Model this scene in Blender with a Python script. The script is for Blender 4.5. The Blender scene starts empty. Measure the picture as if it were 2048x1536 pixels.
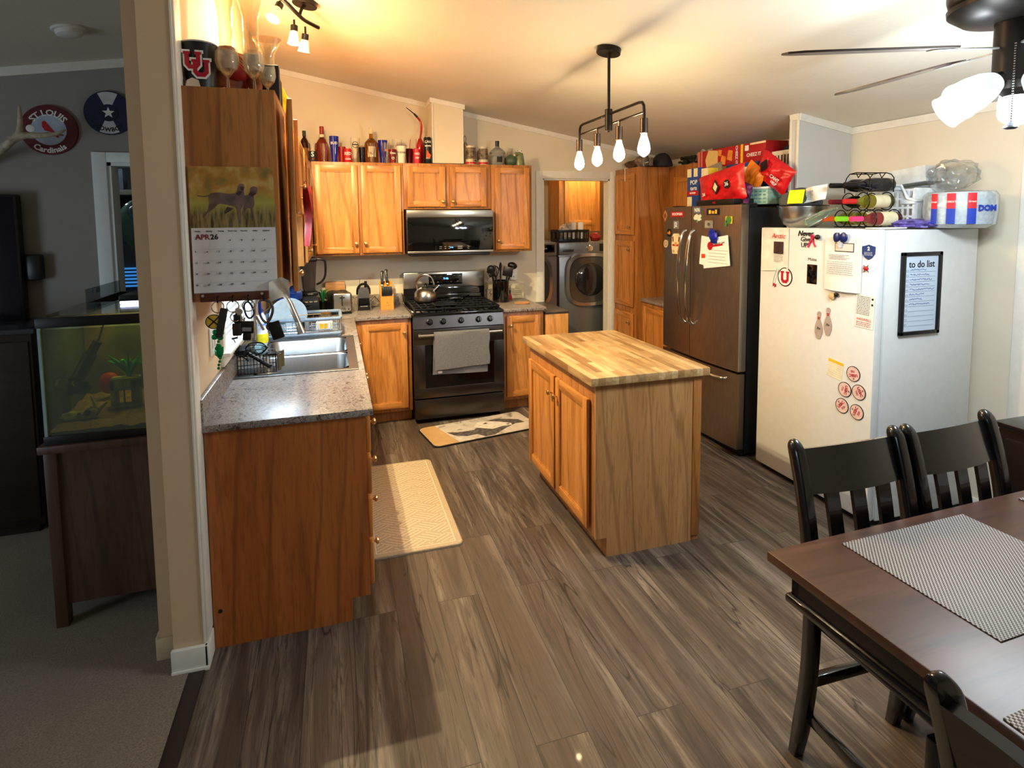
import bpy, bmesh, math, random
from mathutils import Vector, Matrix, noise as mnoise
random.seed(7)
PI=math.pi
COL=bpy.context.scene.collection
def RX(a):return Matrix.Rotation(math.radians(a),4,'X')
def RY(a):return Matrix.Rotation(math.radians(a),4,'Y')
def RZ(a):return Matrix.Rotation(math.radians(a),4,'Z')
def TR(x,y,z):return Matrix.Translation((x,y,z))
# ---------------------------------------------------------------- materials
MC={}
class N:
    """tiny node helper"""
    def __init__(s,name):
        s.m=bpy.data.materials.new(name);s.m.use_nodes=True;s.t=s.m.node_tree;s.b=s.t.nodes['Principled BSDF'];s.o=s.t.nodes['Material Output']
    def n(s,ty,**k):
        nd=s.t.nodes.new('ShaderNode'+ty)
        for a,v in k.items():
            if a in nd.inputs: nd.inputs[a].default_value=v
            else: setattr(nd,a,v)
        return nd
    def l(s,a,b): s.t.links.new(a,b)
    def co(s,scale=(1,1,1),rot=(0,0,0),rand=True):
        tc=s.n('TexCoord');mp=s.n('Mapping');mp.inputs['Scale'].default_value=scale;mp.inputs['Rotation'].default_value=rot
        if rand:
            oi=s.n('ObjectInfo');mu=s.n('VectorMath',operation='SCALE');mu.inputs['Scale'].default_value=7.
            cb=s.n('CombineXYZ');s.l(oi.outputs['Random'],cb.inputs[0]);s.l(oi.outputs['Random'],cb.inputs[1]);s.l(oi.outputs['Random'],cb.inputs[2])
            s.l(cb.outputs[0],mu.inputs[0]);ad=s.n('VectorMath',operation='ADD');s.l(tc.outputs['Object'],ad.inputs[0]);s.l(mu.outputs[0],ad.inputs[1]);s.l(ad.outputs[0],mp.inputs['Vector'])
        else: s.l(tc.outputs['Object'],mp.inputs['Vector'])
        return mp.outputs[0]
    def noise(s,vec,scale,detail=4,rough=.55,dist=0.):
        nd=s.n('TexNoise');nd.inputs['Scale'].default_value=scale;nd.inputs['Detail'].default_value=detail;nd.inputs['Roughness'].default_value=rough;nd.inputs['Distortion'].default_value=dist
        s.l(vec,nd.inputs['Vector']);return nd.outputs['Fac']
    def ramp(s,fac,stops):
        r=s.n('ValToRGB');e=r.color_ramp.elements
        while len(e)<len(stops): e.new(.5)
        for i,(p,c) in enumerate(stops): e[i].position=p;e[i].color=(*c,1) if len(c)==3 else c
        s.l(fac,r.inputs[0]);return r.outputs[0]
    def mix(s,fac,a,b,ty='MIX'):
        m=s.n('MixRGB',blend_type=ty)
        for i,x in ((0,fac),(1,a),(2,b)):
            if isinstance(x,(int,float)): m.inputs[i].default_value=x
            elif isinstance(x,tuple): m.inputs[i].default_value=(*x,1) if len(x)==3 else x
            else: s.l(x,m.inputs[i])
        return m.outputs[0]
    def bump(s,h,st=.2,d=.002):
        b=s.n('Bump');b.inputs['Strength'].default_value=st;b.inputs['Distance'].default_value=d;s.l(h,b.inputs['Height']);s.l(b.outputs[0],s.b.inputs['Normal'])
    def set(s,**k):
        for a,v in k.items():
            a=a.replace('_',' ')
            if hasattr(v,'links'): s.l(v,s.b.inputs[a])
            else: s.b.inputs[a].default_value=(*v,1) if isinstance(v,tuple) and len(v)==3 else v
        return s
def srgb(r,g,b):
    f=lambda c:(c/255/12.92 if c/255<=.04045 else ((c/255+.055)/1.055)**2.4)
    return (f(r),f(g),f(b))
def M(name,col,rough=.5,metal=0.,trans=0.,ior=1.45,emit=None,es=1.,var=.08,bump=0.,alpha=1.,coat=0.,sheen=0.,nscale=25):
    if name in MC: return MC[name]
    k=N(name);col=srgb(*col)
    if var>0 and not trans:
        v=k.noise(k.co(),nscale,3)
        d=tuple(max(0,c*(1-var*1.6)) for c in col);h=tuple(min(1,c*(1+var)) for c in col)
        k.set(Base_Color=k.ramp(v,[(.3,d),(.7,h)]))
        if bump: k.bump(v,bump)
    else: k.set(Base_Color=col)
    k.set(Roughness=rough,Metallic=metal,IOR=ior,Transmission_Weight=trans,Coat_Weight=coat,Alpha=alpha,Sheen_Weight=sheen)
    if emit: k.set(Emission_Color=srgb(*emit),Emission_Strength=es)
    MC[name]=k.m;return k.m
def wood(name,dark,mid,light,axis='z',rough=.42,scale=1.,coat=.15,dist=3.):
    if name in MC: return MC[name]
    k=N(name);st={'z':(1,1,.09),'x':(.09,1,1),'y':(1,.09,1)}[axis]
    v=k.co(tuple(a*scale for a in st))
    fine=k.noise(v,90,5,.6,.3);mid_=k.noise(v,14,4,.6,dist*.25)
    w=k.n('TexWave',wave_type='BANDS',bands_direction='DIAGONAL');w.inputs['Scale'].default_value=5;w.inputs['Distortion'].default_value=dist*2.2;w.inputs['Detail'].default_value=2;w.inputs['Detail Scale'].default_value=1.;k.l(v,w.inputs['Vector'])
    c=k.ramp(mid_,[(.22,srgb(*[.5*a+.5*b for a,b in zip(dark,mid)])),(.48,srgb(*mid)),(.74,srgb(*light))])
    c=k.mix(k.ramp(w.outputs['Fac'],[(.0,(.5,.5,.5)),(.09,(0,0,0))]),c,srgb(*dark))
    c=k.mix(k.ramp(fine,[(.38,(.3,.3,.3)),(.5,(0,0,0))]),c,srgb(*[x*.7 for x in dark]))
    k.set(Base_Color=c,Roughness=rough,Coat_Weight=coat,Coat_Roughness=.3);k.bump(fine,.12,.001)
    MC[name]=k.m;return k.m
OAK=wood('oak_cabinet',(116,64,24),(172,110,52),(190,130,66))
OAKD=wood('oak_door',(132,74,26),(192,126,58),(208,144,74))
OAKX=wood('oak_rail',(132,74,26),(192,126,58),(208,144,74),axis='x')
PINEX=wood('pine_rail',(170,95,30),(214,150,70),(228,170,95),axis='x')
PINE=wood('knotty_pine',(170,95,30),(214,150,70),(228,170,95))
DKW=wood('espresso_wood',(20,13,10),(34,22,17),(44,30,24),axis='x',rough=.3,coat=.3)
TBL=wood('table_walnut',(50,28,17),(70,42,28),(86,54,38),axis='x',rough=.4,coat=.12)
STW=wood('stand_wood',(50,32,24),(78,52,40),(92,64,50))
BRD=wood('board_wood',(150,100,55),(188,140,90),(200,155,105),axis='x')
BLK=M('black_plastic',(16,16,18),.35,var=.05);BLKG=M('black_gloss',(6,6,8),.06,coat=.6,var=0);BLKM=M('black_metal',(20,19,20),.35,.7,var=.05)
BLKW=M('black_lacquer',(13,12,14),.22,coat=.5,var=.1)
WHT=M('white_plastic',(232,232,228),.4,var=.03);WTR=M('white_trim',(228,224,214),.5,var=.03);PAP=M('paper_white',(238,238,236),.8,var=.02)
WFR=M('white_enamel',(226,228,228),.28,coat=.3,var=.02)
GOLD=M('brushed_nickel_knob',(200,170,120),.3,.9,var=.04)
CHR=M('chrome',(215,215,215),.14,1.,var=.03)
def steel(name,col,rough=.28,axis=(1,1,60)):
    k=N(name);v=k.noise(k.co(axis),12,3);c=srgb(*col)
    k.set(Base_Color=k.ramp(v,[(.3,tuple(x*.82 for x in c)),(.7,c)]),Metallic=1.,Roughness=rough);k.bump(v,.03,.0005);MC[name]=k.m;return k.m
SST=steel('stainless',(190,188,184));DST=steel('dark_stainless',(86,82,82),.32,(60,60,1));SINK=steel('sink_steel',(140,144,146),.34,(40,1,1));FST=steel('fridge_steel',(168,154,142),.36,(1,60,1))
GLS=M('clear_glass',(255,255,255),.02,trans=1.,var=0);
def clear(name,col,a,rough=.03):
    """thin clear glass: transparent with fresnel-weighted gloss"""
    k=N(name);tr=k.n('BsdfTransparent');tr.inputs[0].default_value=(*srgb(*col),1);gl_=k.n('BsdfGlossy');gl_.inputs['Roughness'].default_value=rough
    lw=k.n('LayerWeight');lw.inputs['Blend'].default_value=.35;mu=k.n('Math',operation='MULTIPLY_ADD');mu.inputs[1].default_value=.6;mu.inputs[2].default_value=a;k.l(lw.outputs['Facing'],mu.inputs[0])
    mx=k.n('MixShader');k.l(mu.outputs[0],mx.inputs[0]);k.l(tr.outputs[0],mx.inputs[1]);k.l(gl_.outputs[0],mx.inputs[2]);k.l(mx.outputs[0],k.o.inputs[0]);MC[name]=k.m;return k.m
def thin(name,col,a,rough=.05,spec=.5):
    """thin clear film / pane: transparent with a glossy share"""
    if name in MC: return MC[name]
    k=N(name);tr=k.n('BsdfTransparent');tr.inputs[0].default_value=(*srgb(*col),1)
    k.set(Base_Color=srgb(*col),Roughness=rough);mx=k.n('MixShader');mx.inputs[0].default_value=a
    k.l(tr.outputs[0],mx.inputs[1]);k.l(k.b.outputs[0],mx.inputs[2]);k.l(mx.outputs[0],k.o.inputs[0]);MC[name]=k.m;return k.m
FILM=clear('clear_film',(244,247,250),.10,.12);TGL=clear('thin_glass',(240,244,244),.06);VGL=clear('vase_glass',(250,247,238),.08)
def bulbm(name,col,es,a=.6):
    k=N(name);tr=k.n('BsdfTransparent');em=k.n('Emission');em.inputs[0].default_value=(*col,1);em.inputs[1].default_value=es
    mx=k.n('MixShader');mx.inputs[0].default_value=a;k.l(tr.outputs[0],mx.inputs[1]);k.l(em.outputs[0],mx.inputs[2]);k.l(mx.outputs[0],k.o.inputs[0]);MC[name]=k.m;return k.m
# ---------------------------------------------------------------- geometry
class G:
    def __init__(s): s.b=bmesh.new();s.mi=0;s.X=Matrix()
    def _f(s,vs,fs,m=None):
        A=s.X if m is None else s.X@m
        v=[s.b.verts.new(A@Vector(p)) for p in vs]
        for f in fs:
            try: q=s.b.faces.new([v[i] for i in f]);q.material_index=s.mi;q.smooth=True
            except ValueError: pass
        return v
    def box(s,x0,y0,z0,x1,y1,z1,bev=0.,m=None,seg=2):
        if x0>x1:x0,x1=x1,x0
        if y0>y1:y0,y1=y1,y0
        if z0>z1:z0,z1=z1,z0
        if bev<=0:
            s._f([(x0,y0,z0),(x1,y0,z0),(x1,y1,z0),(x0,y1,z0),(x0,y0,z1),(x1,y0,z1),(x1,y1,z1),(x0,y1,z1)],[(0,3,2,1),(4,5,6,7),(0,1,5,4),(1,2,6,5),(2,3,7,6),(3,0,4,7)],m);return s
        t=bmesh.new();bmesh.ops.create_cube(t,size=1)
        for v in t.verts: v.co=Vector(((x0+x1)/2+v.co.x*(x1-x0),(y0+y1)/2+v.co.y*(y1-y0),(z0+z1)/2+v.co.z*(z1-z0)))
        bmesh.ops.bevel(t,geom=t.edges[:],offset=min(bev,.49*min(x1-x0,y1-y0,z1-z0)),segments=seg,affect='EDGES',profile=.5)
        t.verts.index_update();n0=len(s.b.faces);s._f([v.co[:] for v in t.verts],[[v.index for v in f.verts] for f in t.faces],m)
        fl=[max(abs(c) for c in f.normal)>.999 for f in t.faces];s.b.faces.ensure_lookup_table()
        for i,q in enumerate(fl):
            if q and n0+i<len(s.b.faces): s.b.faces[n0+i].smooth=False
        t.free();return s
    def lathe(s,prof,c=(0,0,0),seg=24,m=None,a0=0,a1=360):
        vs=[];full=abs(a1-a0)>=360;n=seg if full else seg+1
        for r,z in prof:
            for i in range(n):
                a=math.radians(a0+(a1-a0)*i/seg);vs.append((c[0]+r*math.cos(a),c[1]+r*math.sin(a),c[2]+z))
        fs=[]
        for j in range(len(prof)-1):
            for i in range(seg):
                k=(i+1)%n;fs.append((j*n+i,j*n+k,(j+1)*n+k,(j+1)*n+i))
        if full:
            if prof[0][0]>1e-6: fs.append(tuple(range(n-1,-1,-1)))
            if prof[-1][0]>1e-6: fs.append(tuple((len(prof)-1)*n+i for i in range(n)))
        s._f(vs,fs,m);return s
    def open_lathe(s,prof,c=(0,0,0),seg=24,m=None):
        vs=[];fs=[]
        for r,z in prof:
            for i in range(seg):
                a=2*PI*i/seg;vs.append((c[0]+r*math.cos(a),c[1]+r*math.sin(a),c[2]+z))
        for j in range(len(prof)-1):
            for i in range(seg):
                k=(i+1)%seg;fs.append((j*seg+i,j*seg+k,(j+1)*seg+k,(j+1)*seg+i))
        s._f(vs,fs,m);return s
    def cyl(s,c,r,h,seg=20,m=None,r2=None,bev=0):
        r2=r if r2 is None else r2
        p=[(r,0),(r2,h)] if not bev else [(r-bev,0),(r,bev),(r2,h-bev),(r2-bev,h)]
        return s.lathe(p,c,seg,m)
    def rod(s,a,b,r,seg=10,r2=None):
        a=Vector(a);b=Vector(b);d=b-a;q=Vector((0,0,1)).rotation_difference(d).to_matrix().to_4x4()
        return s.cyl((0,0,0),r,d.length,seg,Matrix.Translation(a)@q,r2)
    def tube(s,pts,r,seg=8,closed=False,sub=0):
        P=[Vector(p) for p in pts]
        if sub:
            Q=[];n=len(P)
            for i in range(n if closed else n-1):
                p0=P[(i-1)%n] if closed or i>0 else P[0];p1=P[i];p2=P[(i+1)%n];p3=P[(i+2)%n] if closed or i+2<n else P[-1]
                for k in range(sub):
                    t=k/sub;Q.append(.5*((2*p1)+(p2-p0)*t+(2*p0-5*p1+4*p2-p3)*t*t+(3*p1-p0-3*p2+p3)*t**3))
            if not closed: Q.append(P[-1])
            P=Q
        n=len(P);vs=[];up=None;R=r if callable(r) else (lambda t:r)
        for i,p in enumerate(P):
            d=((P[(i+1)%n]-P[i-1]) if closed else (P[min(i+1,n-1)]-P[max(i-1,0)])).normalized()
            if up is None: up=d.orthogonal().normalized()
            else:
                up=(up-d*up.dot(d));up=up.normalized() if up.length>1e-6 else d.orthogonal().normalized()
            sd=d.cross(up);rr=R(i/max(1,n-1))
            for k in range(seg):
                a=2*PI*k/seg;vs.append(tuple(p+(up*math.cos(a)+sd*math.sin(a))*rr))
        fs=[]
        for i in range(n if closed else n-1):
            j=(i+1)%n
            for k in range(seg):
                l=(k+1)%seg;fs.append((i*seg+k,i*seg+l,j*seg+l,j*seg+k))
        if not closed: fs.append(tuple(range(seg-1,-1,-1)));fs.append(tuple((n-1)*seg+k for k in range(seg)))
        s._f(vs,fs);return s
    def sph(s,c,r,seg=16,m=None,half=None):
        rx,ry,rz=(r,r,r) if isinstance(r,(int,float)) else r
        vs=[];rings=seg//2
        for j in range(rings+1):
            t=-PI/2+PI*j/rings
            for i in range(seg):
                a=2*PI*i/seg;vs.append((c[0]+rx*math.cos(t)*math.cos(a),c[1]+ry*math.cos(t)*math.sin(a),c[2]+rz*math.sin(t)))
        fs=[(j*seg+i,j*seg+(i+1)%seg,(j+1)*seg+(i+1)%seg,(j+1)*seg+i) for j in range(rings) for i in range(seg)]
        s._f(vs,fs,m);bmesh.ops.remove_doubles(s.b,verts=s.b.verts[:],dist=1e-6);return s
    def prism(s,pts,d0,d1,m=None):
        """polygon in local x,z extruded along y from d0 to d1"""
        n=len(pts);vs=[(p[0],d0,p[1]) for p in pts]+[(p[0],d1,p[1]) for p in pts]
        fs=[tuple(range(n)),tuple(range(2*n-1,n-1,-1))]+[(i,n+i,n+(i+1)%n,(i+1)%n) for i in range(n)]
        s._f(vs,fs,m);return s
    def sheet(s,fn,nu,nv,th=0.):
        P=[[Vector(fn(i/nu,j/nv)) for j in range(nv+1)] for i in range(nu+1)]
        vs=[tuple(P[i][j]) for i in range(nu+1) for j in range(nv+1)];w=nv+1
        fs=[(i*w+j,(i+1)*w+j,(i+1)*w+j+1,i*w+j+1) for i in range(nu) for j in range(nv)]
        if th:
            N_=[]
            for i in range(nu+1):
                for j in range(nv+1):
                    a=P[min(i+1,nu)][j]-P[max(i-1,0)][j];b=P[i][min(j+1,nv)]-P[i][max(j-1,0)];nn=a.cross(b);nn=nn.normalized() if nn.length>1e-9 else Vector((0,0,1));N_.append(tuple(P[i][j]-nn*th))
            k=len(vs);vs+=N_;fs+=[tuple(reversed([q+k for q in f])) for f in fs]
            for i in range(nu): fs.append((i*w,i*w+k,(i+1)*w+k,(i+1)*w));fs.append((i*w+nv,(i+1)*w+nv,(i+1)*w+nv+k,i*w+nv+k))
            for j in range(nv): fs.append((j,j+1,j+1+k,j+k));fs.append((nu*w+j,nu*w+j+k,nu*w+j+1+k,nu*w+j+1))
        s._f(vs,fs);return s
    def blob(s,c,r,seg=20,amp=.15,freq=3.,seed=0,m=None,flat=None):
        """lumpy closed shape"""
        rx,ry,rz=(r,r,r) if isinstance(r,(int,float)) else r;vs=[];rings=seg//2
        for j in range(rings+1):
            t=-PI/2+PI*j/rings
            for i in range(seg):
                a=2*PI*i/seg;d=Vector((math.cos(t)*math.cos(a),math.cos(t)*math.sin(a),math.sin(t)))
                k=1+amp*mnoise.noise(d*freq+Vector((seed*3.1,seed,0)))*2
                p=Vector((rx*d.x,ry*d.y,rz*d.z))*k
                if flat is not None: p.z=max(p.z,-flat)
                vs.append((c[0]+p.x,c[1]+p.y,c[2]+p.z))
        s._f(vs,[(j*seg+i,j*seg+(i+1)%seg,(j+1)*seg+(i+1)%seg,(j+1)*seg+i) for j in range(rings) for i in range(seg)],m)
        return s
    def to(s,name,mat,parent=None,loc=None,ang=35,rot=None):
        bmesh.ops.remove_doubles(s.b,verts=s.b.verts[:],dist=1e-6)
        bmesh.ops.recalc_face_normals(s.b,faces=s.b.faces[:])
        me=bpy.data.meshes.new(name);s.b.to_mesh(me);s.b.free()
        for x in (mat if isinstance(mat,(list,tuple)) else [mat]): me.materials.append(x)
        me.set_sharp_from_angle(angle=math.radians(ang))
        o=bpy.data.objects.new(name,me);COL.objects.link(o)
        if parent: o.parent=parent
        if loc: o.location=loc
        if rot: o.rotation_euler=[math.radians(a) for a in rot]
        return o
def tag(o,label,cat,group=None,kind=None):
    o['label']=label;o['category']=cat
    if group:o['group']=group
    if kind:o['kind']=kind
    return o
def T(name,label,cat,loc=(0,0,0),rz=0,group=None,rot=None):
    o=bpy.data.objects.new(name,None);COL.objects.link(o);o.location=loc;o.empty_display_size=.05
    o.rotation_euler=(0,0,math.radians(rz)) if rot is None else [math.radians(a) for a in rot]
    return tag(o,label,cat,group)
def ST(name,g,mat,**k):
    o=g.to(name,mat,**k);o['kind']='structure';return o
def text(name,s,size,mat,parent=None,loc=(0,0,0),rot=(90,0,0),ex=.0006,align='CENTER',wrap=None,sx=1.,shear=0.,bold=0.,arc=None):
    c=bpy.data.curves.new(name,'FONT');c.body=s;c.size=size;c.extrude=ex;c.align_x=align;c.align_y='CENTER';c.shear=shear;c.offset=bold;c.resolution_u=2
    o=bpy.data.objects.new(name,c);COL.objects.link(o);bpy.context.view_layer.update()
    me=bpy.data.meshes.new_from_object(o.evaluated_get(bpy.context.evaluated_depsgraph_get()));bpy.data.objects.remove(o)
    me.name=name
    for v in me.vertices:
        v.co.x*=sx
        if wrap: # text lies in xy, wrap about the y axis at radius wrap, z outwards
            a=v.co.x/wrap;r=wrap+v.co.z;v.co.x=r*math.sin(a);v.co.z=r*math.cos(a)-wrap
        if arc: # text follows a circle of radius arc (positive: over the top)
            a=v.co.x/abs(arc);r=arc+v.co.y;v.co.x=(r*math.sin(a)) if arc>0 else (-r*math.sin(a));v.co.y=r*math.cos(a) if arc>0 else r*math.cos(a)
    me.materials.clear();me.materials.append(mat)
    o=bpy.data.objects.new(name,me);COL.objects.link(o);o.location=loc;o.rotation_euler=[math.radians(a) for a in rot]
    if parent:o.parent=parent
    return o
def item(name,label,cat,loc,parts,rz=0,group=None,rot=None):
    """parts: [(name,G,mat)...]; one part gives a single tagged mesh"""
    if len(parts)==1:
        n,g,m=parts[0];o=g.to(name,m,loc=loc);o.rotation_euler=(0,0,math.radians(rz)) if rot is None else [math.radians(a) for a in rot];return tag(o,label,cat,group)
    t=T(name,label,cat,loc,rz,group,rot)
    for n,g,m in parts: g.to(n,m,t)
    return t
def dup(root,loc,label=None,rz=None,group=None):
    r=root.copy();COL.objects.link(r);r.location=loc
    if rz is not None:r.rotation_euler=(0,0,math.radians(rz))
    if label:r['label']=label
    if group:r['group']=group
    for ch in list(root.children):
        c=ch.copy();COL.objects.link(c);c.parent=r
        for gch in list(ch.children):
            d=gch.copy();COL.objects.link(d);d.parent=c
    return r
# ================================================================ CAMERA
BW=2.90; WX=3.934; CZ=.905
def CEIL(x): return 2.981-.18*x if x>=0 else 2.746+.148*x
cam=bpy.data.cameras.new('camera');co=bpy.data.objects.new('camera',cam);COL.objects.link(co);bpy.context.scene.camera=co
y_,p_,r_=[math.radians(a) for a in (16.5816,4.6242,-.5694)]
F_=Vector((math.sin(y_)*math.cos(p_),math.cos(y_)*math.cos(p_),-math.sin(p_)));R0=Vector((math.cos(y_),-math.sin(y_),0));U0=R0.cross(F_)
R1=R0*math.cos(r_)+U0*math.sin(r_);U1=-R0*math.sin(r_)+U0*math.cos(r_)
mt=Matrix((R1,U1,-F_)).transposed().to_4x4();mt.translation=(.5199,-2.3495,1.6729);co.matrix_world=mt
cam.sensor_width=36;cam.lens=1133.59*36/2048;cam.shift_x=(1024-1009.12)/2048;cam.shift_y=(530.09-768)/2048;cam.clip_start=.02
# ================================================================ SHELL MATERIALS
def wallmat(name,col,bump=.12,sc=60):
    k=N(name);v=k.noise(k.co(rand=False),sc,4);w=k.noise(k.co(rand=False),2.5,2);c=srgb(*col)
    k.set(Base_Color=k.ramp(w,[(.3,tuple(x*.95 for x in c)),(.7,c)]),Roughness=.75);k.bump(v,bump,.003);return k.m
WALL=wallmat('wall_paint',(222,212,192));PILW=wallmat('partition_paint',(214,188,154));CEILM=wallmat('ceiling_paint',(226,220,206),.35,45);LWALL=wallmat('living_wall_paint',(150,146,142))
# vinyl planks, boards running away from the camera
k=N('vinyl_plank');v=k.co(rot=(0,0,math.radians(90)),rand=False)
br=k.n('TexBrick');br.offset=.37;br.inputs['Scale'].default_value=1;br.inputs['Brick Width'].default_value=1.22;br.inputs['Row Height'].default_value=.18;br.inputs['Mortar Size'].default_value=.0016;br.inputs['Mortar Smooth'].default_value=.2;br.inputs['Bias'].default_value=0
br.inputs['Color1'].default_value=(0,0,0,1);br.inputs['Color2'].default_value=(1,1,1,1);br.inputs['Mortar'].default_value=(.5,.5,.5,1);k.l(v,br.inputs['Vector'])
off=k.n('VectorMath',operation='SCALE');off.inputs['Scale'].default_value=6.;k.l(br.outputs['Color'],off.inputs[0])
tc=k.co((1.15,.075,1),rand=False);ad=k.n('VectorMath',operation='ADD');k.l(tc,ad.inputs[0]);k.l(off.outputs[0],ad.inputs[1]);vv=ad.outputs[0]
n1=k.noise(vv,9,8,.72,1.1);n2=k.noise(vv,46,6,.7,.8);n3=k.noise(vv,3.6,4,.6,1.2)
c=k.ramp(n1,[(.35,srgb(34,29,27)),(.46,srgb(74,64,57)),(.56,srgb(106,95,85)),(.68,srgb(156,143,128))])
c=k.mix(k.ramp(n3,[(.42,(0,0,0)),(.62,(.6,.6,.6))]),c,srgb(74,56,43))
c=k.mix(k.ramp(n2,[(.38,(.85,.85,.85)),(.48,(0,0,0))]),c,srgb(50,40,35))
c=k.mix(k.ramp(br.outputs['Color'],[(0,(.0,.0,.0)),(1,(.28,.28,.28))]),c,srgb(118,104,92))
crk=k.noise(vv,8,2,.5,1.2);msk=k.noise(vv,2.3,2,.5);c=k.mix(k.mix(k.ramp(msk,[(.46,(0,0,0)),(.52,(1,1,1))]),(0,0,0),k.ramp(crk,[(.49,(0,0,0)),(.5,(.95,.95,.95)),(.51,(0,0,0))])),c,srgb(30,24,22))
c=k.mix(k.ramp(br.outputs['Fac'],[(0,(0,0,0)),(.6,(.8,.8,.8))]),c,srgb(34,28,25))
k.set(Base_Color=c,Roughness=k.ramp(n2,[(.2,(.62,.62,.62)),(.8,(.42,.42,.42))]),Coat_Weight=.05);k.bump(n2,.15,.002);FLM=k.m
k=N('carpet_pile');v=k.co(rand=False);a=k.noise(v,150,4,.8);b=k.noise(v,5,3)
k.set(Base_Color=k.mix(k.ramp(b,[(.35,(0,0,0)),(.65,(.6,.6,.6))]),k.ramp(a,[(.3,srgb(84,72,60)),(.7,srgb(158,140,118))]),srgb(120,104,84)),Roughness=.95,Sheen_Weight=.2);k.bump(a,.9,.006);CARP=k.m
# laminate counter
k=N('granite_laminate');v=k.co(rand=False);a=k.noise(v,20,8,.76,2.4);b=k.noise(v,95,5,.7,.8)
c=k.ramp(a,[(.34,srgb(34,28,27)),(.43,srgb(62,53,50)),(.49,srgb(188,180,173)),(.53,srgb(84,74,69)),(.575,srgb(192,184,176)),(.63,srgb(46,39,37))])
c=k.mix(k.ramp(b,[(.45,(0,0,0)),(.6,(.7,.7,.7))]),c,srgb(92,78,70))
k.set(Base_Color=c,Roughness=.4,Coat_Weight=.25,Coat_Roughness=.35);CTR=k.m
# butcher block: strips along y
k=N('butcher_block');v=k.co(rot=(0,0,math.radians(90)),rand=False)
br=k.n('TexBrick');br.offset=.43;br.inputs['Scale'].default_value=1;br.inputs['Brick Width'].default_value=.33;br.inputs['Row Height'].default_value=.036;br.inputs['Mortar Size'].default_value=.0004;br.inputs['Bias'].default_value=0
br.inputs['Color1'].default_value=(0,0,0,1);br.inputs['Color2'].default_value=(1,1,1,1);k.l(v,br.inputs['Vector'])
sc=k.n('VectorMath',operation='SCALE');sc.inputs['Scale'].default_value=5.;k.l(br.outputs['Color'],sc.inputs[0]);tc=k.co((1,.12,1),rand=False);ad=k.n('VectorMath',operation='ADD');k.l(tc,ad.inputs[0]);k.l(sc.outputs[0],ad.inputs[1])
n1=k.noise(ad.outputs[0],40,4,.6,.6);n2=k.noise(ad.outputs[0],9,3,.5,1.)
c=k.ramp(br.outputs['Color'],[(0,srgb(150,112,68)),(.35,srgb(196,158,104)),(.7,srgb(214,182,130)),(1,srgb(170,130,82))])
c=k.mix(k.ramp(n2,[(.35,(.6,.6,.6)),(.5,(0,0,0))]),c,srgb(120,84,48));c=k.mix(k.ramp(n1,[(.4,(.35,.35,.35)),(.55,(0,0,0))]),c,srgb(110,78,46))
k.set(Base_Color=c,Roughness=.42,Coat_Weight=.15);BUT=k.m
# ================================================================ SHELL
ST('floor',G().box(0,-4.2,-.05,WX+.1,BW+1.5,0),FLM)
cf=G();cf.sheet(lambda u,v:(-5+4.945*u,-4.2+6.6*v,.008),1,1,.05);ST('carpet_floor',cf,CARP)
ST('trim_1',G().box(-.055,-4.2,-.01,0,-.1,.006,.002),M('transition_strip',(46,34,32),.5))
def ceilg(x0,x1,y0,y1):
    g=G();g._f([(x0,y0,CEIL(x0)),(x1,y0,CEIL(x1)),(x1,y1,CEIL(x1)),(x0,y1,CEIL(x0)),(x0,y0,CEIL(x0)+.1),(x1,y0,CEIL(x1)+.1),(x1,y1,CEIL(x1)+.1),(x0,y1,CEIL(x0)+.1)],[(0,1,2,3),(7,6,5,4),(0,4,5,1),(1,5,6,2),(2,6,7,3),(3,7,4,0)]);return g
ST('ceiling',ceilg(0,WX+.1,-4.2,BW+.1),CEILM);ST('ceiling_living',ceilg(-5,-.0001,-4.2,1.75),CEILM)
def wallprism(name,pts,y0,y1,mat=WALL): return ST(name,G().prism(pts,y0,y1),mat)
def wp(x0,x1,z0=0.,inset=0.): # polygon under the ceiling
    return [(x0,z0),(x1,z0),(x1,CEIL(x1)+.02),(x0,CEIL(x0)+.02)]
DX0,DX1,DZ=2.48,3.20,2.065
g=G();g.prism(wp(0,DX0),BW,BW+.1);g.box(-.1,BW,0,0,BW+.1,2.98);g.prism(wp(DX0,DX1,DZ),BW,BW+.1);g.prism(wp(DX1,WX+.1),BW,BW+.1);ST('wall_back',g,WALL)
ST('wall_right',G().box(WX,-4.2,0,WX+.1,BW+.1,CEIL(WX)+.02),WALL)
ST('wall_front',G().prism(wp(-5,0)+[],-4.3,-4.2),WALL);ST('wall_front_dining',G().prism(wp(0,WX+.1),-4.3,-4.2),WALL)
# left wall with window opening
WY0,WY1,WZ0,WZ1=.52,1.48,1.07,1.66
g=G();g.box(-.105,-.095,0,0,WY0,3.0);g.box(-.105,WY1,0,0,BW,3.0);g.box(-.105,WY0,0,0,WY1,WZ0);g.box(-.105,WY0,WZ1,0,WY1,3.0);ST('wall_left',g,PILW)
ST('wall_left_return',G().box(-.175,-.005,0,-.105,1.62,2.99),PILW)
# marriage wall beyond the back of the living room and its door
LDX0,LDX1,LDZ=-.775,-.2,2.035
g=G();g.prism(wp(-5,LDX0),1.62,1.72);g.prism(wp(LDX0,LDX1,LDZ),1.62,1.72);g.prism(wp(LDX1,-.1),1.62,1.72);ST('wall_living',g,LWALL)
ST('wall_living_far',G().box(-5.1,-4.2,0,-5,1.72,2.2),LWALL)
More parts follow.
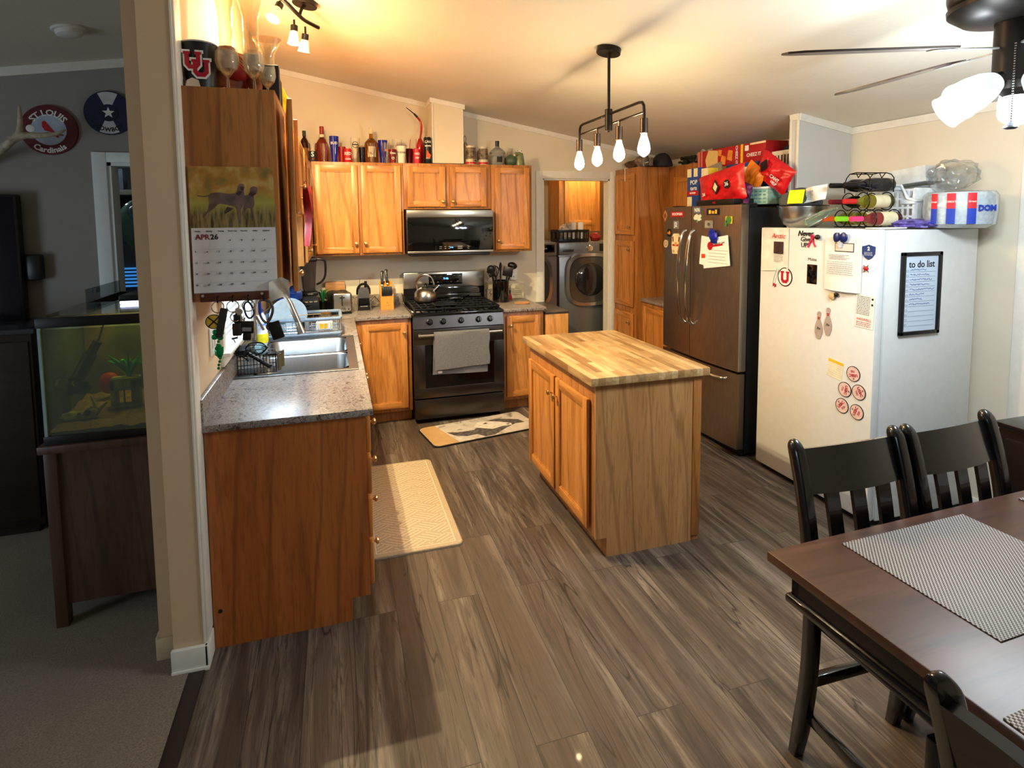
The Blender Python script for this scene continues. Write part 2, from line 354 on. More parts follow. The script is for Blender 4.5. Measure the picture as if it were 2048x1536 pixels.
# crown mouldings
def crown(name,a,b,n,mat=WTR,h=.045,t=.014):
    a=Vector(a);b=Vector(b);n=Vector(n)*t;dn=Vector((0,0,-h));g=G()
    g._f([a,b,b+n,a+n,a+dn,b+dn,b+dn+n*.6,a+dn+n*.6],[(0,1,2,3),(7,6,5,4),(3,2,6,7),(0,4,5,1),(0,3,7,4),(1,5,6,2)]);return ST(name,g,mat)
e=.001
crown('trim_2',(0,BW-e,CEIL(0)-e),(1.36,BW-e,CEIL(1.36)-e),(0,-1,0));crown('trim_3',(1.64,BW-e,CEIL(1.64)-e),(WX,BW-e,CEIL(WX)-e),(0,-1,0))
crown('trim_4',(WX-e,-4.2,CEIL(WX)-e),(WX-e,.75,CEIL(WX)-e),(-1,0,0));crown('trim_5',(WX-e,.82,CEIL(WX)-e),(WX-e,BW,CEIL(WX)-e),(-1,0,0))
crown('trim_6',(3.49,.75-e,CEIL(3.49)-e),(WX,.75-e,CEIL(WX)-e),(0,-1,0));crown('trim_7',(3.49-e,.75,CEIL(3.49)-e),(3.49-e,.82,CEIL(3.49)-e),(-1,0,0),h=.04)
crown('trim_8',(-5,1.62-e,CEIL(-5)-e),(-.175,1.62-e,CEIL(-.175)-e),(0,-1,0),h=.05)
# stub wall beside the freezer and vent chase above the uppers
ST('wall_stub',G().prism(wp(3.49,WX),.75,.82),wallmat('stub_paint',(204,204,200)))
ST('trim_18',G().box(3.482,.745,0,3.4899,.765,CEIL(3.49)-.04,.002).box(3.482,.805,0,3.4899,.825,CEIL(3.49)-.04,.002),WTR)
ST('wall_vent_chase',G().prism([(1.36,2.172),(1.64,2.172),(1.64,CEIL(1.64)+.01),(1.36,CEIL(1.36)+.01)],2.66,BW),WALL)
crown('trim_9',(1.345,2.66-e,CEIL(1.36)-e),(1.655,2.66-e,CEIL(1.64)-e),(0,-1,0),h=.04);crown('trim_10',(1.36-e,BW,CEIL(1.36)-e),(1.36-e,2.65,CEIL(1.36)-e),(-1,0,0),h=.04)
ST('trim_11',G().box(1.36,2.652,2.172,1.374,2.6599,2.69,.002).box(1.626,2.652,2.172,1.64,2.6599,2.64,.002),WTR)
# corner beads and baseboards of the wall end
ST('trim_12',G().box(-.002,-.1,.1,.004,-.093,2.97).box(.0002,-.093,.1,.012,-.004,2.97,.003),WTR)
ST('baseboard_left',G().box(-.112,-.112,0,.014,-.0951,.095,.004).box(.0001,-.112,0,.016,-.012,.095,.004).box(-.112,-.118,0,.016,-.1119,.018,.003),WTR)
ST('baseboard_return',G().box(-.185,-.02,0,-.113,-.0051,.09,.004).box(-.19,-.005,0,-.1751,1.6,.09,.004),M('cream_trim',(206,190,158),.5))
ST('baseboard_living',G().box(-5,1.604,0,LDX0-.09,1.6199,.08,.004),WTR)
ST('baseboard_right',G().box(WX-.014,-.35,0,WX-.0001,.75,.08,.004),WTR)
# kitchen doorway casing to the laundry room
g=G();cw=.075
g.box(DX0-cw,BW-.016,0,DX0,BW-.0001,DZ+cw,.004).box(DX1,BW-.016,0,DX1+.065,BW-.0001,DZ+cw,.004).box(DX0-.002,BW-.016,DZ,DX1+.002,BW-.0001,DZ+cw,.004)
g.box(DX0,BW-.002,0,DX0+.014,BW+.1,DZ).box(DX1-.014,BW-.002,0,DX1,BW+.1,DZ).box(DX0,BW-.002,DZ-.014,DX1,BW+.1,DZ)
ST('trim_13',g,WTR)
# laundry room shell
LM=wallmat('laundry_paint',(196,176,140))
ST('wall_laundry_left',G().box(1.9,BW+.1,0,2.0,4.2,2.45),LM);ST('wall_laundry_back',G().box(2.0,3.95,0,3.62,4.05,2.45),LM)
ST('wall_laundry_right',G().box(3.62,BW+.1,0,3.72,3.95,2.45),LM);ST('ceiling_laundry',G().box(1.9,BW+.1,2.42,3.8,4.05,2.5),CEILM)
# living-room door casing and dim room beyond
CAS=M('casing_paint',(232,240,242),.45,var=.02);g=G();cw=.075
g.box(LDX0-cw,1.6,0,LDX0,1.6199,LDZ+.06,.004).box(LDX0,1.6,LDZ,LDX1,1.6199,LDZ+.06,.004).box(LDX0,1.615,0,LDX0+.02,1.73,LDZ).box(LDX0,1.615,LDZ-.02,LDX1,1.73,LDZ);ST('trim_14',g,CAS)
ST('wall_den',G().box(-2.2,3.6,0,.0,3.7,2.6).box(-2.3,1.72,0,-2.2,3.7,2.6).box(-.12,1.72,0,-.105,3.6,2.6),M('den_paint',(60,58,60),.8));ST('floor_den',G().box(-2.2,1.62,-.04,-.11,3.7,.004),CARP);ST('ceiling_den',G().box(-2.2,1.72,2.55,-.11,3.6,2.6),CEILM)
# sink window: casing, sill, sash and pane
w=T('window_1','white cased window above the kitchen sink','window',(0,0,0));del w['label'],w['category'];w['kind']='structure'
g=G();c_=.06
g.box(.0001,WY0-c_,WZ0-c_,.016,WY0,WZ1,.003).box(.0001,WY1,WZ0-c_,.016,WY1+c_,WZ1,.003).box(.0001,WY0,WZ0-c_,.016,WY1,WZ0,.003)
g.box(-.1,WY0,WZ0,0,WY0+.012,WZ1).box(-.1,WY1-.012,WZ0,0,WY1,WZ1).box(-.1,WY0,WZ0,0,WY1,WZ0+.012).box(-.1,WY0,WZ1-.012,0,WY1,WZ1);g.to('window_frame',WTR,w)
g=G();g.box(-.02,WY0-.07,WZ0-.012,.045,WY1+.07,WZ0+.006,.004);g.to('window_sill',WTR,w)
g=G()
for i in range(14): z=WZ0+.03+i*.042;g.box(-.06,WY0+.015,z,-.035,WY1-.015,z+.003,m=None);
g.box(-.065,WY0+.013,WZ0+.012,-.058,WY1-.013,WZ1-.012)
g.to('window_blind',M('blind_white',(230,236,240),.5,var=.02),w)
# casing at the far right of the dining wall
ST('door_1',G().box(WX-.02,-.37,0,WX-.0001,-.29,2.1,.004).box(WX-.02,-1.3,2.02,WX-.0001,-.29,2.1,.004),WTR)
ST('door_2',G().box(WX-.012,-1.3,0,WX-.0002,-.37,2.02),M('grey_door',(150,156,160),.5))
# ================================================================ CABINETS
def knob(parent,x,z,y=0.,mat=None):
    g=G();g.lathe([(.005,0),(.0045,.012),(.012,.018),(.0155,.024),(.013,.030),(.006,.0335),(.0,.034)],(0,0,0),14,TR(x,y,z)@RX(90));return g.to('knob',mat or GOLD,parent)
def doorg(w,h,t=.019,fr=.052):
    g=G();b=.004
    g.box(0,-t,0,fr,0,h,b).box(w-fr,-t,0,w,0,h,b);g.mi=1;g.box(fr-.001,-t+.0006,.0006,w-fr+.001,0,fr,b).box(fr-.001,-t+.0006,h-fr,w-fr+.001,0,h-.0006,b);g.mi=0
    g.box(fr-.002,-t+.012,fr-.002,w-fr+.002,-.002,h-fr+.002)
    g.box(fr,-t+.005,fr,fr+.006,-t+.011,h-fr).box(w-fr-.006,-t+.005,fr,w-fr,-t+.011,h-fr).box(fr,-t+.005,fr,w-fr,-t+.011,fr+.006).box(fr,-t+.005,h-fr-.006,w-fr,-t+.011,h-fr);return g
def cabinet(name,label,loc,rz,w,d,z0,z1,fronts,toe=0.,toeL=True,mat=OAK,dmat=OAKD,shell=True,kmat=None,group=None):
    """front at local y=0 facing -y; fronts: (kind,x0,z0,x1,z1,knobx,knobz[,open angle, hinge side])"""
    t=T(name,label,'cabinet',loc,rz,group)
    g=G()
    if shell=='open': g.box(0,0,toe,w,.02,z1,.001).box(0,.02,toe,.018,d,z1).box(w-.018,.02,toe,w,d,z1).box(.018,d-.01,toe,w-.018,d,z1).box(.018,.02,toe,w-.018,d-.01,toe+.02).box(0,.075,0,w,d,toe+.001)
    elif toe: g.box(0,0,toe,w,d,z1,.002);g.box(.0,.075,0,w,d,toe+.001)
    else: g.box(0,0,z0,w,d,z1,.002)
    # face frame lines
    g.box(-.0005,-.0015,z1-.001,w+.0005,.02,z1+.0005);g.to('carcass',mat,t)
    for f in fronts:
        kind,x0,a,x1,b,kx,kz=f[:7]
        if kind=='door':
            o=doorg(x1-x0,b-a).to('door',[dmat,PINEX if dmat is PINE else OAKX],t)
            if len(f)>7:
                ang,side=f[7],f[8]
                if side=='R': # hinge at right edge
                    o.matrix_local=TR(x1,-.005,a)@RZ(ang)@TR(x0-x1,0,0)
                else: o.matrix_local=TR(x0,-.001,a)@RZ(-ang)
            else: o.location=(x0,-.005,a)
            if kx is not None: knob(o,kx-x0,kz-a,-.019,kmat)
        else:
            o=G().box(0,-.019,0,x1-x0,0,b-a,.006).to('drawer',dmat,t);o.location=(x0,-.001,a)
            if kx is not None: knob(o,kx-x0,kz-a,-.019,kmat)
    return t
# left base run under the sink, faces +x
LB=cabinet('base_cabinet','long oak sink base cabinet run along the left wall with plain end panel',(.615,0,0),90,BW-.665,.613,0,.874,
 [('drawer',.03,.70,.36,.85,.20,.775),('drawer',.03,.52,.36,.68,.20,.60),('drawer',.03,.33,.36,.50,.20,.415),('drawer',.03,.12,.36,.31,.20,.215),
  ('door',.42,.12,.86,.85,.83,.80),('door',.88,.12,1.32,.85,.91,.80),('door',1.38,.12,1.78,.85,1.74,.80)],toe=.1,shell='open')
G().box(-.006,.0,.875-.775,-.0,.6,.874).box(-.006,.078,0,0,.6,.1).to('end_panel',wood('oak_end',(120,60,22),(172,96,40),(184,108,50)),LB)
g=G().cyl((0,0,0),.008,.002,12,TR(-.0062,.575,.15)@RY(-90));g.to('drilled_hole',BLK,LB)
# back base between corner and stove, faces -y
cabinet('base_cabinet','oak base cabinet door between the corner and the stove',(.617,BW-.615,0),0,.475,.613,0,.874,[('door',.085,.13,.44,.84,.415,.76)],toe=.1)
cabinet('base_cabinet','narrow oak base cabinet just right of the stove',(1.866,BW-.615,0),0,.384,.613,0,.874,[('door',.04,.13,.35,.84,.075,.76)],toe=.1)
# counters: L on the left, short one right of the stove, one by the pantry
sx0,sx1,sy0,sy1=.03,.60,.64,1.52
g=G();ct=.033;Z0,Z1=CZ-.0295,CZ
g.box(.0,-.022,Z0,.645,sy0,Z1,.005);g.box(.0,sy0-.01,Z0,sx0,sy1+.01,Z1);g.box(sx1,sy0-.01,Z0,.645,sy1+.01,Z1,.004);g.box(.0,sy1,Z0,.645,BW-.64,Z1,.004);g.box(.0,BW-.645,Z0,1.095,BW-.001,Z1,.005)
g.box(.0,-.022,Z1-.002,.02,BW-.02,Z1+.1,.005).box(.02,BW-.02,Z1-.002,1.095,BW-.001,Z1+.1,.004)
tag(g.to('countertop',CTR),'L shaped grey brown granite look countertop around the sink corner','countertop')
g=G().box(1.866,BW-.645,Z0,2.27,BW-.001,Z1,.005).box(1.866,BW-.02,Z1-.002,2.27,BW-.001,Z1+.1,.004)
tag(g.to('countertop',CTR),'short granite look countertop right of the stove','countertop')
# box-like low end unit beside the doorway
item('end_box','low plain wood box unit with dark top at the end of the stove counter','cabinet',(2.275,BW-.6,0),
 [('front_panel',G().box(0,0,0,.22,.018,.83,.002),PINE),('side_panel',G().box(.202,.018,0,.22,.59,.83).box(0,.018,0,.018,.59,.83),PINE),('top',G().box(-.001,-.004,.831,.225,.59,.853,.003),M('dark_laminate',(70,62,58),.4))])
# upper cabinets on the back wall: each its own unit
UZ0,UZ1,UY=1.38,2.158,BW-.32
cabinet('wall_cabinet','two door oak wall cabinet left of the microwave, bottles on top',(.352,UY,0),0,.738,.318,UZ0,UZ1,[('door',.018,UZ0+.02,.36,UZ1-.025,.335,UZ0+.1),('door',.388,UZ0+.02,.715,UZ1-.025,.412,UZ0+.1)])
cabinet('wall_cabinet','short two door oak wall cabinet above the microwave',(1.092,UY,0),0,.776,.318,1.766,UZ1,[('door',.03,1.785,.36,UZ1-.025,.335,1.83),('door',.4,1.785,.73,UZ1-.025,.425,1.83)])
cabinet('wall_cabinet','single door oak wall cabinet right of the microwave',(1.87,UY,0),0,.382,.318,UZ0,UZ1,[('door',.03,UZ0+.02,.355,UZ1-.025,.055,UZ0+.1)])
# left wall uppers, face +x
cabinet('wall_cabinet','near oak wall cabinet with the calendar on its side',(.32,-.05,0),90,.47,.318,UZ0,UZ1,[('door',.03,UZ0+.02,.43,UZ1-.02,.40,UZ0+.06,5,'R')])
cabinet('wall_cabinet','short oak wall cabinet bridging over the sink window',(.32,.422,0),90,1.13,.318,1.70,UZ1,[('door',.03,1.715,.55,UZ1-.02,.52,1.86,3,'R'),('door',.58,1.715,1.1,UZ1-.02,.62,1.80)])
cabinet('wall_cabinet','oak wall cabinet in the back left corner past the sink window',(.32,1.554,0),90,BW-1.554-.003,.318,UZ0,UZ1,[('door',.03,UZ0+.02,.48,UZ1-.02,.06,UZ0+.1),('door',.5,UZ0+.02,.95,UZ1-.02,.92,UZ0+.1)])
# pantry and right far cabinets, face -x
def PX(x,y): return (x,y,0)
cabinet('pantry_cabinet','tall oak pantry cabinet with three stacked doors beside the doorway',(3.27,BW-.002,0),-90,.447,.66,0,2.153,
 [('door',.03,1.51,.40,2.10,.34,1.585),('door',.03,.81,.40,1.45,.34,1.37),('door',.03,.14,.40,.75,.34,.66)],toe=.1)
cabinet('base_cabinet','oak base cabinet between the pantry and the steel refrigerator',(3.33,2.45,0),-90,.66,.6,0,.872,[('door',.04,.13,.62,.84,.58,.76)],toe=.1)
tag(G().box(3.305,1.79,Z0,WX-.001,2.449,Z1,.004).to('countertop',CTR),'small granite look countertop between pantry and steel refrigerator','countertop')
cabinet('wall_cabinet','oak wall cabinet between the pantry and the steel refrigerator',(3.61,2.45,0),-90,.66,.32,1.38,2.153,[('door',.10,1.40,.62,2.05,.58,1.5)])
# island
IX0,IX1,IY0,IY1,IZ=1.655,2.31,.045,1.08,.918
isl=T('kitchen_island','oak kitchen island cabinet with two doors on its left face','island',(IX0+.04,IY1-.04,0),-90)
W_=IY1-IY0-.08;D_=IX1-IX0-.07
G().box(0,0,.1,W_,D_,IZ-.041,.002).box(.0,.06,0,W_,D_,.101).to('carcass',OAK,isl)
G().box(W_,-.003,.1,W_+.006,D_-.045,IZ-.041).box(W_,.06,0,W_+.006,D_-.045,.1).to('end_panel',wood('oak_island_end',(132,86,46),(186,134,82),(200,150,96)),isl)
G().box(W_-.002,D_-.045,.03,W_+.012,D_+.003,IZ-.041,.003).to('corner_post',OAK,isl)
for x0,x1,kx in ((.03,W_/2-.012,W_/2-.04),(W_/2+.012,W_-.05,W_/2+.04)):
    d=doorg(x1-x0,.66).to('door',[OAKD,OAKX],isl);d.location=(x0,-.005,.13);knob(d,kx-x0,.56,-.019)
tag(G().box(IX0,IY0,IZ-.04,IX1,IY1,IZ,.003).to('island_countertop',BUT),'butcher block wood slab lying on the kitchen island','countertop')
# ================================================================ APPLIANCES
INK=M('ink_black',(26,24,26),.6,var=0);RED=M('red_gloss',(178,20,26),.35,var=.06);CRIM=M('crimson',(176,24,48),.4,var=.03);INKW=M('ink_white',(236,236,232),.5,var=0)
DISP=M('display_blue',(20,40,80),.2,emit=(90,170,255),es=3.,var=0);GREYP=M('grey_print',(120,120,124),.7,var=0);BLUEP=M('blue_print',(24,52,130),.5,var=.03)
# gas range
st=T('gas_range','black stainless gas range with five front knobs and steel backguard','stove',(1.10,2.225,0))
G().box(.004,.0,.03,.756,.66,.90,.003).box(.03,.03,0,.73,.62,.04).to('body',M('range_side',(22,22,24),.4,.3),st)
g=G().box(0,-.035,.04,.76,0,.205,.006);g.to('storage_drawer',DST,st)
od=G().box(0,-.04,.215,.76,0,.30,.005).box(0,-.04,.655,.76,0,.785,.005).box(0,-.04,.295,.09,0,.66,.002).box(.67,-.04,.295,.76,0,.66,.002).to('oven_door',DST,st)
G().box(.088,-.036,.298,.672,-.01,.657).to('oven_window',BLKG,od)
g=G().rod((.03,-.085,.745),(.73,-.085,.745),.012,14).box(.035,-.085,.735,.06,-.03,.755,.003).box(.70,-.085,.735,.725,-.03,.755,.003);g.to('door_handle',SST,od)
g=G();g._f([(0,-.03,.79),(.76,-.03,.79),(.76,-.005,.893),(0,-.005,.893),(0,.03,.79),(.76,.03,.79),(.76,.03,.893),(0,.03,.893)],[(0,1,2,3),(4,7,6,5),(0,4,5,1),(3,2,6,7),(0,3,7,4),(1,5,6,2)]);g.to('control_panel',DST,st)
for fx in (.135,.245,.395,.545,.645):
    kk=G().lathe([(.026,0),(.026,.006),(.021,.008),(.019,.03),(.016,.034),(0,.034)],seg=20,m=TR(fx,-.018,.842)@RX(76)).box(-.004,-.02,.024,.004,.02,.038,.002,m=TR(fx,-.018,.842)@RX(76)).to('control_knob',M('knob_dark',(42,42,44),.25,.8),st)
G().box(-.004,-.03,.893,.764,.62,.917,.008).to('cooktop',M('cooktop_enamel',(10,11,14),.12,coat=.4,var=0),st)
for (cx,cy,r) in ((.16,.13,.045),(.16,.44,.036),(.38,.29,.05),(.60,.13,.036),(.60,.44,.045)):
    G().cyl((cx,cy,.916),r,.010,20).cyl((cx,cy,.926),r*.72,.008,20).to('burner',BLKM,st)
for x0,x1 in ((.02,.262),(.266,.496),(.50,.742)):
    g=G();z0,z1=.933,.947
    for yy in (.03,.16,.29,.42,.55): g.box(x0,yy-.006,z0,x1,yy+.006,z1,.002)
    for xx in (x0+.004,(x0+x1)/2-.06,(x0+x1)/2,(x0+x1)/2+.06,x1-.004): g.box(xx-.005,.03,z0,xx+.005,.55,z1,.002)
    for xx in (x0+.008,x1-.008):
        for yy in (.035,.545): g.box(xx-.006,yy-.006,.916,xx+.006,yy+.006,z0)
    g.to('grate',M('cast_iron',(18,19,22),.45,.4,var=.1),st)
bg=G();bg.box(.0,.605,.917,.76,.665,1.05,.004).box(.015,.585,.917,.745,.61,.985,.004).to('backguard_base',BLKG,st)
g=G().box(.0,.598,1.045,.76,.668,1.195,.012);bp=g.to('backguard',SST,st)
G().box(.23,.5945,1.075,.545,.5985,1.175,.001).to('display_panel',BLKG,bp)
text('clock_digits','9:46',.028,DISP,bp,(.39,.594,1.13));
for i,xx in enumerate((.255,.285,.315,.345,.44,.47,.50,.525)):
    text('panel_marks','8 8',.010,M('panel_print',(190,180,150),.5,var=0),bp,(xx,.594,1.155 if i%2 else 1.10))
# towel over the handle
def towel(u,v):
    x=.155+u*.46;z=.757
    if v<.42: t=v/.42;return (x+.004*math.sin(9*t)+.012*(1-t)*0,-.0995-.004*math.sin(u*7)-.002*t,z-.004-(1-t)*(.275+.02*(1-u)) if True else 0)
    if v<.5: t=(v-.42)/.08;a=PI*t;return (x,-.085-.0145*math.cos(a),z+.0155*math.sin(a))
    t=(v-.5)/.5;return (x-.012*t,-.0705+.004*math.sin(u*5+1),z-t*(.34+.01*u))
g=G().sheet(towel,14,40,.004);tw=T('dish_towel','grey dish towel hanging over the oven door handle','towel',(1.10,2.225,0));kt=N('terry_grey');a=kt.noise(kt.co(),300,3);kt.set(Base_Color=kt.ramp(a,[(.3,srgb(84,84,88)),(.7,srgb(128,128,132))]),Roughness=.95);kt.bump(a,.6,.004);TERRY=kt.m
g.to('cloth',TERRY,tw);G().box(.185,-.0745,.425,.22,-.0738,.445).to('care_tag',INKW,tw)
# microwave
mw=T('microwave','black glass over-the-range microwave with steel band on top','microwave',(1.102,2.50,1.362))
G().box(0,.02,.02,.756,.398,.398,.004).box(.03,-.0,.0,.726,.38,.022,.004).to('body',BLK,mw)
dr=G().box(.004,-.012,.045,.756,.02,.33,.004).to('door',BLKG,mw);G().box(0,-.014,.332,.756,.02,.394,.003).to('top_band',SST,mw);G().box(.004,-.014,.024,.756,.02,.044,.003).to('bottom_band',SST,mw)
text('clock_digits','7:46',.018,DISP,dr,(.38,-.0125,.072))
for i,(xx,s_) in enumerate([(.245,':'),(.285,'==='),(.325,'=='),(.36,'=='),(.455,'1234567'),(.53,'* 6 :')]):
    text('panel_marks',s_,.013,M('panel_white',(190,196,205),.5,var=0),dr,(xx,-.0125,.079));text('panel_marks',s_,.013,MC['panel_white'],dr,(xx,-.0125,.063))
# ---- french door refrigerator
fr=T('refrigerator','dark stainless french door refrigerator with bottom freezer drawer','refrigerator',(3.115,1.762,0),-90)
FS=M('fridge_side',(24,26,30),.35,.2,var=.04);FG=M('gasket_dark',(18,20,24),.6)
G().box(.006,.075,.03,.924,.80,1.735,.004).box(.02,.06,.02,.91,.1,.06).to('body',FS,fr)
for x in (.05,.86): G().box(x,.05,1.735,x+.06,.14,1.765,.005).to('hinge_cover',FS,fr)
for x in (.07,.86): G().cyl((x,.12,0),.02,.03,12).to('foot',BLK,fr)
def curved(x0,x1,z0,z1,bow,dep,seg=8):
    g=G();P=[];
    for i in range(seg+1):
        u=i/seg;P.append((x0+(x1-x0)*u,-bow(x0+(x1-x0)*u)))
    n=len(P);vs=[(p[0],p[1],z0) for p in P]+[(x1,dep,z0),(x0,dep,z0)];k=len(vs);vs+=[(a,b,z1) for a,b,_ in vs]
    g._f(vs,[tuple(range(k-1,-1,-1)),tuple(range(k,2*k))]+[(i,(i+1)%k,k+(i+1)%k,k+i) for i in range(k)]);return g
bw=lambda x:.028*(1-((x-.465)/.465)**2)-.008
d1=curved(.002,.406,.615,1.755,bw,.06).to('door',FST,fr,ang=25);d2=curved(.412,.928,.615,1.755,bw,.06).to('door',FST,fr,ang=25)
d3=curved(.002,.928,.07,.598,bw,.06).to('freezer_drawer',FST,fr,ang=25)
G().box(.9285,-.0,.62,.934,.06,1.75).to('door_edge',SST,d2)
for x,dd in ((.352,d1),(.452,d2)):
    P=[(x,-.026,.865),(x,-.058,.90),(x,-.083,1.02),(x,-.094,1.21),(x,-.083,1.42),(x,-.058,1.545),(x,-.026,1.575)]
    g=G().tube(P,.0125,10,sub=5);g.to('door_handle',CHR,dd)
P=[(.10,-.022,.555),(.12,-.052,.555),(.3,-.074,.555),(.47,-.078,.555),(.64,-.074,.555),(.82,-.048,.555),(.84,-.018,.555)]
G().tube(P,.009,10,sub=4).to('drawer_handle',CHR,d3)
# ---- freezer
fz=T('upright_freezer','tall white upright freezer covered in magnets by the right wall','freezer',(3.19,.73,0),-90)
G().box(.0,.062,.03,.84,.715,1.597,.008).to('body',WFR,fz);G().box(0,.0,.035,.84,.052,1.603,.012).to('door',WFR,fz)
G().box(.01,.045,.045,.83,.07,1.59).to('door_gasket',M('gasket_white',(190,200,208),.6),fz);G().box(.76,-.0,1.6031,.835,.20,1.610,.003).to('hinge_cover',WHT,fz)
G().box(.02,.04,0,.82,.69,.035).to('base',BLK,fz)
text('brand_mark','Midea',.026,INK,fz,(.424,-.0006,1.42));G().box(.39,-.003,1.277,.462,.0005,1.391,.003).to('display_panel',BLKG,fz)
# ---- magnets and papers.  frame: x right, z up, -y towards the room
def onface(X,y,z,rot=0): return (X,y,z)
def mag(name,label,cat,X,y0,y1,z0,z1,parts,group=None,tilt=0):
    """parts: list of (name,G,mat); local origin at the centre of the rectangle"""
    t=T(name,label,cat,(X,(y0+y1)/2,(z0+z1)/2),group=group);t.rotation_euler=(Matrix.Rotation(-PI/2,4,'Z')@Matrix.Rotation(math.radians(tilt),4,'Y')).to_euler()
    for n,g,m in parts: g.to(n,m,t)
    return t
def disc(r,d0,d1,seg=24,rz=None): return G().prism([(r*math.cos(2*PI*i/seg),(rz or r)*math.sin(2*PI*i/seg)) for i in range(seg)],d0,d1)
def ring(r0,r1,d0,d1,seg=28):
    g=G()
    for i in range(seg):
        a=2*PI*i/seg;b=2*PI*(i+1)/seg;g.prism([(r0*math.cos(a),r0*math.sin(a)),(r1*math.cos(a),r1*math.sin(a)),(r1*math.cos(b),r1*math.sin(b)),(r0*math.cos(b),r0*math.sin(b))],d0,d1)
    return g
def rect(w,h,d0,d1): return G().box(-w/2,d0,-h/2,w/2,d1,h/2)
def lines(w,x0,z0,dz,n,h=.0022,seed=0,d=-.0012,short=.25,wordy=True):
    rr=random.Random(seed);g=G()
    for i in range(n):
        z=z0-i*dz;x=x0;end=x0+w*(1-short*rr.random())
        while x<end:
            l=.004+rr.random()*.012 if wordy else w;g.box(x,d,z,min(x+l,end),d+.0006,z+h);x+=l+.003
    return g
FX=3.108
def fx(y): # surface of the bowed fridge door at world y
    return 3.115-bw(1.762-y)-.002
YEL=M('yellow_print',(236,190,40),.5,var=.02);CREAM=M('cream_print',(226,214,176),.6);BROWN=M('brown_print',(120,66,30),.6);GRN=M('green_print',(60,130,60),.5)
bone=[(-.07,.02),(-.085,.028),(-.088,.006),(-.088,-.006),(-.085,-.028),(-.07,-.02),(.07,-.02),(.085,-.028),(.088,-.006),(.088,.006),(.085,.028),(.07,.02)]
t=mag('magnet','red bone shaped magnet at the top of the left refrigerator door','magnet',fx(1.54),1.628,1.458,1.669,1.727,[('plate',G().prism(bone,-.004,0),RED)]);text('lettering','HOOMAN',.03,INKW,t,(0,-.0045,0),bold=.0006)
dia=lambda s:[(-s*.72,0),(0,-s),(s*.72,0),(0,s)]
mag('magnet','wooden diamond magnet at the outer edge of the left refrigerator door','magnet',fx(1.74),1.775,1.705,1.641,1.735,[('plate',G().prism(dia(.048),-.004,0),M('tan_wood',(176,120,84),.6)),('emblem',G().prism(dia(.024),-.006,-.004),BROWN)])
t=mag('magnet','small silver letter magnet below the red bone magnet','magnet',fx(1.56),1.612,1.516,1.582,1.649,[('plate',rect(.07,.062,-.003,0),M('silver_print',(150,152,156),.4,.5))]);text('lettering','J2',.05,INKW,t,(0,-.0035,0),bold=.001)
mag('magnet','round dark magnet with orange picture left of the pale dog magnet','magnet',fx(1.67),1.717,1.624,1.52,1.581,[('plate',disc(.033,-.004,0),BLK),('picture',G().prism([(-.022,-.01),(.02,-.014),(.024,.002),(.006,.02),(-.004,.002),(-.02,.008)],-.005,-.004),M('orange_print',(210,120,30),.5))])
dog=[(-.05,-.08),(.05,-.08),(.06,-.03),(.052,.06),(.03,.08),(-.035,.08),(-.055,.055),(-.06,-.02)]
mag('magnet','pale yellow dog shaped magnet on the left refrigerator door','magnet',fx(1.55),1.629,1.479,1.385,1.547,[('plate',G().prism(dog,-.005,0),CREAM),('ears',G().prism([(-.05,.05),(-.036,.06),(-.03,.02),(-.044,.012)],-.0065,-.005).prism([(.05,.05),(.036,.06),(.03,.02),(.044,.012)],-.0065,-.005),BROWN),('collar',G().box(-.045,-.0065,-.018,.045,-.005,-.004),RED),('paws',disc(.016,-.007,-.005).prism([(.02,-.07),(.045,-.07),(.045,-.05),(.02,-.05)],-.0065,-.005).prism([(-.02,-.07),(-.045,-.07),(-.045,-.05),(-.02,-.05)],-.0065,-.005),M('tan_print',(200,160,100),.6))])
mag('magnet','small round pale magnet low at the outer edge of the left refrigerator door','magnet',fx(1.72),1.76,1.686,1.425,1.494,[('plate',disc(.032,-.004,0),M('pale_print',(196,176,150),.6)),('emblem',ring(.014,.018,-.0048,-.004),BROWN)])
t=mag('magnet','silver number magnet at the top of the right refrigerator door','magnet',fx(1.28),1.326,1.229,1.701,1.749,[('plate',rect(.085,.045,-.003,0),M('steel_blue_print',(120,134,150),.4,.4))]);text('lettering','N76',.036,INKW,t,(0,-.0035,0),bold=.0008)
fish=[(-.05,0),(-.035,.02),(-.01,.03),(.01,.02),(.03,.028),(.045,.012),(.034,0),(.045,-.014),(.02,-.022),(0,-.018),(-.005,-.034),(-.018,-.02),(-.04,-.012)]
mag('magnet','white and green fish shaped magnet below the silver number magnet','magnet',fx(1.27),1.318,1.222,1.638,1.697,[('plate',G().prism(fish,-.005,0),M('fish_print',(210,220,200),.5)),('fin',G().prism([(-.005,-.034),(.0,-.012),(-.03,-.014)],-.006,-.005),GRN)])
t=mag('magnet','dark rectangular picture magnet high on the right refrigerator door','magnet',fx(1.1),1.177,1.037,1.688,1.734,[('plate',rect(.13,.046,-.003,0),M('night_print',(24,28,58),.4)),('skyline',G().box(-.04,-.0038,-.014,-.015,-.003,.012).box(-.005,-.0038,-.014,.02,-.003,.006).box(.03,-.0038,-.014,.05,-.003,.014),YEL)])
mag('magnet','grey photo magnet below the dark picture magnet','magnet',fx(1.14),1.191,1.095,1.595,1.649,[('plate',rect(.09,.052,-.003,0),M('photo_grey',(150,146,136),.5)),('picture',disc(.016,-.0038,-.003,rz=.012),M('photo_dark',(80,76,70),.5))])
mag('magnet','yellow note magnet with a green flower near the refrigerator door edge','magnet',fx(.94),.998,.89,1.618,1.686,[('plate',rect(.07,.05,-.003,0).box(0,0,0,.001,.001,.001),YEL),('flower',disc(.028,-.006,-.003,8).prism([(-.04,-.045),(-.02,-.045),(-.014,-.005),(-.03,-.005)],-.006,-.003),GRN)])
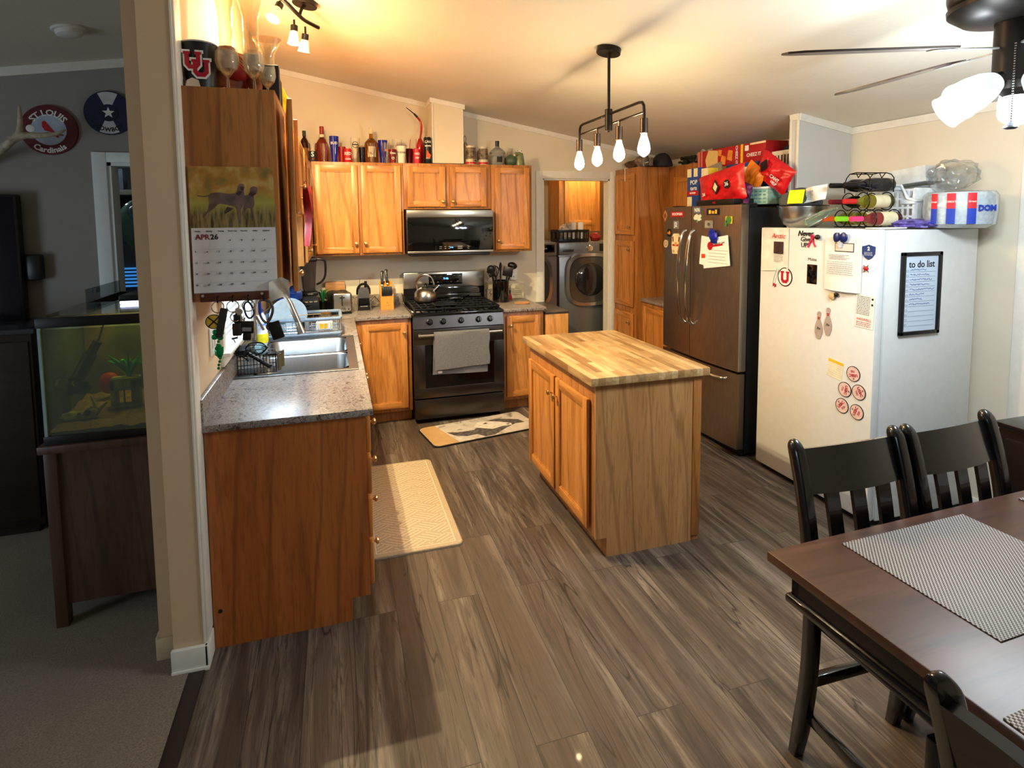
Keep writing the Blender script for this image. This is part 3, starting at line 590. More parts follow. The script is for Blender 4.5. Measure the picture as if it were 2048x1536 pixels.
t=mag('document','white insurance card and papers clipped to the right refrigerator door','paper',fx(1.07)-.004,1.255,.896,1.298,1.547,[('back_sheet',G().box(-.16,-.002,-.11,.0,0,.10,m=RY(6)),PAP),('front_sheet',G().box(-.13,-.004,-.105,.16,-.002,.105,m=RY(-8)),PAP),('printing',G().box(-.145,-.0048,-.04,-.10,-.004,-.01,m=RY(-3)),M('orange_red_print',(214,72,40),.6))],tilt=0)
o=disc(.03,-.0052,-.0042).to('red_seal',RED,t);o.location=(-.045,0,.045)
text('lettering','MEMBERSHIP CARD',.0165,INK,t,(.045,-.0046,.066),rot=(90,-8,0));G().box(-.01,-.0048,.04,.10,-.004,.054,m=RY(-8)).to('red_bar',RED,t)
lines(.2,-.06,.01,.02,4,.003,3,-.0048).X;g=lines(.22,-.06,.015,.022,5,.0028,3,-.0048);g.to('printed_lines',GREYP,t)
clip=lambda:G().blob((0,-.014,.0),(.045,.014,.034),14,.2,2.2,4).blob((-.012,-.02,.03),(.026,.01,.022),12,.2,2.,7)
mag('magnetic_clip','royal blue bulldog clip holding the card on the refrigerator','clip',fx(1.07)-.006,1.129,1.014,1.501,1.578,[('clip',clip(),M('blue_plastic',(24,40,170),.3)),('jaw',G().box(-.03,-.018,-.05,.03,-.002,-.02,.006),M('blue_plastic_dark',(18,26,120),.3))])
# --- on the freezer door
ZX=3.1895
t=mag('menu_sheet','creased restaurant flyer with red logo at the freezer door top left','paper',ZX,.715,.485,1.32,1.602,[('sheet',G().sheet(lambda u,v:(-.115+.23*u,-.003-.004*math.sin(u*6)*(1-v)-.002,-.14+.28*v+(.02*(u) if v<.1 else 0)),8,8,.0006),M('flyer_paper',(232,226,214),.8)),('photo',G().box(.0,-.012,-.02,.075,-.008,.055,m=None),M('dark_photo',(62,34,34),.6,var=.5,nscale=60))])
text('lettering','Arctic',.045,M('flyer_red',(200,50,44),.6,var=0),t,(.035,-.0115,.09),shear=.3);lines(.08,0,-.03,.008,6,.002,5,-.0115).to('printed_lines',GREYP,t)
t=T('magnet_lettering','black Never Give UP! lettering magnet with pink ribbon on the freezer','magnet',(ZX,.35,1.536),-90)
text('lettering','Never',.044,INK,t,(-.012,-.002,.034),shear=.3,bold=.0012);text('lettering','Give',.04,INK,t,(-.008,-.002,0),bold=.0004);text('lettering','UP!',.04,INK,t,(-.012,-.002,-.035),bold=.0004)
G().tube([(.014,-.004,-.045),(.03,-.004,-.012),(.052,-.004,.012),(.046,-.006,.028),(.036,-.006,.014),(.05,-.005,-.012),(.066,-.004,-.04)],.0055,6,sub=5).to('awareness_ribbon',M('pink_ribbon',(206,50,90),.5),t)
item('magnet','small black ball magnet right of the lettering on the freezer','magnet',(ZX-.014,.26,1.552),[('magnet',G().sph((0,0,0),.0155,14),BLKG)])
t=mag('team_magnet','round white U logo magnet with feathers on the freezer door','magnet',ZX,.569,.451,1.239,1.357,[('plate',disc(.058,-.002,0),INKW),('rim',ring(.053,.059,-.003,0),INK)])
U_=[(-.036,.036),(-.008,.036),(-.008,.024),(-.014,.024),(-.014,-.012),(-.006,-.02),(.006,-.02),(.014,-.012),(.014,.024),(.008,.024),(.008,.036),(.036,.036),(.036,.024),(.031,.024),(.031,-.02),(.016,-.038),(-.016,-.038),(-.031,-.02),(-.031,.024),(-.036,.024)]
G().prism(U_,-.0036,-.002).to('letter_u',CRIM,t)
for k_,(a,b) in enumerate(((-.098,-.05),(-.082,-.055))):
    G().prism([(a-.002,b-.02),(a+.012,b-.012),(a+.03,b+.06),(a+.034,b+.1),(a+.014,b+.06),(a,b+.02)],-.0024-.0006*k_,0).to('feather',INKW,t);G().prism([(a-.002,b-.02),(a+.012,b-.012),(a+.014,b+.004),(a,b+.002)],-.0034-.0006*k_,-.0024).to('feather_tip',CRIM,t)
    G().tube([(a,b-.02,-.0)]and[(a+.0,-.003,b),(a+.01,-.0034,b+.04),(a+.033,-.0034,b+.1)],.0012,5).to('quill',INK,t)
t=mag('letter','white printed letter held on the freezer door by a clip','paper',ZX-.002,.223,-.042,1.259,1.555,[('sheet',G().sheet(lambda u,v:(-.12+.235*u,-.004-.022*math.sin(PI*u)*(1-v)**2-.004*v,-.148+.292*v),10,10,.0006),PAP)])
G().box(-.05,-.0105,.07,.07,-.0095,.118).to('sticker',INK,t);G().box(-.046,-.0112,.074,.066,-.0104,.114).to('sticker_face',M('sticker_cream',(232,214,206),.6),t)
g=lines(.14,-.085,.05,.0075,4,.0022,1,-.0145,.6);g.to('printed_lines',GREYP,t);g=lines(.17,-.085,.012,.011,7,.0026,2,-.0265,.05);g.to('printed_lines',GREYP,t)
mag('magnetic_clip','dark blue butterfly shaped clip holding the letter on the freezer','clip',ZX-.008,.144,.055,1.492,1.579,[('clip',G().blob((-.02,-.016,.02),(.026,.012,.028),12,.1,2,1).blob((.022,-.016,.02),(.026,.012,.028),12,.1,2,3),M('navy_plastic',(20,34,96),.3)),('jaw',G().prism([(-.022,.012),(.022,.012),(.006,-.036),(-.006,-.036)],-.018,-.008),M('clear_plastic_grey',(200,206,216),.3))])
bd=[(-.037,.03),(-.02,.034),(0,.04),(.02,.034),(.037,.03),(.036,-.008),(.02,-.03),(0,-.04),(-.02,-.03),(-.036,-.008)]
t=mag('badge_magnet','blue shield badge magnet at the right edge of the freezer door','magnet',ZX,-.023,-.098,1.442,1.522,[('plate',G().prism(bd,-.004,0),M('badge_blue',(30,60,120),.4))]);text('lettering','2',.026,INKW,t,(0,-.0045,.018),bold=.001);lines(.05,-.025,-.002,.007,3,.002,4,-.0048,.1).to('printed_lines',INKW,t)
mag('magnet','tiny red and black insect magnet below the shield badge','magnet',ZX,-.03,-.068,1.375,1.417,[('body',G().blob((0,-.006,0),(.014,.006,.012),10,.2,3,2),RED),('legs',G().tube([(-.014,-.004,.016),(0,-.006,0),(.016,-.004,-.018)],.002,5).tube([(.014,-.004,.018),(0,-.006,0),(-.012,-.004,-.02)],.002,5),INK)])
mag('magnet','small cream and black figure magnet under the letter','magnet',ZX-.002,.186,.103,1.203,1.251,[('body',G().blob((-.008,-.008,-.004),(.022,.008,.02),12,.15,2,5),M('cream_resin',(214,180,130),.5)),('cap',G().blob((.02,-.008,.008),(.014,.008,.012),10,.15,2,6),BLK)])
pin=[(-.012,-.08),(.012,-.08),(.026,-.045),(.027,-.018),(.02,.01),(.009,.035),(.008,.045),(.014,.06),(.012,.074),(0,.081),(-.012,.074),(-.014,.06),(-.008,.045),(-.009,.035),(-.02,.01),(-.027,-.018),(-.026,-.045)]
for y0,y1,z0,z1,w_ in ((.269,.213,.963,1.125,'left'),(.207,.149,.995,1.155,'right')):
    t=mag('bowling_pin_magnet','%s one of two bowling pin magnets on the freezer door'%w_,'magnet',ZX,y0,y1,z0,z1,[('plate',G().prism(pin,-.004,0),M('pin_grey',(176,160,152),.5)),('stripe',G().box(-.009,-.005,.034,.009,-.004,.039).box(-.01,-.005,.042,.01,-.004,.047),RED)]);text('lettering','Pin',.02,INK,t,(0,-.0046,-.02),shear=.3)
t=mag('magnet_list','narrow printed reference card with red footer on the freezer door','paper',ZX,.005,-.104,1.078,1.258,[('card',rect(.108,.178,-.0015,0),PAP)],tilt=2)
lines(.08,-.048,.075,.0085,12,.0035,9,-.0024,.05).to('printed_lines',GREYP,t);text('lettering','HASWELL',.02,M('flyer_red',(200,50,44)),t,(0,-.002,-.045));lines(.09,-.045,-.062,.009,3,.003,8,-.0024,.1).to('red_lines',RED,t);disc(.006,-.0024,-.0015).to('icon',INK,t).location=(.042,0,.07);disc(.006,-.0024,-.0015).to('icon',INK,t).location=(.042,0,.04)
t=mag('magnet_calendar','small cream card with a yellow header low on the freezer door','paper',ZX,.171,.069,.759,.869,[('card',rect(.1,.1,-.0015,0),M('cream_card',(232,226,204),.7)),('header',G().box(-.05,-.0024,.034,.05,-.0015,.05),YEL),('columns',lines(.085,-.042,.022,.012,6,.0012,3,-.0024,0,wordy=False),M('faint_print',(200,190,150),.7))],tilt=7)
for i,(y0,y1,z0,z1,ti,wh) in enumerate([(.045,-.041,.777,.859,170,'topmost'),(.093,.01,.679,.756,100,'left one of the middle pair'),(.006,-.078,.686,.767,60,'right one of the middle pair'),(.108,.022,.581,.662,-50,'bottom left'),(.014,-.071,.576,.655,-70,'bottom right')]):
    t=mag('round_badge_magnet','round pink league badge magnet, %s of the five'%wh if 'middle' not in wh else 'round pink league badge magnet, %s of five'%wh,'magnet',ZX,y0,y1,z0,z1,[('plate',disc(.041,-.003,0),M('badge_pink',(226,196,190),.5)),('rim',ring(.0385,.0415,-.0038,0),INK)],group='round league badge magnets',tilt=ti)
    text('lettering','USBC',.022,M('badge_red',(170,40,60),.5,var=0),t,(0,-.0036,.008),bold=.0006);text('lettering','700',.018,MC['badge_red'],t,(0,-.0036,-.014));text('lettering','X',.016,INK,t,(0,-.0036,.026))
# to do list board on the freezer side (faces the camera, -y)
t=T('hanging_board','black framed to do list board hung on the freezer side','board',(3.484,-.112,1.259))
W2,H2=.14,.22
g=G().box(-W2,-.016,-H2,-W2+.024,0,H2,.003).box(W2-.024,-.016,-H2,W2,0,H2,.003).box(-W2,-.016,-H2,W2,0,-H2+.02,.003).box(-W2,-.016,H2-.02,W2,0,H2,.003);g.to('frame',BLK,t)
G().box(-W2+.01,-.008,-H2+.01,W2-.01,-.0005,H2-.01).to('board_face',M('board_pale',(206,222,240),.35,var=0),t)
text('lettering','to do list',.052,INK,t,(0,-.009,.155),bold=.0004,sx=.95)
g=G()
for i in range(12): z=.115-i*.0262;g.box(-.085,-.0088,z,.10,-.008,z+.0012);g.box(-.104,-.0088,z,-.092,-.008,z+.001).box(-.104,-.0088,z+.011,-.092,-.008,z+.012).box(-.104,-.0088,z,-.103,-.008,z+.012).box(-.093,-.0088,z,-.092,-.008,z+.012)
g.to('ruled_lines',M('ruled_blue',(90,110,150),.6,var=0),t)
rr=random.Random(4);MK=M('marker_blue',(40,60,150),.5,var=0)
for i in range(8):
    z=.119-i*.0262;g=G();x=-.08;P=[]
    L_=.09+rr.random()*.09
    while x<-.08+L_: P.append((x,-.0094,z+.004+rr.random()*.010));x+=.0035+rr.random()*.002
    g.tube(P,.0009,4).to('handwriting',MK,t)
# ================================================================ LAUNDRY
PW=M('graphite_panel',(128,130,132),.35,.6,var=.03);DG=M('door_dark_glass',(34,32,32),.08,coat=.5,var=0)
def laund(name,label,loc,disp):
    t=T(name,label,'laundry machine',loc)
    G().box(0,.02,.36,.686,.74,1.43,.012).box(.0,.0,1.29,.686,.05,1.425,.012).to('body',PW,t)
    G().box(0,0,.0,.686,.72,.352,.01).to('pedestal_drawer',PW,t);G().box(.02,-.004,.30,.66,.0,.315).to('pedestal_handle',DG,t)
    G().box(0,0,.36,.686,.03,1.28,.01).to('front_panel',PW,t)
    R_=.262;cx,cz=.343,1.03
    sq=lambda r,e=3.4,n=48:[(cx+r*math.copysign(abs(math.cos(2*PI*i/n))**(2/e),math.cos(2*PI*i/n)),cz+r*math.copysign(abs(math.sin(2*PI*i/n))**(2/e),math.sin(2*PI*i/n))) for i in range(n)]
    A=sq(.285);B_=sq(.245);g=G();n=48
    vs=[(a,-.002,b) for a,b in A]+[(a,-.04,b) for a,b in sq(.278)]+[(a,-.044,b) for a,b in B_]+[(a,-.018,b) for a,b in sq(.235)]
    fs=[]
    for k_ in range(3):
        for i in range(n): j=(i+1)%n;fs.append((k_*n+i,k_*n+j,(k_+1)*n+j,(k_+1)*n+i))
    g._f(vs,fs);d=g.to('door',M('door_ring_chrome',(190,188,184),.2,.9,var=0),t)
    G().prism(sq(.238),-.03,-.004).to('door_panel',M('door_smoke',(84,80,76),.12,.4,coat=.4,var=.05),d)
    G().sph((0,0,0),(.18,.18,.045),28,m=TR(cx,-.022,cz)@RX(90)).to('door_glass',DG,d)
    kb=G().cyl((0,0,0),.037,.03,24,TR(.345,.0,1.36)@RX(90),r2=.031,bev=.003).to('dial',CHR,t)
    G().box(.04,-.006,1.325,.165,.0,1.35,.004).to('detergent_drawer',M('panel_dark',(60,58,58),.3),t);G().box(.46,-.004,1.325,.66,.002,1.405,.002).to('display_panel',BLKG,t)
    text('panel_marks',disp,.02,M('panel_white',(190,196,205)),t,(.56,-.005,1.365));return t
laund('clothes_dryer','graphite front loading dryer seen through the laundry doorway, the fuller one',(2.745,3.13,0),'88:8')
laund('clothes_washer','graphite front loading washer half hidden at the left of the doorway',(2.035,3.13,0),'0:45')
cabinet('laundry_cabinet','knotty orange pine cabinet above the laundry machines',(2.94,3.608,0),0,.50,.341,1.53,2.30,[('door',.06,1.6,.44,2.24,None,None)],mat=PINE,dmat=PINE)
# black tray basket with rolls and cups on the dryer
t=T('tray_basket','black plastic basket with cutout holes on top of the dryer','basket',(2.915,3.25,1.431))
g=G().box(-.17,-.11,0,.17,.11,.012,.004)
for yy in (-.11,.11):
    g.box(-.17,yy-.004,.0,.17,yy+.004,.03,.001).box(-.17,yy-.006,.10,.17,yy+.006,.125,.002)
    for i in range(8): x=-.165+i*.047;g.box(x-.008,yy-.004,.02,x+.008,yy+.004,.11)
for xx in (-.17,.17):
    g.box(xx-.004,-.11,0,xx+.004,.11,.03).box(xx-.006,-.11,.10,xx+.006,.11,.125)
    for i in range(5): y=-.1+i*.05;g.box(xx-.004,y-.006,.02,xx+.004,y+.006,.11)
g.to('basket',BLK,t)
item('bag','crumpled white and red bag lying in the black laundry basket','bag',(2.88,3.25,1.51),[('bag',G().blob((0,0,0),(.085,.07,.10),20,.25,2.5,3,flat=.066),M('bag_print',(214,196,190),.5,var=.6,nscale=14))])
for i,x in enumerate((2.935,3.02)):
    item('paper_cup','%s of two white cups in the black laundry basket'%('left' if i==0 else 'right'),'cup',(x,3.20,1.4425),[('paper_cup',G().open_lathe([(.0,.002),(.022,.002),(.03,.19),(.027,.19),(.02,.006),(0,.006)],seg=18),WHT)],group='white cups in the laundry basket')
item('bottle_cap_bundle','round red bundle lying on the dryer right of the basket','bag',(3.2,3.22,1.4275),[('bundle',G().blob((0,0,.045),(.06,.05,.045),18,.22,2.6,8),M('red_cloth',(150,24,24),.6,var=.3))])
# ================================================================ SINK, COUNTER THINGS
sk=T('kitchen_sink','double bowl stainless steel sink set into the granite look counter','sink',(0,0,CZ))
def bowl(g,x0,y0,x1,y1,dep,r=.05):
    def rr(x0,y0,x1,y1,r,z):
        P=[]
        for cx,cy,a0 in ((x1-r,y1-r,0),(x0+r,y1-r,90),(x0+r,y0+r,180),(x1-r,y0+r,270)):
            for i in range(7): a=math.radians(a0+15*i);P.append((cx+r*math.cos(a),cy+r*math.sin(a),z))
        return P
    L=[rr(x0-.012,y0-.012,x1+.012,y1+.012,r+.01,.0035),rr(x0,y0,x1,y1,r,-.004),rr(x0+.008,y0+.008,x1-.008,y1-.008,r,-dep+.03),rr(x0+.035,y0+.035,x1-.035,y1-.035,r*.7,-dep)]
    vs=sum(L,[]);n=28;fs=[]
    for k in range(3):
        for i in range(n): j=(i+1)%n;fs.append((k*n+i,k*n+j,(k+1)*n+j,(k+1)*n+i))
    fs.append(tuple(3*n+i for i in range(n)));g._f(vs,fs)
    cx,cy=(x0+x1)/2,(y0+y1)/2
    g.lathe([(.045,-dep+.002),(.03,-dep+.0035),(.028,-dep-.004),(0,-dep-.004)],(cx,cy,0),20)
    return g
b1=(.115,.685,.555,1.035);b2=(.115,1.085,.555,1.475)
bowl(G(),*b1,.17).to('bowl',SINK,sk,ang=60);bowl(G(),*b2,.17).to('bowl',SINK,sk,ang=60)
g=G()
for a in ((.018,.63,.104,1.53),(.566,.63,.612,1.53),(.104,.63,.566,.673),(.104,1.047,.566,1.073),(.104,1.487,.566,1.53)): g.box(a[0],a[1],.0005,a[2],a[3],.0035)
g.tube([(.018,.63,.003),(.612,.63,.003),(.612,1.53,.003),(.018,1.53,.003)],.003,8,closed=True);g.to('rim',SINK,sk)
fa=T('faucet','tall stainless pull-down gooseneck faucet behind the sink','faucet',(.062,1.10,CZ+.0036))
G().lathe([(.028,0),(.028,.006),(.02,.012),(.018,.05),(.016,.06),(0,.06)],seg=20).to('base',SST,fa)
G().tube([(0,0,.05),(0,0,.20),(.006,-.002,.30),(.05,-.006,.375),(.11,-.01,.385),(.165,-.01,.35),(.195,-.012,.30)],.0135,14,sub=6).to('neck',SST,fa)
G().rod((.193,-.012,.305),(.235,-.014,.19),.0155,16,.0165).rod((.236,-.014,.187),(.255,-.016,.12),.017,16,.026).to('spray_head',SST,fa)
G().rod((.0,-.02,.05),(.03,-.065,.075),.006,10).to('lever',SST,fa);G().box(.257,-.02,.145,.272,-.01,.185,.004).to('spray_button',BLK,fa)
# dish soap
sp=T('dish_soap_bottle','white and yellow dish soap bottle standing behind the sink rim','bottle',(.068,1.40,CZ+.0036))
prof=[(0,0),(.026,.002),(.031,.02),(.033,.06),(.031,.11),(.027,.15),(.02,.185),(.011,.2),(.011,.205),(0,.205)]
G().lathe(prof,seg=22).to('bottle',M('soap_white',(236,240,242),.25,var=0),sp);G().lathe([(.0,.0),(.0335,.02),(.0345,.06),(.0335,.075),(0,.075)],seg=22).to('yellow_label',M('soap_yellow',(240,226,40),.4),sp)
text('lettering','DAWN',.02,M('soap_blue',(30,110,200),.4,var=0),sp,(0.012,-.033,.135),rot=(90,0,20),bold=.001);G().cyl((0,0,.205),.009,.025,14).to('cap',BLUEP,sp);lines(.03,-.012,.118,.007,3,.002,2,-.036).to('label_lines',MC['soap_blue'],sp)
# drying rack
RK=M('rack_bluegrey',(132,150,168),.4)
dk=T('dish_drying_rack','blue grey two level dish drying rack behind the sink','dish rack',(.03,1.56,CZ))
def rring(x0,y0,x1,y1,z,r=.012,h=None):
    return [(x0+.03,y0,z),(x1-.03,y0,z),(x1-.008,y0+.008,z),(x1,y0+.03,z),(x1,y1-.03,z),(x1-.008,y1-.008,z),(x1-.03,y1,z),(x0+.03,y1,z),(x0+.008,y1-.008,z),(x0,y1-.03,z),(x0,y0+.03,z),(x0+.008,y0+.008,z)]
g=G().box(.0,0,.0,.505,.36,.012,.006).tube(rring(0,0,.505,.36,.02),.011,8,closed=True);g.to('tray',RK,dk)
g=G().tube(rring(.02,.01,.505,.35,.118),.012,8,closed=True).box(.2,.0,.10,.28,.022,.132,.004);g.to('top_rail',RK,dk)
g=G()
for i in range(12): x=.04+i*.04;g.tube([(x,.012,.11),(x,.03,.03),(x,.33,.03),(x,.348,.11)],.0016,5)
for y in (.02,.12,.24,.34): g.tube([(.02,y,.035),(.49,y,.035)],.0016,5)
for x in (.01,.495):
    for y in (.02,.34): g.rod((x,y,.01),(x,y,.115),.005,8)
g.to('wire_basket',CHR,dk)
item('plate','large pale blue white plate leaning upright in the drying rack','plate',(.19,1.80,CZ+.125),[('plate',G().lathe([(0,0),(.075,.002),(.122,.014),(.124,.018),(.12,.018),(.072,.007),(0,.005)],seg=32),M('plate_pale',(206,224,234),.2,coat=.4))],rot=(98,0,8))
item('food_container','clear lidded food container stacked at the drying rack front','container',(.12,1.63,CZ+.0385),[('body',G().box(-.06,-.035,0,.06,.035,.055,.006),TGL),('lid',G().box(-.064,-.039,.055,.064,.039,.066,.004),M('lid_aqua',(150,210,226),.4))])
item('cutlery_cup','pale grey cutlery cup hanging inside the drying rack','cup',(.30,1.64,CZ+.0385),[('cutlery_cup',G().open_lathe([(0,0),(.028,0),(.036,.075),(.033,.075),(.026,.004),(0,.004)],seg=16),M('cup_grey',(170,180,190),.4))])
item('food_container','white container with yellow print at the right of the drying rack','container',(.43,1.635,CZ+.0385),[('body',G().box(-.055,-.035,0,.055,.035,.05,.006),WHT),('label',G().box(-.03,-.0355,.01,.02,-.0351,.042),YEL)])
item('mug','blue handled mug upside down at the left of the drying rack','mug',(.10,1.86,CZ+.04),[('body',G().open_lathe([(.036,0),(.04,.1),(0,.1),(0,.096),(.035,.094),(.032,0)],seg=20),M('mug_blue',(60,130,190),.3)),('handle',G().tube([(-.036,0,.02),(-.07,0,.03),(-.07,0,.075),(-.036,0,.085)],.006,8,sub=4),M('mug_blue',(60,130,190),.3))])
item('skimmer','gold wire mesh skimmer resting across the drying rack','utensil',(.41,1.70,CZ+.132),[('handle',G().rod((-.2,-.02,.002),(.0,0,.002),.0025,8),GOLD),('mesh',G().sph((.03,.0,.004),(.034,.03,.008),14),M('mesh_gold',(140,100,50),.4,.7))])
# caddy on the sink corner
cd=T('wire_caddy','black wire caddy crammed with brushes at the near sink corner','caddy',(.115,.745,CZ+.004),8)
g=G()
for z in (.004,.05,.095): g.tube([(-.09,-.06,z),(.09,-.06,z),(.09,.06,z),(-.09,.06,z)],.002,5,closed=True)
for i in range(13): x=-.09+i*.015;g.rod((x,-.06,.004),(x,-.06,.095),.0013,5).rod((x,.06,.004),(x,.06,.095),.0013,5)
for i in range(8): y=-.06+i*.017;g.rod((-.09,y,.004),(-.09,y,.13),.0013,5).rod((.09,y,.004),(.09,y,.095),.0013,5).rod((-.09,y,.004),(.09,y,.004),.0013,5)
g.tube([(-.085,.055,.09),(-.085,.055,.19),(-.04,.055,.19),(-.04,.055,.15),(.0,.055,.15),(.0,.055,.09)],.002,6);g.to('basket',BLKM,cd)
item('dish_brush','black dish brush lying handle down in the wire caddy','brush',(.10,.73,CZ+.06),[('handle',G().rod((-.04,.02,.05),(.085,-.05,-.02),.009,10,.012),BLK),('bristles',G().blob((-.05,.02,.055),(.036,.032,.028),14,.3,5,3),M('bristle_dark',(36,36,40),.8))])
item('spatula','black turner lying crosswise in the wire caddy','utensil',(.115,.76,CZ+.085),[('handle',G().rod((-.08,-.02,.015),(.06,.015,.0),.007,8),BLK),('head',G().box(.05,-.02,-.004,.12,.05,.004,.003),BLK)])
item('whisk_head','black looped beater lying on the caddy top','utensil',(.09,.735,CZ+.125),[('loops',(lambda g:[g.tube([(-.03,0,0),(.0,.03*math.cos(a),.03*math.sin(a)),(.05,.028*math.cos(a),.028*math.sin(a)),(.08,0,0)],.0025,6,sub=4) for a in [i*PI/4 for i in range(8)]] and g)(G()),BLKM)])
item('scrubber','round pale blue scrubber disc in the wire caddy','scrubber',(.135,.765,CZ+.115),[('scrubber',G().lathe([(0,-.006),(.028,-.006),(.033,0),(.028,.008),(0,.009)],seg=22),M('scrub_blue',(150,190,206),.5,var=.2,nscale=120))],rot=(60,0,20))
item('scouring_cloth','folded olive brown cloth hanging over the caddy right side','cloth',(.222,.75,CZ+.05),[('cloth',G().sheet(lambda u,v:(.012*math.sin(u*9)-.002+.012*u,-.05+.11*u,-.04+.085*v),12,6,.004),M('olive_cloth',(96,88,62),.9,bump=.3))])
item('bottle_brush','curly black wire whisk sticking out of the caddy left side','utensil',(.05,.70,CZ+.105),[('wire',G().tube([(.03,.02,-.04),(.0,.0,.0),(-.02,-.01,.06),(-.03,-.02,.09)],.0025,6,sub=5).tube([(.03,.02,-.03),(-.0,.0,-.01),(-.03,-.03,.02),(-.01,-.05,.01),(.02,-.03,0)],.002,6,sub=5).rod((-.036,-.022,.088),(-.01,-.02,.092),.005,8),BLKM)])
# switch plate by the keys
sw=T('light_switch','white double switch plate on the wall under the calendar cabinet','switch',(.0005,.30,1.17),90)
G().box(-.06,-.006,-.06,.06,0,.06,.004).to('plate',WHT,sw)
for x in (-.024,.024): G().box(x-.012,-.009,-.03,x+.012,-.005,.03,.002).to('rocker',M('switch_grey',(214,214,208),.4),sw)
# ---- calendar
PY=-.0575
cl=T('calendar','wall calendar with a two dog photo above an april page, on the cabinet side','calendar',(.1635,PY,1.652))
g=G().box(-.142,-.003,.0,.142,0,.222);k=N('calendar_meadow');v=k.co(rand=False);a=k.noise(v,16,3,.5);sp_=k.n('SeparateXYZ');tcn=k.n('TexCoord');k.l(tcn.outputs['Object'],sp_.inputs[0])
mr=k.n('MapRange');mr.inputs['From Min'].default_value=.0;mr.inputs['From Max'].default_value=.222;k.l(sp_.outputs['Z'],mr.inputs[0])
up=k.ramp(a,[(.35,srgb(120,112,50)),(.5,srgb(178,126,50)),(.65,srgb(196,168,96))]);gr=k.noise(k.co((8,8,1),rand=False),14,4,.6);lo=k.ramp(gr,[(.35,srgb(70,58,30)),(.6,srgb(150,130,84))])
mm=k.n('MixRGB');k.l(k.ramp(mr.outputs[0],[(.22,(0,0,0)),(.4,(1,1,1))]),mm.inputs[0]);k.l(lo,mm.inputs[1]);mid=k.mix(k.ramp(mr.outputs[0],[(.4,(0,0,0)),(.65,(1,1,1))]),srgb(170,160,74),up);k.l(mid,mm.inputs[2]);k.set(Base_Color=mm.outputs[0],Roughness=.5)
pic=g.to('photo_page',k.m,cl)
DOG=M('dog_print',(112,88,82),.6,var=.25,nscale=30);DOGD=M('dog_print_dark',(64,46,46),.6,var=.1)
S_=lambda pts:[((x-520)*.284/950,.222-(y-80)*.222/670) for x,y in pts]
body=S_([(120,370),(140,395),(200,402),(262,392),(290,368),(380,362),(470,378),(550,372),(575,345),(585,290),(610,262),(650,270),(662,305),(650,345),(655,400),(650,480),(620,530),(598,560),(600,700),(580,700),(572,560),(545,520),(460,500),(380,485),(345,500),(300,545),(230,590),(195,630),(180,620),(240,560),(262,480),(255,405),(200,412),(140,405)])
b2_=S_([(655,395),(700,390),(718,350),(730,305),(765,292),(800,305),(808,345),(790,375),(760,400),(765,500),(740,540),(745,680),(728,680),(715,540),(680,525),(650,590),(638,590),(640,530),(655,480)])
G().prism(body,-.0038,-.003).to('dog_figure',DOG,pic);G().prism(b2_,-.0036,-.003).to('dog_figure',DOG,pic)
for P_ in ([(455,520),(520,540),(470,575),(430,600),(425,580)],[(560,380),(590,350),(640,350),(600,400)],[(700,380),(740,355),(790,372),(740,410)],[(610,300),(650,300),(645,340),(620,340)]): G().prism(S_(P_),-.0042,-.0038).to('dog_shading',DOGD,pic)
pg=G().sheet(lambda u,v:(-.142+.284*u,-.002-.006*(1-v)**2-.003*math.sin(PI*u),-.237+.237*v),10,10,.001).to('date_page',M('calendar_paper',(222,220,224),.7,var=.02),cl)
text('month_lettering','APR',.026,M('month_red',(128,54,46),.6,var=0),pg,(-.106,-.0035,-.034),bold=.0008);text('month_lettering','26',.026,INK,pg,(-.067,-.0045,-.034),bold=.0008)
days=[[None,None,None,1,2,3,4]]+[[5+7*r+c for c in range(7)] for r in range(3)]+[[26,27,28,29,30,None,None]]
for c,dn in enumerate(('Sunday','Monday','Tuesday','Wednesday','Thursday','Friday','Saturday')): text('weekday_lettering',dn,.0065,INK,pg,(-.121+c*.0385,-.005,-.012))
for r,row in enumerate(days):
    for c,d_ in enumerate(row):
        if d_: text('date_numeral',str(d_),.0085,INK,pg,(-.130+c*.0388,-.0065-.0015*r,-.046-r*.0405),bold=.0003)
g=G()
for r in range(6): g.box(-.138,-.0058-.0014*r,-.037-r*.0405,.138,-.005-.0014*r,-.0366-r*.0405) if r else None
g.to('grid_lines',M('grid_grey',(176,176,184),.7,var=0),pg)
item('plastic_bag','crumpled clear plastic bag corner sticking out under the calendar cabinet','bag',(.312,PY-.012,1.435),[('bag',G().sheet(lambda u,v:(-.035+.07*u,-.012-.012*math.sin(5*u+3*v),-.045+.075*v-.03*abs(u-.6)),8,8,.0008),M('cloudy_plastic',(222,222,212),.3,alpha=.5,var=.1))])
# hook rail and keys
hr=T('key_hook_rail','dark wooden key rail with four hooks under the calendar','rail',(.155,-.0575,1.397))
G().box(-.115,-.012,-.016,.115,0,.016,.003).to('board',wood('rail_wood',(70,34,16),(98,50,26),(112,60,32),axis='x'),hr)
for x in (-.055,-.005,.048,.102):
    G().tube([(x,-.012,.004),(x,-.026,.0),(x,-.03,-.012),(x,-.022,-.018),(x,-.018,-.01)],.0025,7,sub=4).to('hook',BLKM,hr)
for x in (-.105,.095): G().cyl((0,0,0),.005,.003,10,TR(x,-.012,.008)@RX(90)).to('screw',CHR,hr)
def kring(g,x,z,r,y=0,t=.0016,rx=1): g.tube([(x+rx*r*math.cos(2*PI*i/18),y+.3*r*math.sin(2*PI*i/18),z+r*math.sin(2*PI*i/18)) for i in range(18)],t,6,closed=True);return g
def keyset(x,label,fn):
    t=T('key_ring',label,'keys',(x,-.083,1.377));t.scale=(1.22,1.1,1.18);kring(G(),0,-.012,.017).to('ring',CHR,t);fn(t);return t
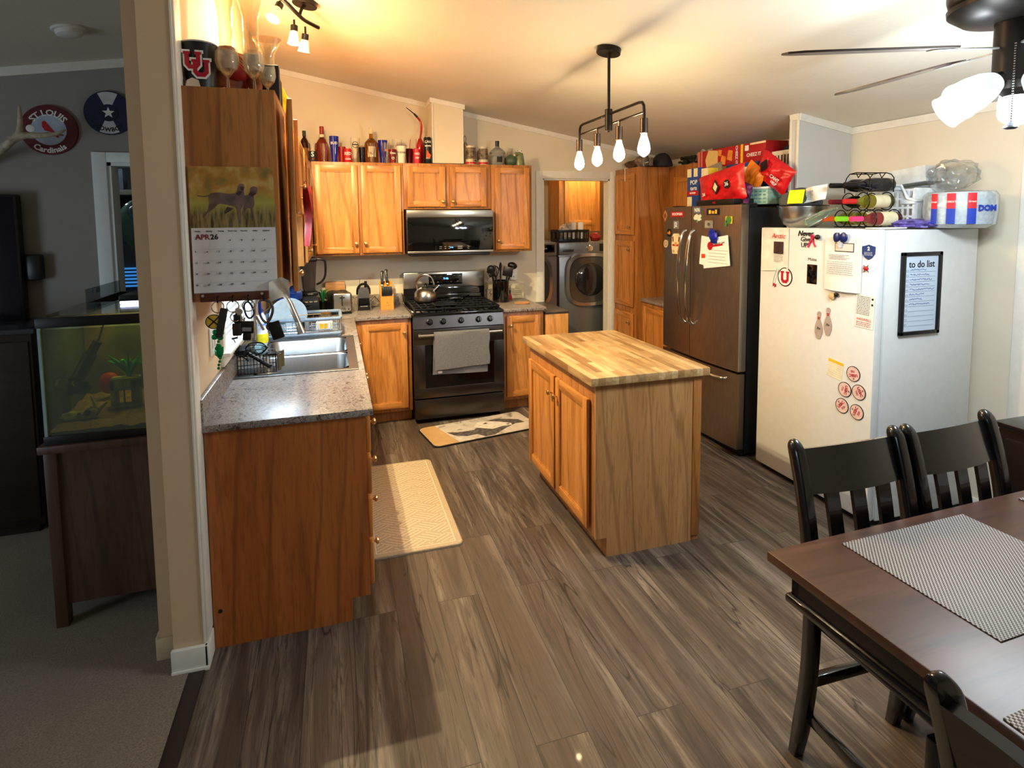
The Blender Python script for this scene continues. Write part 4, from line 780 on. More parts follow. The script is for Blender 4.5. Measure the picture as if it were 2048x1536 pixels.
def k1(t):
    G().tube([(0,0,-.028),(-.006,-.002,-.04)],.001,5).to('chain',CHR,t)
    d=G().cyl((0,0,0),.0225,.003,24,TR(-.012,-.002,-.056)@RX(90)).to('round_tag',M('tag_yellow',(206,170,50),.5),t)
    G().box(-.021,-.0055,-.002,.021,-.005,.002,m=TR(-.012,0,-.056)@RY(45)).box(-.021,-.0055,-.002,.021,-.005,.002,m=TR(-.012,0,-.056)@RY(-45)).to('tag_cross',INK,t);ring(.0205,.023,-.0056,-.004,24).to('tag_rim',INK,t).location=(-.012,0,-.056)
    g=G()
    for i in range(12): g.sph((-.003+.003*math.sin(i),-.002,-.088-.0105*i),(.0045,.0045,.005),8)
    for a in range(4): g.sph((-.003+.011*math.cos(a*PI/2+.6),-.004,-.098+.011*math.sin(a*PI/2+.6)),(.009,.004,.009),10)
    g.blob((-.002,-.003,-.15),(.012,.007,.022),12,.2,3,2);g.to('green_bead_charm',M('green_metallic',(20,140,80),.2,.4),t)
def k2(t):
    G().box(-.03,-.008,-.115,-.008,0,-.02,.004,m=RY(12)).to('dark_strap',M('strap_olive',(40,38,30),.8),t)
    G().box(-.004,-.006,-.105,.022,.002,-.065,.006).to('key_fob',M('fob_brown',(46,32,32),.5),t)
    kring(G(),.006,-.045,.014,.0,.0014).to('split_ring',CHR,t);G().box(.0,-.003,-.062,.009,-.001,-.02,m=RY(-18)).cyl((0,0,0),.011,.0022,14,TR(.016,-.001,-.03)@RX(90)).to('house_key',CHR,t)
    G().blob((.012,.002,-.05),(.013,.008,.018),12,.2,2,4).to('charm',BLK,t)
def k3(t):
    G().tube([(0,0,.0),(.012,0,-.02),(.014,0,-.04),(.002,0,-.052),(-.008,0,-.04),(-.012,0,-.01)],.0028,7,closed=True,sub=4).to('carabiner',M('carabiner_blue',(40,60,96),.3,.6),t)
    G().box(-.02,-.004,-.1,.018,.002,-.06,.006,m=RY(4)).box(-.012,-.006,-.122,.012,.002,-.098,.006,m=RY(4)).to('car_key_fob',BLK,t)
    G().box(-.014,-.0055,-.092,.012,-.005,-.08,m=RY(4)).to('fob_face',M('fob_silver',(150,150,152),.4,.4),t);G().box(-.004,-.004,-.1,.003,-.002,-.05,m=RY(-24)).to('house_key',CHR,t);G().box(-.003,-.003,-.09,.003,-.001,-.05,m=RY(14)).to('house_key',CHR,t)
def k4(t):
    G().tube([(0,0,.004),(.018,0,-.006),(.024,0,-.03),(.014,0,-.06),(.002,0,-.068),(-.010,0,-.05),(-.016,0,-.02),(-.012,0,-.0)],.004,8,closed=True,sub=4).to('carabiner',M('carabiner_steel',(110,112,120),.25,.8),t)
    G().tube([(-.012,-.003,-.004),(-.012,-.003,-.04)],.004,8).to('blue_gate',M('gate_blue',(30,70,190),.3),t)
    G().box(-.018,-.006,-.128,.018,.002,-.07,.006,m=TR(.004,0,0)@RY(-16)).to('key_fob',BLK,t);G().cyl((0,0,0),.014,.003,18,TR(.016,.002,-.082)@RX(90)).to('round_tag',M('tag_bronze',(120,100,60),.5),t)
keyset(.100,'key ring with round yellow crossing tag and green bead charm',k1);keyset(.150,'key ring with long dark strap and brown fob, second hook from left',k2)
keyset(.203,'keys with black car fob on a blue clip, third hook from left',k3);keyset(.257,'steel carabiner with large black fob on the rightmost hook',k4)
# ---- back counter things (y+ is the wall)
def onC(name,label,cat,x,y,parts,rz=0,**k): return item(name,label,cat,(x,y,CZ+.0006),parts,rz,**k)
bl=T('blender','black blender with tinted jug in the back left counter corner','blender',(.30,2.50,CZ+.0006),12)
G().lathe([(0,0),(.095,0),(.098,.01),(.09,.12),(.07,.16),(.062,.18),(0,.18)],seg=4,m=RZ(45)).box(-.062,-.062,.165,.062,.062,.20,.01).to('motor_base',BLK,bl)
g=G();g.box(-.05,-.073,.115,-.022,-.07,.125,m=RX(0)).box(-.012,-.073,.115,.012,-.07,.125).box(.022,-.073,.115,.05,-.07,.125);g.to('buttons',M('button_cream',(220,206,150),.4),bl);text('lettering','NINJA',.016,INKW,bl,(0,-.0635,.182))
G().open_lathe([(.05,.20),(.058,.22),(.078,.44),(.080,.44),(.060,.215),(.052,.20)],seg=4,m=RZ(45)).to('jug',thin('smoke_jug',(150,140,136),.3),bl)
G().box(-.062,-.062,.44,.062,.062,.475,.01).cyl((0,0,.475),.03,.02,16).to('lid',BLK,bl);G().tube([(.055,0,.46),(.12,-.01,.45),(.135,-.01,.42),(.13,-.01,.32),(.10,-.005,.27),(.06,0,.25)],.009,8,sub=4).to('jug_handle',BLK,bl)
item('plastic_bag','blue plastic bag piled on a dark pot by the blender','bag',(.17,2.22,CZ+.143),[('bag',G().blob((0,0,.06),(.09,.07,.065),20,.22,2.6,9,flat=.058),M('bag_blue',(24,84,200),.25,var=.3,nscale=8))])
item('stock_pot','dark pot in the back left corner below the blue bag','pot',(.17,2.22,CZ+.0006),[('pot',G().open_lathe([(0,0),(.105,0),(.115,.02),(.118,.14),(.112,.14),(.108,.02),(0,.008)],seg=28),M('pot_dark',(70,68,74),.3,.5)),('handle',G().tube([(.113,-.03,.11),(.15,-.02,.112),(.15,.02,.112),(.113,.03,.11)],.006,8,sub=3),BLK)])
onC('potted_plant','small green plastic plant behind the toaster','plant',.40,2.72,[('pot',G().open_lathe([(0,0),(.035,0),(.045,.08),(.04,.08),(.03,.01),(0,.01)],seg=16),BLK),('leaves',(lambda g:[g.tube([(0,0,.07),(.03*math.cos(i),.03*math.sin(i),.15+.01*(i%3)),(.07*math.cos(i),.07*math.sin(i),.16+.02*(i%2))],lambda t:.007*(1-t)+.001,5,sub=3) for i in range(11)] and g)(G()),M('leaf_green',(30,110,70),.5))])
item('cutting_board','small wooden board leaning on the wall behind the toaster','cutting board',(.505,2.86,CZ+.012+.088),[('cutting_board',G().box(-.085,-.009,0,.085,.009,.135,.008).box(-.075,-.009,-.09,.075,.009,.01,.004),BRD)])
to=T('toaster','stainless two slot toaster with black sides on the back counter','toaster',(.525,2.58,CZ+.0006),8)
G().box(-.075,-.13,.012,.095,.13,.175,.022,seg=4).box(-.07,-.12,0,.09,.12,.014).to('side_body',BLK,to);fc=G().box(-.062,-.136,.018,.09,-.05,.178,.016,seg=3).to('front_body',SST,to)
G().box(.008,-.138,.07,.016,-.1355,.155).to('lever_slot',BLK,fc);G().box(-.008,-.150,.135,.034,-.136,.145,.003).to('lever',BLK,fc);G().cyl((0,0,0),.018,.010,18,TR(.022,-.136,.042)@RX(90),bev=.002).to('dial',CHR,fc);G().cyl((0,0,0),.006,.004,10,TR(-.022,-.136,.042)@RX(90)).cyl((0,0,0),.006,.004,10,TR(.062,-.136,.042)@RX(90)).to('button',BLK,fc)
G().box(-.045,-.11,.1765,-.015,.09,.179).box(.03,-.11,.1765,.06,.09,.179).to('slots',BLK,to)
co_=T('can_opener','upright black electric can opener with chrome edge','can opener',(.735,2.62,CZ+.0006))
tr=lambda d0,d1,k,top=.20:G().prism([(-.06*k,0),(.06*k,0),(.05*k,.13),(.042*k,top-.015),(.025*k,top),(-.025*k,top),(-.042*k,top-.015),(-.05*k,.13)],d0,d1)
tr(-.045,.055,1.0).to('body',M('chrome_edge',(170,172,176),.2,.9),co_);G().prism([(-.053,.006),(.053,.006),(.044,.11),(-.044,.11)],-.049,-.045).to('front_panel',BLKG,co_)
G().prism([(-.042,.118),(.042,.118),(.036,.175),(-.036,.175)],-.049,-.045).to('upper_panel',M('mid_steel',(130,130,132),.3,.8),co_);G().tube([(-.05,-.0,.14),(-.046,-.02,.19),(-.02,-.03,.225),(.02,-.03,.225),(.046,-.02,.19),(.05,0,.14)],.011,8,sub=4).to('handle',BLK,co_);G().cyl((0.02,0,.2),.012,.05,12).box(-.03,0,.19,-.027,.003,.27).to('cutter_knob',BLK,co_);text('lettering','BLACK+DECKER',.008,INKW,co_,(0,-.0495,.04))
G().tube([(.055,.04,.06),(.095,.08,.10),(.145,.12,.04),(.155,.16,.003),(.105,.18,.003),(.065,.12,.003)],.0025,6,sub=6).to('power_cord',BLK,co_)
kb=T('knife_block','orange wood knife block with black handled steak knives','knife block',(.93,2.62,CZ+.0006))
g=G();g._f([(-.055,-.04,0),(.055,-.04,0),(.055,.09,0),(-.055,.09,0),(-.055,-.04,.125),(.055,-.04,.125),(.055,.09,.235),(-.055,.09,.235)],[(0,3,2,1),(4,5,6,7),(0,1,5,4),(1,2,6,5),(2,3,7,6),(3,0,4,7)]);g.to('block',wood('block_wood',(190,110,30),(222,146,56),(232,160,72)),kb);G().box(-.045,-.043,.118,.045,-.02,.20,.002,m=RX(0)).to('upper_slots',M('slot_steel',(90,90,92),.3,.8,var=.3,nscale=90),kb)
text('lettering','WUSTHOF',.010,M('ink_brown',(90,50,20),.6),kb,(0,-.0405,.035));ring(.005,.007,-.0408,-.0402,16).to('emblem',MC['ink_brown'],kb).location=(0,0,.06)
for i,(x,h) in enumerate(((-.033,.0),(.012,.012))):
    ff=item('kitchen_knife','%s black riveted knife standing in the knife block'%('left' if i==0 else 'right'),'knife',(.93+x,2.66,CZ+.208+h),[('handle',G().box(-.012,-.012,0,.012,.012,.115,.006).sph((.002,0,.112),(.014,.013,.014),12),BLK),('bolster',G().box(-.008,-.010,-.012,.008,.010,.002,.002),SST),('rivets',(lambda g:[g.cyl((0,0,0),.0035,.001,8,TR(.0,-.0121,.03+.03*j)@RX(90)) for j in range(3)] and g)(G()),CHR)],group='knives standing in the block',rot=(-14,2-6*i,0))
for i in range(5):
    item('steak_knife','black handled steak knife, number of the front row in the knife block' if 0 else 'small black steak knife handle in the front row of the block','knife',(.93-.034+i*.017,2.575,CZ+.124),[('handle',G().box(-.005,-.006,0,.005,.006,.075,.003),BLK)],group='steak knives in the front row of the block',rot=(-4,0,0))
# kettle on the range
kt=T('kettle','round brushed steel whistling kettle on the back left burner','kettle',(1.275,2.66,.9475),-20)
G().lathe([(0,0),(.085,0),(.098,.012),(.103,.04),(.098,.075),(.078,.108),(.045,.125),(.04,.128),(0,.128)],seg=36).to('body',SST,kt);G().lathe([(0,.0),(.04,.0),(.034,.008),(.012,.012),(.009,.02),(.014,.03),(.008,.036),(0,.036)],(0,0,.127),seg=20).to('lid',BLK,kt)
G().rod((.06,0,.08),(.125,0,.145),.02,14,.012).to('spout',CHR,kt);G().tube([(-.07,0,.10),(-.085,0,.16),(-.06,0,.215),(0,0,.24),(.05,0,.22),(.07,0,.18),(.075,0,.15)],.0085,10,sub=5).to('handle',CHR,kt)
item('spoon_rest','black spoon rest with glossy rim between the burners','spoon rest',(1.55,2.66,.9475),[('spoon_rest',G().blob((0,0,.012),(.07,.045,.012),20,.15,2,3,flat=.0115).rod((.05,.01,.012),(.13,.04,.035),.007,8),BLKG)])
item('cast_iron_griddle','flat black griddle on the left middle grate of the range','griddle',(1.40,2.42,.9475),[('griddle',G().box(-.10,-.08,0,.10,.08,.012,.008),MC['cast_iron'])])
# crock and utensils
cr=onC('utensil_crock','tall black utensil crock right of the range','crock',1.985,2.70,[('utensil_crock',G().open_lathe([(0,0),(.074,0),(.078,.01),(.078,.20),(.072,.20),(.070,.01),(0,.008)],seg=30),BLKG)])
def ut(label,dx,dy,tilt,az,h,head):
    t=T('utensil',label,'utensil',(1.985+dx,2.70+dy,CZ+.012),rot=None);t.rotation_euler=(Matrix.Rotation(math.radians(az),4,'Z')@Matrix.Rotation(math.radians(tilt),4,'Y')).to_euler();t['group']='black utensils in the crock'
    G().rod((0,0,0),(0,0,h),.008,8).to('handle',BLK,t);hd=head.to('head',BLK,t);hd.scale=(1.35,1.35,1.0);return t
ut('black slotted spoon fanned out to the left in the crock',-.02,0,14,180,.27,G().sph((0,0,.30),(.03,.010,.042),14))
ut('black ladle standing tallest at the right of the crock',.02,.01,17,0,.30,G().sph((0,0,.335),(.036,.028,.034),14).box(-.004,-.03,.28,.004,.0,.33))
ut('black whisk with dark loops at the back left of the crock',-.01,.02,8,160,.22,(lambda g:[g.tube([(0,0,.21),(.028*math.cos(a),.028*math.sin(a),.27),(.024*math.cos(a),.024*math.sin(a),.31),(0,0,.33)],.0018,5,sub=4) for a in [i*PI/5 for i in range(10)]] and g)(G()))
ut('black solid turner leaning right in the front of the crock',.015,-.02,10,-30,.24,G().box(-.035,-.003,.23,.035,.003,.32,.003))
ut('black pasta fork leaning left in the front of the crock',-.02,-.02,19,200,.25,(lambda g:[g.rod((-.02+.0133*i,0,.27),(-.024+.016*i,-.012,.31),.003,6) for i in range(4)] and g.box(-.022,-.004,.245,.022,.004,.275,.003))(G()))
ut('black large flat spoon in the middle of the crock',.0,.02,4,60,.28,G().sph((0,0,.31),(.034,.008,.046),14))
onC('sauce_bottle','tiny red bottle with black cap right of the crock','bottle',2.105,2.80,[('body',G().lathe([(0,0),(.018,0),(.02,.02),(.012,.05),(.008,.06),(0,.06)],seg=14),M('red_liquid',(170,24,40),.2)),('cap',G().cyl((0,0,.06),.009,.03,12),BLK)])
onC('trivet','round pale wooden trivet on the counter right of the range','trivet',2.135,2.53,[('trivet',G().cyl((0,0,0),.072,.010,28,bev=.002),BRD)])
onC('recipe_card','cream printed card leaning on the wall behind the trivet','card',2.20,2.865,[('card',G().box(-.065,-.001,0,.065,.002,.125,m=RX(-6)),CREAM),('printed_lines',lines(.10,-.05,.09,.018,4,.003,6,-.0025),GREYP)])
ol=T('wall_outlet','white wall outlet with a plug-in device right of the crock','outlet',(2.175,BW-.001,1.14))
G().box(-.036,-.006,-.058,.036,0,.058,.003).to('plate',WHT,ol);G().box(-.045,-.045,-.055,.015,-.006,.02,.008).to('plugged_device',WHT,ol);G().cyl((0,0,0),.005,.002,10,TR(-.015,-.045,-.02)@RX(90)).to('indicator',INK,ol)
# towel hanging on a knob of the bridge cabinet, lit hand towel
item('pot_holder','red fabric pot holder hanging from the cabinet knob over the sink','pot holder',(.372,.965,1.865),[('cloth',G().sheet(lambda u,v:(.008+.02*math.sin(3*v+u*4)+.006*math.sin(u*11),(u-.5)*(.02+.10*(1-abs(2*v-1)**1.5) if v<.5 else .02+.10*(1-.9*(2*v-1))),-.33*v),10,16,.003),M('red_cloth',(150,24,24),.8)),('loop',G().tube([(0,0,0),(.006,.0,.02),(-.006,0,.028),(0,0,0)],.002,5,sub=3),M('red_cloth',(150,24,24),.8))])
# ================================================================ THINGS ON TOP OF THE BACK CABINETS
TZ=2.1592
def gl(col,rough=.05,trans=.9,nm=None):
    return M(nm or 'glass_%d_%d_%d'%col,col,rough,trans=trans,var=0,ior=1.4)
def bottle(r,h,nr,sh=.62,neck=.82): return [(0,0),(r*.92,0),(r,.01),(r,h*sh),(r*.8,h*(sh+.08)),(nr,h*(sh+.16)),(nr,h*neck),(0,h*neck)]
def band(r,z0,z1,a0=0,a1=360,seg=24,e=.0008): return G().lathe([(r+e,z0),(r+e,z1)],seg=seg) if a1-a0>=360 else G().lathe([(r+e,z0),(r+e,z1)],seg=seg,a0=a0,a1=a1)
def oT(name,label,cat,x,y,parts,rz=0,**k): return item(name,label,cat,(x,y,TZ),parts,rz,**k)
def cup(r0,r1,h,t=.003,wave=None):
    o=wave or [(r0,0),(r1,h)];i=[(r-t,z if z>0 else t) for r,z in reversed(o)]
    return G().open_lathe([(0,0)]+o+i+[(0,t)],seg=26)
def pils(h,r): return [(r*.62,0),(r*.60,h*.15),(r*.72,h*.45),(r*.95,h*.75),(r,h)]
def lett(t,s,size,mat,x,z,r,sh=0.): return text('lettering',s,size,mat,t,(x,-r-.0008,z),wrap=r,shear=sh,bold=.0004)
oT('liquor_bottle','dark liquor bottle with two toned neck at the far left cabinet top','bottle',.295,2.79,[('body',G().lathe(bottle(.034,.28,.012),seg=20),gl((70,20,10),nm='dark_amber_glass')),('cap',G().cyl((0,0,.229),.014,.045,14),BLK),('label',band(.034,.04,.13),M('label_brown',(130,80,40),.6))])
t=oT('pint_glass','small glass with black horse head label at the cabinet left end','glass',.362,2.665,[('glass',cup(.027,.034,.155),GLS),('label',band(.0315,.012,.09),INK)]);lett(t,'S',.055,INKW,0,.062,.033);lett(t,'U',.022,CRIM,.004,.024,.033)
oT('liquor_bottle','large rose coloured liquor bottle with red cap','bottle',.437,2.79,[('body',G().lathe([(0,0),(.05,0),(.053,.02),(.055,.14),(.05,.17),(.03,.205),(.017,.22),(.016,.25),(0,.25)],seg=26),gl((190,80,50),nm='rose_glass')),('cap',G().cyl((0,0,.25),.018,.065,16),M('cap_red',(150,36,24),.4)),('neck_band',G().cyl((0,0,.223),.024,.024,16),CREAM)])
oT('pilsner_glass','clear pilsner glass in front of the rose bottle','glass',.452,2.655,[('glass',cup(0,0,0,.002,pils(.155,.032)),GLS)])
t=oT('pilsner_glass','tall cobalt blue pilsner glass right of the rose bottle','glass',.535,2.72,[('glass',cup(0,0,0,.003,pils(.225,.040)),M('cobalt_glass',(16,34,150),.08,coat=.5,var=0))]);lett(t,'BUD',.03,INKW,0,.165,.038)
oT('plastic_cup','plain red tumbler partly behind the first red can','cup',.597,2.77,[('cup',cup(.026,.034,.145),M('red_cup',(150,22,28),.3))])
def can(label,x,y,r,h,col,txt,tc=INKW,sz=.03,name='drink_can'):
    t=oT(name,label,'can',x,y,[('body',G().lathe([(0,0),(r*.85,0),(r,.008),(r,h-.012),(r*.85,h),(0,h)],seg=26),col),('lid',G().cyl((0,0,h-.001),r*.82,.002,20),SST)])
    for i,(s_,z,q) in enumerate(txt): lett(t,s_,q,tc,0,z,r)
    return t
can('bright red drink can with white print left of the clear pilsner','x' and .643,2.665,.033,.118,RED,[('RED',.075,.034),('CAN',.03,.022)])
t=oT('pilsner_glass','clear pilsner glass with round dark crest','glass',.706,2.67,[('glass',cup(0,0,0,.002,pils(.212,.038)),GLS)]);ring(.022,.027,-.0395,-.0385,20).to('crest',INK,t).location=(0,.004,.15);G().box(-.022,-.037,.146,.022,-.036,.156).to('crest_bar',INK,t)
oT('plastic_cup','dark navy cup between clear pilsner and amber bottle','cup',.767,2.77,[('cup',cup(.024,.032,.145),M('navy_cup',(10,14,44),.2))])
t=oT('liquor_bottle','large amber tequila bottle with cream top and label','bottle',.845,2.77,[('body',G().lathe([(0,0),(.055,0),(.058,.02),(.060,.15),(.056,.185),(.03,.215),(.018,.225),(.016,.26),(0,.26)],seg=28),gl((190,120,20),nm='amber_glass')),('stopper',G().lathe([(.015,.26),(.02,.262),(.02,.30),(.015,.315),(0,.315)],seg=16),CREAM),('label',G().lathe([(.0585,.06),(.0608,.15)],seg=16,a0=-125,a1=-55),CREAM)]);lett(t,'RED',.026,M('label_red',(150,30,30),.5,var=0),0,.09,.062);disc(.012,-.001,0).to('seal',M('seal_dark',(80,50,30),.5),t).location=(0,-.061,.165)
oT('pilsner_glass','clear pilsner glass standing before the amber tequila bottle','glass',.838,2.64,[('glass',cup(0,0,0,.002,pils(.165,.034)),GLS)])
oT('pilsner_glass','cobalt blue pilsner glass right of the amber bottle','glass',.943,2.77,[('glass',cup(0,0,0,.003,pils(.21,.042)),MC['cobalt_glass'])])
t=oT('pilsner_glass','clear pilsner glass with orange print before the second blue glass','glass',.962,2.665,[('glass',cup(0,0,0,.002,pils(.178,.036)),GLS)]);lett(t,'BS',.024,M('orange_print',(210,120,30)),0,.11,.036)
t=oT('shot_glass','short maroon glass with white mascot-free print','glass',1.014,2.635,[('glass',cup(.027,.033,.118),M('maroon_glass',(110,14,20),.15))]);t['label']='short maroon glass with white lettering left of the white tumbler';lett(t,'Dew',.026,INKW,0,.085,.034);lett(t,'O',.03,INKW,0,.04,.033)
t=oT('tumbler','white steel tumbler with grey lettering','tumbler',1.09,2.67,[('tumbler',cup(.030,.045,.155,.004),M('tumbler_white',(226,220,204),.3)),('rim',G().tube([(.045*math.cos(a*PI/12),.045*math.sin(a*PI/12),.155) for a in range(24)],.003,6,closed=True),SST)]);lett(t,'YUCON',.022,GREYP,0,.095,.042)
oT('pint_glass','plain clear pint glass behind the white tumbler','glass',1.07,2.79,[('glass',cup(.032,.042,.225),GLS)])
oT('straw_cup','dark red cup with a straw right of the white tumbler','cup',1.172,2.76,[('cup',cup(.026,.034,.142),M('dark_red_cup',(96,6,20),.25)),('straw',G().rod((-.01,0,.02),(.012,0,.225),.003,8),RED)])
t=oT('straw_cup','bright red lidded tumbler with pointed straw','cup',1.222,2.655,[('cup',cup(.028,.035,.125),M('bright_red_cup',(190,24,40),.3)),('lid',G().lathe([(0,.14),(.01,.138),(.035,.126),(.035,.12),(0,.12)],seg=22),RED),('straw',G().rod((-.004,0,.13),(-.002,0,.215),.004,8,.002),RED)]);lett(t,'HEZ',.024,INKW,0,.085,.034);lett(t,'HEP',.02,INKW,0,.05,.033)
yd=oT('yard_cup','red yard drink bottle with long curved black tipped neck','bottle',1.275,2.80,[('body',G().lathe([(0,0),(.032,0),(.034,.02),(.034,.12),(.036,.16),(.03,.20),(.014,.24),(0,.24)],seg=22),M('yard_red',(170,14,20),.15,coat=.5)),('neck',G().tube([(0,0,.23),(.012,0,.30),(.014,0,.36),(-.0,0,.40),(-.025,-.005,.43)],.0095,10,sub=6),M('yard_red',(170,14,20))),('spout',G().rod((-.022,-.005,.427),(-.05,-.01,.455),.011,10,.008).rod((-.05,-.01,.455),(-.12,-.02,.505),.005,8,.003),BLK)])
t=can('tall black energy drink can at the left of the vent chase',1.318,2.655,.034,.232,BLK,[('CAN',.19,.03),('REAPER',.155,.018),('HOT',.05,.018)],name='tall_can');G().prism([(-.02,.06),(.012,.05),(.024,.075),(.0,.10),(-.012,.125),(-.016,.09)],-.036,-.0345).to('flame_print',M('flame_orange',(230,90,30),.5),t)
oT('cocktail_shaker','steel bottle with loop handle behind the left stein','shaker',1.69,2.80,[('body',G().lathe([(0,0),(.036,0),(.038,.1),(.036,.15),(.022,.2),(.01,.22),(0,.22)],seg=22),SST),('loop',G().tube([(-.008,0,.215),(-.016,0,.25),(-.008,0,.275),(.004,0,.27),(.008,0,.24),(.006,0,.215)],.005,8,sub=4),SST)])
def stein(label,x,y,r,h,txt):
    t=oT('beer_stein',label,'stein',x,y,[('body',cup(r*1.0,r*.92,h,.005,[(r,0),(r,.02),(r*.97,h*.5),(r*.9,h)]),M('stein_cream',(196,184,160),.35)),('picture_band',G().lathe([(r*.99+.001,h*.3),(r*.975+.001,h*.55),(r*.92+.001,h*.9)],seg=26),M('stein_picture',(110,92,76),.5,var=.75,nscale=45)),('red_band',G().lathe([(r+.001,.008),(r+.001,.026)],seg=26),RED),('handle',G().tube([(r*.95,0,h*.82),(r*1.5,0,h*.75),(r*1.5,0,h*.35),(r*.98,0,h*.25)],.007,8,sub=4),MC['stein_cream'])]);lett(t,txt,.022,INK,0,h*.22,r);return t
stein('cream and brown picture stein just right of the vent chase',1.707,2.665,.047,.17,'GAMES').rotation_euler=(0,0,.9)
stein('picture stein left of the bell shaped tequila bottle',1.822,2.665,.044,.162,'SOCIAL').rotation_euler=(0,0,2.2)
t=oT('liquor_bottle','clear bell shaped tequila bottle with black stopper','bottle',1.965,2.70,[('body',G().lathe([(0,0),(.055,0),(.06,.01),(.064,.10),(.075,.115),(.072,.125),(.05,.15),(.025,.165),(.018,.175),(0,.175)],seg=28),M('silver_glass',(196,200,200),.08,trans=.75,var=0)),('stopper',G().cyl((0,0,.175),.018,.05,16,r2=.019),BLK),('label',G().lathe([(.0622,.03),(.0645,.08)],seg=12,a0=-110,a1=-60),INK)])
oT('glass','clear stemless glass lying behind the bell bottle','glass',2.06,2.80,[('glass',cup(.03,.038,.14),GLS)])
fg=T('frog_pitcher','green ceramic frog with bulging eyes at the right cabinet end','ornament',(2.15,2.70,TZ))
FGM=M('frog_green',(112,122,84),.35,coat=.3,var=.2);G().blob((-.055,.01,.05),(.06,.055,.058),20,.05,2,1,flat=.049).to('bowl',M('frog_dark',(74,92,74),.35,coat=.3),fg)
G().lathe([(0,0),(.045,0),(.046,.02),(.04,.07),(.034,.10),(.03,.12),(0,.125)],(.03,0,0),22).blob((.012,-.008,.112),(.038,.032,.022),16,.05,2,3).to('body',FGM,fg)
for x in (.002,.038): e=G().sph((x,-.018,.138),.014,14).to('eye',INKW,fg);G().sph((x-.003,-.030,.139),.005,10).to('pupil',INK,e)
G().sph((-.026,-.02,.10),(.012,.006,.010),10).to('mouth_patch',CREAM,fg)
# ================================================================ THINGS ON TOP OF THE NEAR LEFT CABINET
def oL(name,label,cat,x,y,parts,rz=0,**k): return item(name,label,cat,(x,y,TZ),parts,rz,**k)
t=oL('stadium_cup','black popcorn bucket with red interlocking UU logo','bucket',.062,.03,[('cup',cup(.048,.06,.165),M('cup_black',(26,30,38),.4,var=.3,nscale=12)),('rim',G().tube([(.06*math.cos(a*PI/14),.06*math.sin(a*PI/14),.165) for a in range(28)],.003,6,closed=True),M('rim_silver',(200,200,204),.3))])
def uu(s,ox,oz,g,y): g.prism([(ox+x*s,oz+z*s) for x,z in U_],y-.0012,y)
for nm,mt_,gr,yy in (('logo_outline',INKW,1.22,-.0585),('letter_u',CRIM,1.0,-.0598)):
    g=G();uu(.78*gr*1.05,-.013,.095,g,yy);uu(.78*gr*1.05,.013,.068,g,yy-.0006);g.to(nm,mt_,t)
G().prism([(-.04,.004),(.008,.002),(.002,.026),(-.018,.034),(-.036,.024)],-.0555,-.053).to('helmet_print',M('helmet_cream',(220,206,186),.5),t)
gv=T('baseball_glove','brown and red leather baseball glove behind the black bucket','glove',(.125,.16,TZ))
LE=M('glove_leather',(132,66,34),.6,var=.45,bump=.3,nscale=30);LR=M('glove_red',(110,30,22),.5,var=.3)
G().blob((0,0,.09),(.085,.05,.09),24,.12,2,6,flat=.089).to('palm',LE,gv)
G().sph((0,0,0),(.085,.03,.055),20,m=TR(.02,-.035,.125)@RY(28)).to('red_pocket',M('glove_pocket_red',(150,22,24),.5,var=.2),gv)
for i,(x,z,r_,y_) in enumerate(((-.055,.17,62,.0),(-.01,.182,74,.012),(.045,.16,100,.012),(.085,.12,118,.0))):
    G().sph((0,0,0),(.024,.036,.052),16,m=TR(x,y_,z)@RY(r_)).to('finger',LE,gv)
G().sph((0,0,0),(.028,.034,.06),16,m=TR(.105,-.01,.07)@RY(-12)).to('thumb',LE,gv)
for k_ in range(4): G().tube([(-.085+.02*k_,-.05,.125+.012*k_),(-.02+.01*k_,-.062,.175),(.05,-.06,.16-.01*k_),(.10,-.045,.105-.01*k_)],.0035,6,sub=5).to('lacing',M('lace_tan',(176,112,62),.7),gv)
item('paper_roll','tall off white roll standing against the wall by the bucket','roll',(-.0+.03,.12,TZ),[('roll',G().lathe([(0,0),(.028,0),(.028,.17),(.02,.185),(0,.188)],seg=20),M('roll_offwhite',(206,196,172),.8))])
def wineg(label,x,y,h=.15,r=.041):
    t=oL('wine_glass',label,'wine glass',x,y,[('glass',G().open_lathe([(0,0),(.034,.001),(.034,.003),(.006,.006),(.0045,h*.30),(.012,h*.36),(r*.8,h*.5),(r,h*.7),(r*.9,h),(r*.9-.0018,h),(r-.002,h*.7),(r*.8-.002,h*.505),(.01,h*.375),(0,h*.365)],seg=30),VGL),('frosting',G().open_lathe([(r*.8+.0006,h*.5),(r+.0006,h*.68),(r*.93+.0006,h*.92)],seg=30),thin('frost_print',(255,250,235),.22,.6))]);return t
wineg('large frosted wine glass right beside the black bucket',.158,.0);wineg('frosted wine glass second from the bucket',.248,.0,.145,.037);wineg('smaller wine glass behind at the cabinet right corner',.283,.11,.125,.032)
def vase(label,x,y,r,h,fl):
    oL('glass_vase',label,'vase',x,y,[('glass_vase',G().open_lathe([(0,.0),(r,0),(r*.9,.02),(r*.75,h*.6),(r*.8,h*.8),(r*fl,h),(r*fl-.002,h),(r*.8-.002,h*.8),(r*.75-.002,h*.6),(r*.88,.024),(0,.02)],seg=28),VGL)])
vase('tallest trumpet shaped clear vase behind the glove',.10,.36,.036,.50,1.35);vase('clear trumpet vase in the middle of the three tall vases',.20,.36,.04,.48,1.3);vase('shorter flared clear vase right of the glove',.265,.365,.032,.30,1.9)
oL('gift_box','dark navy box behind the wine glasses','box',.275,.215,[('gift_box',G().box(-.045,-.03,0,.045,.03,.15,.004),M('navy_box',(20,18,34),.4))])
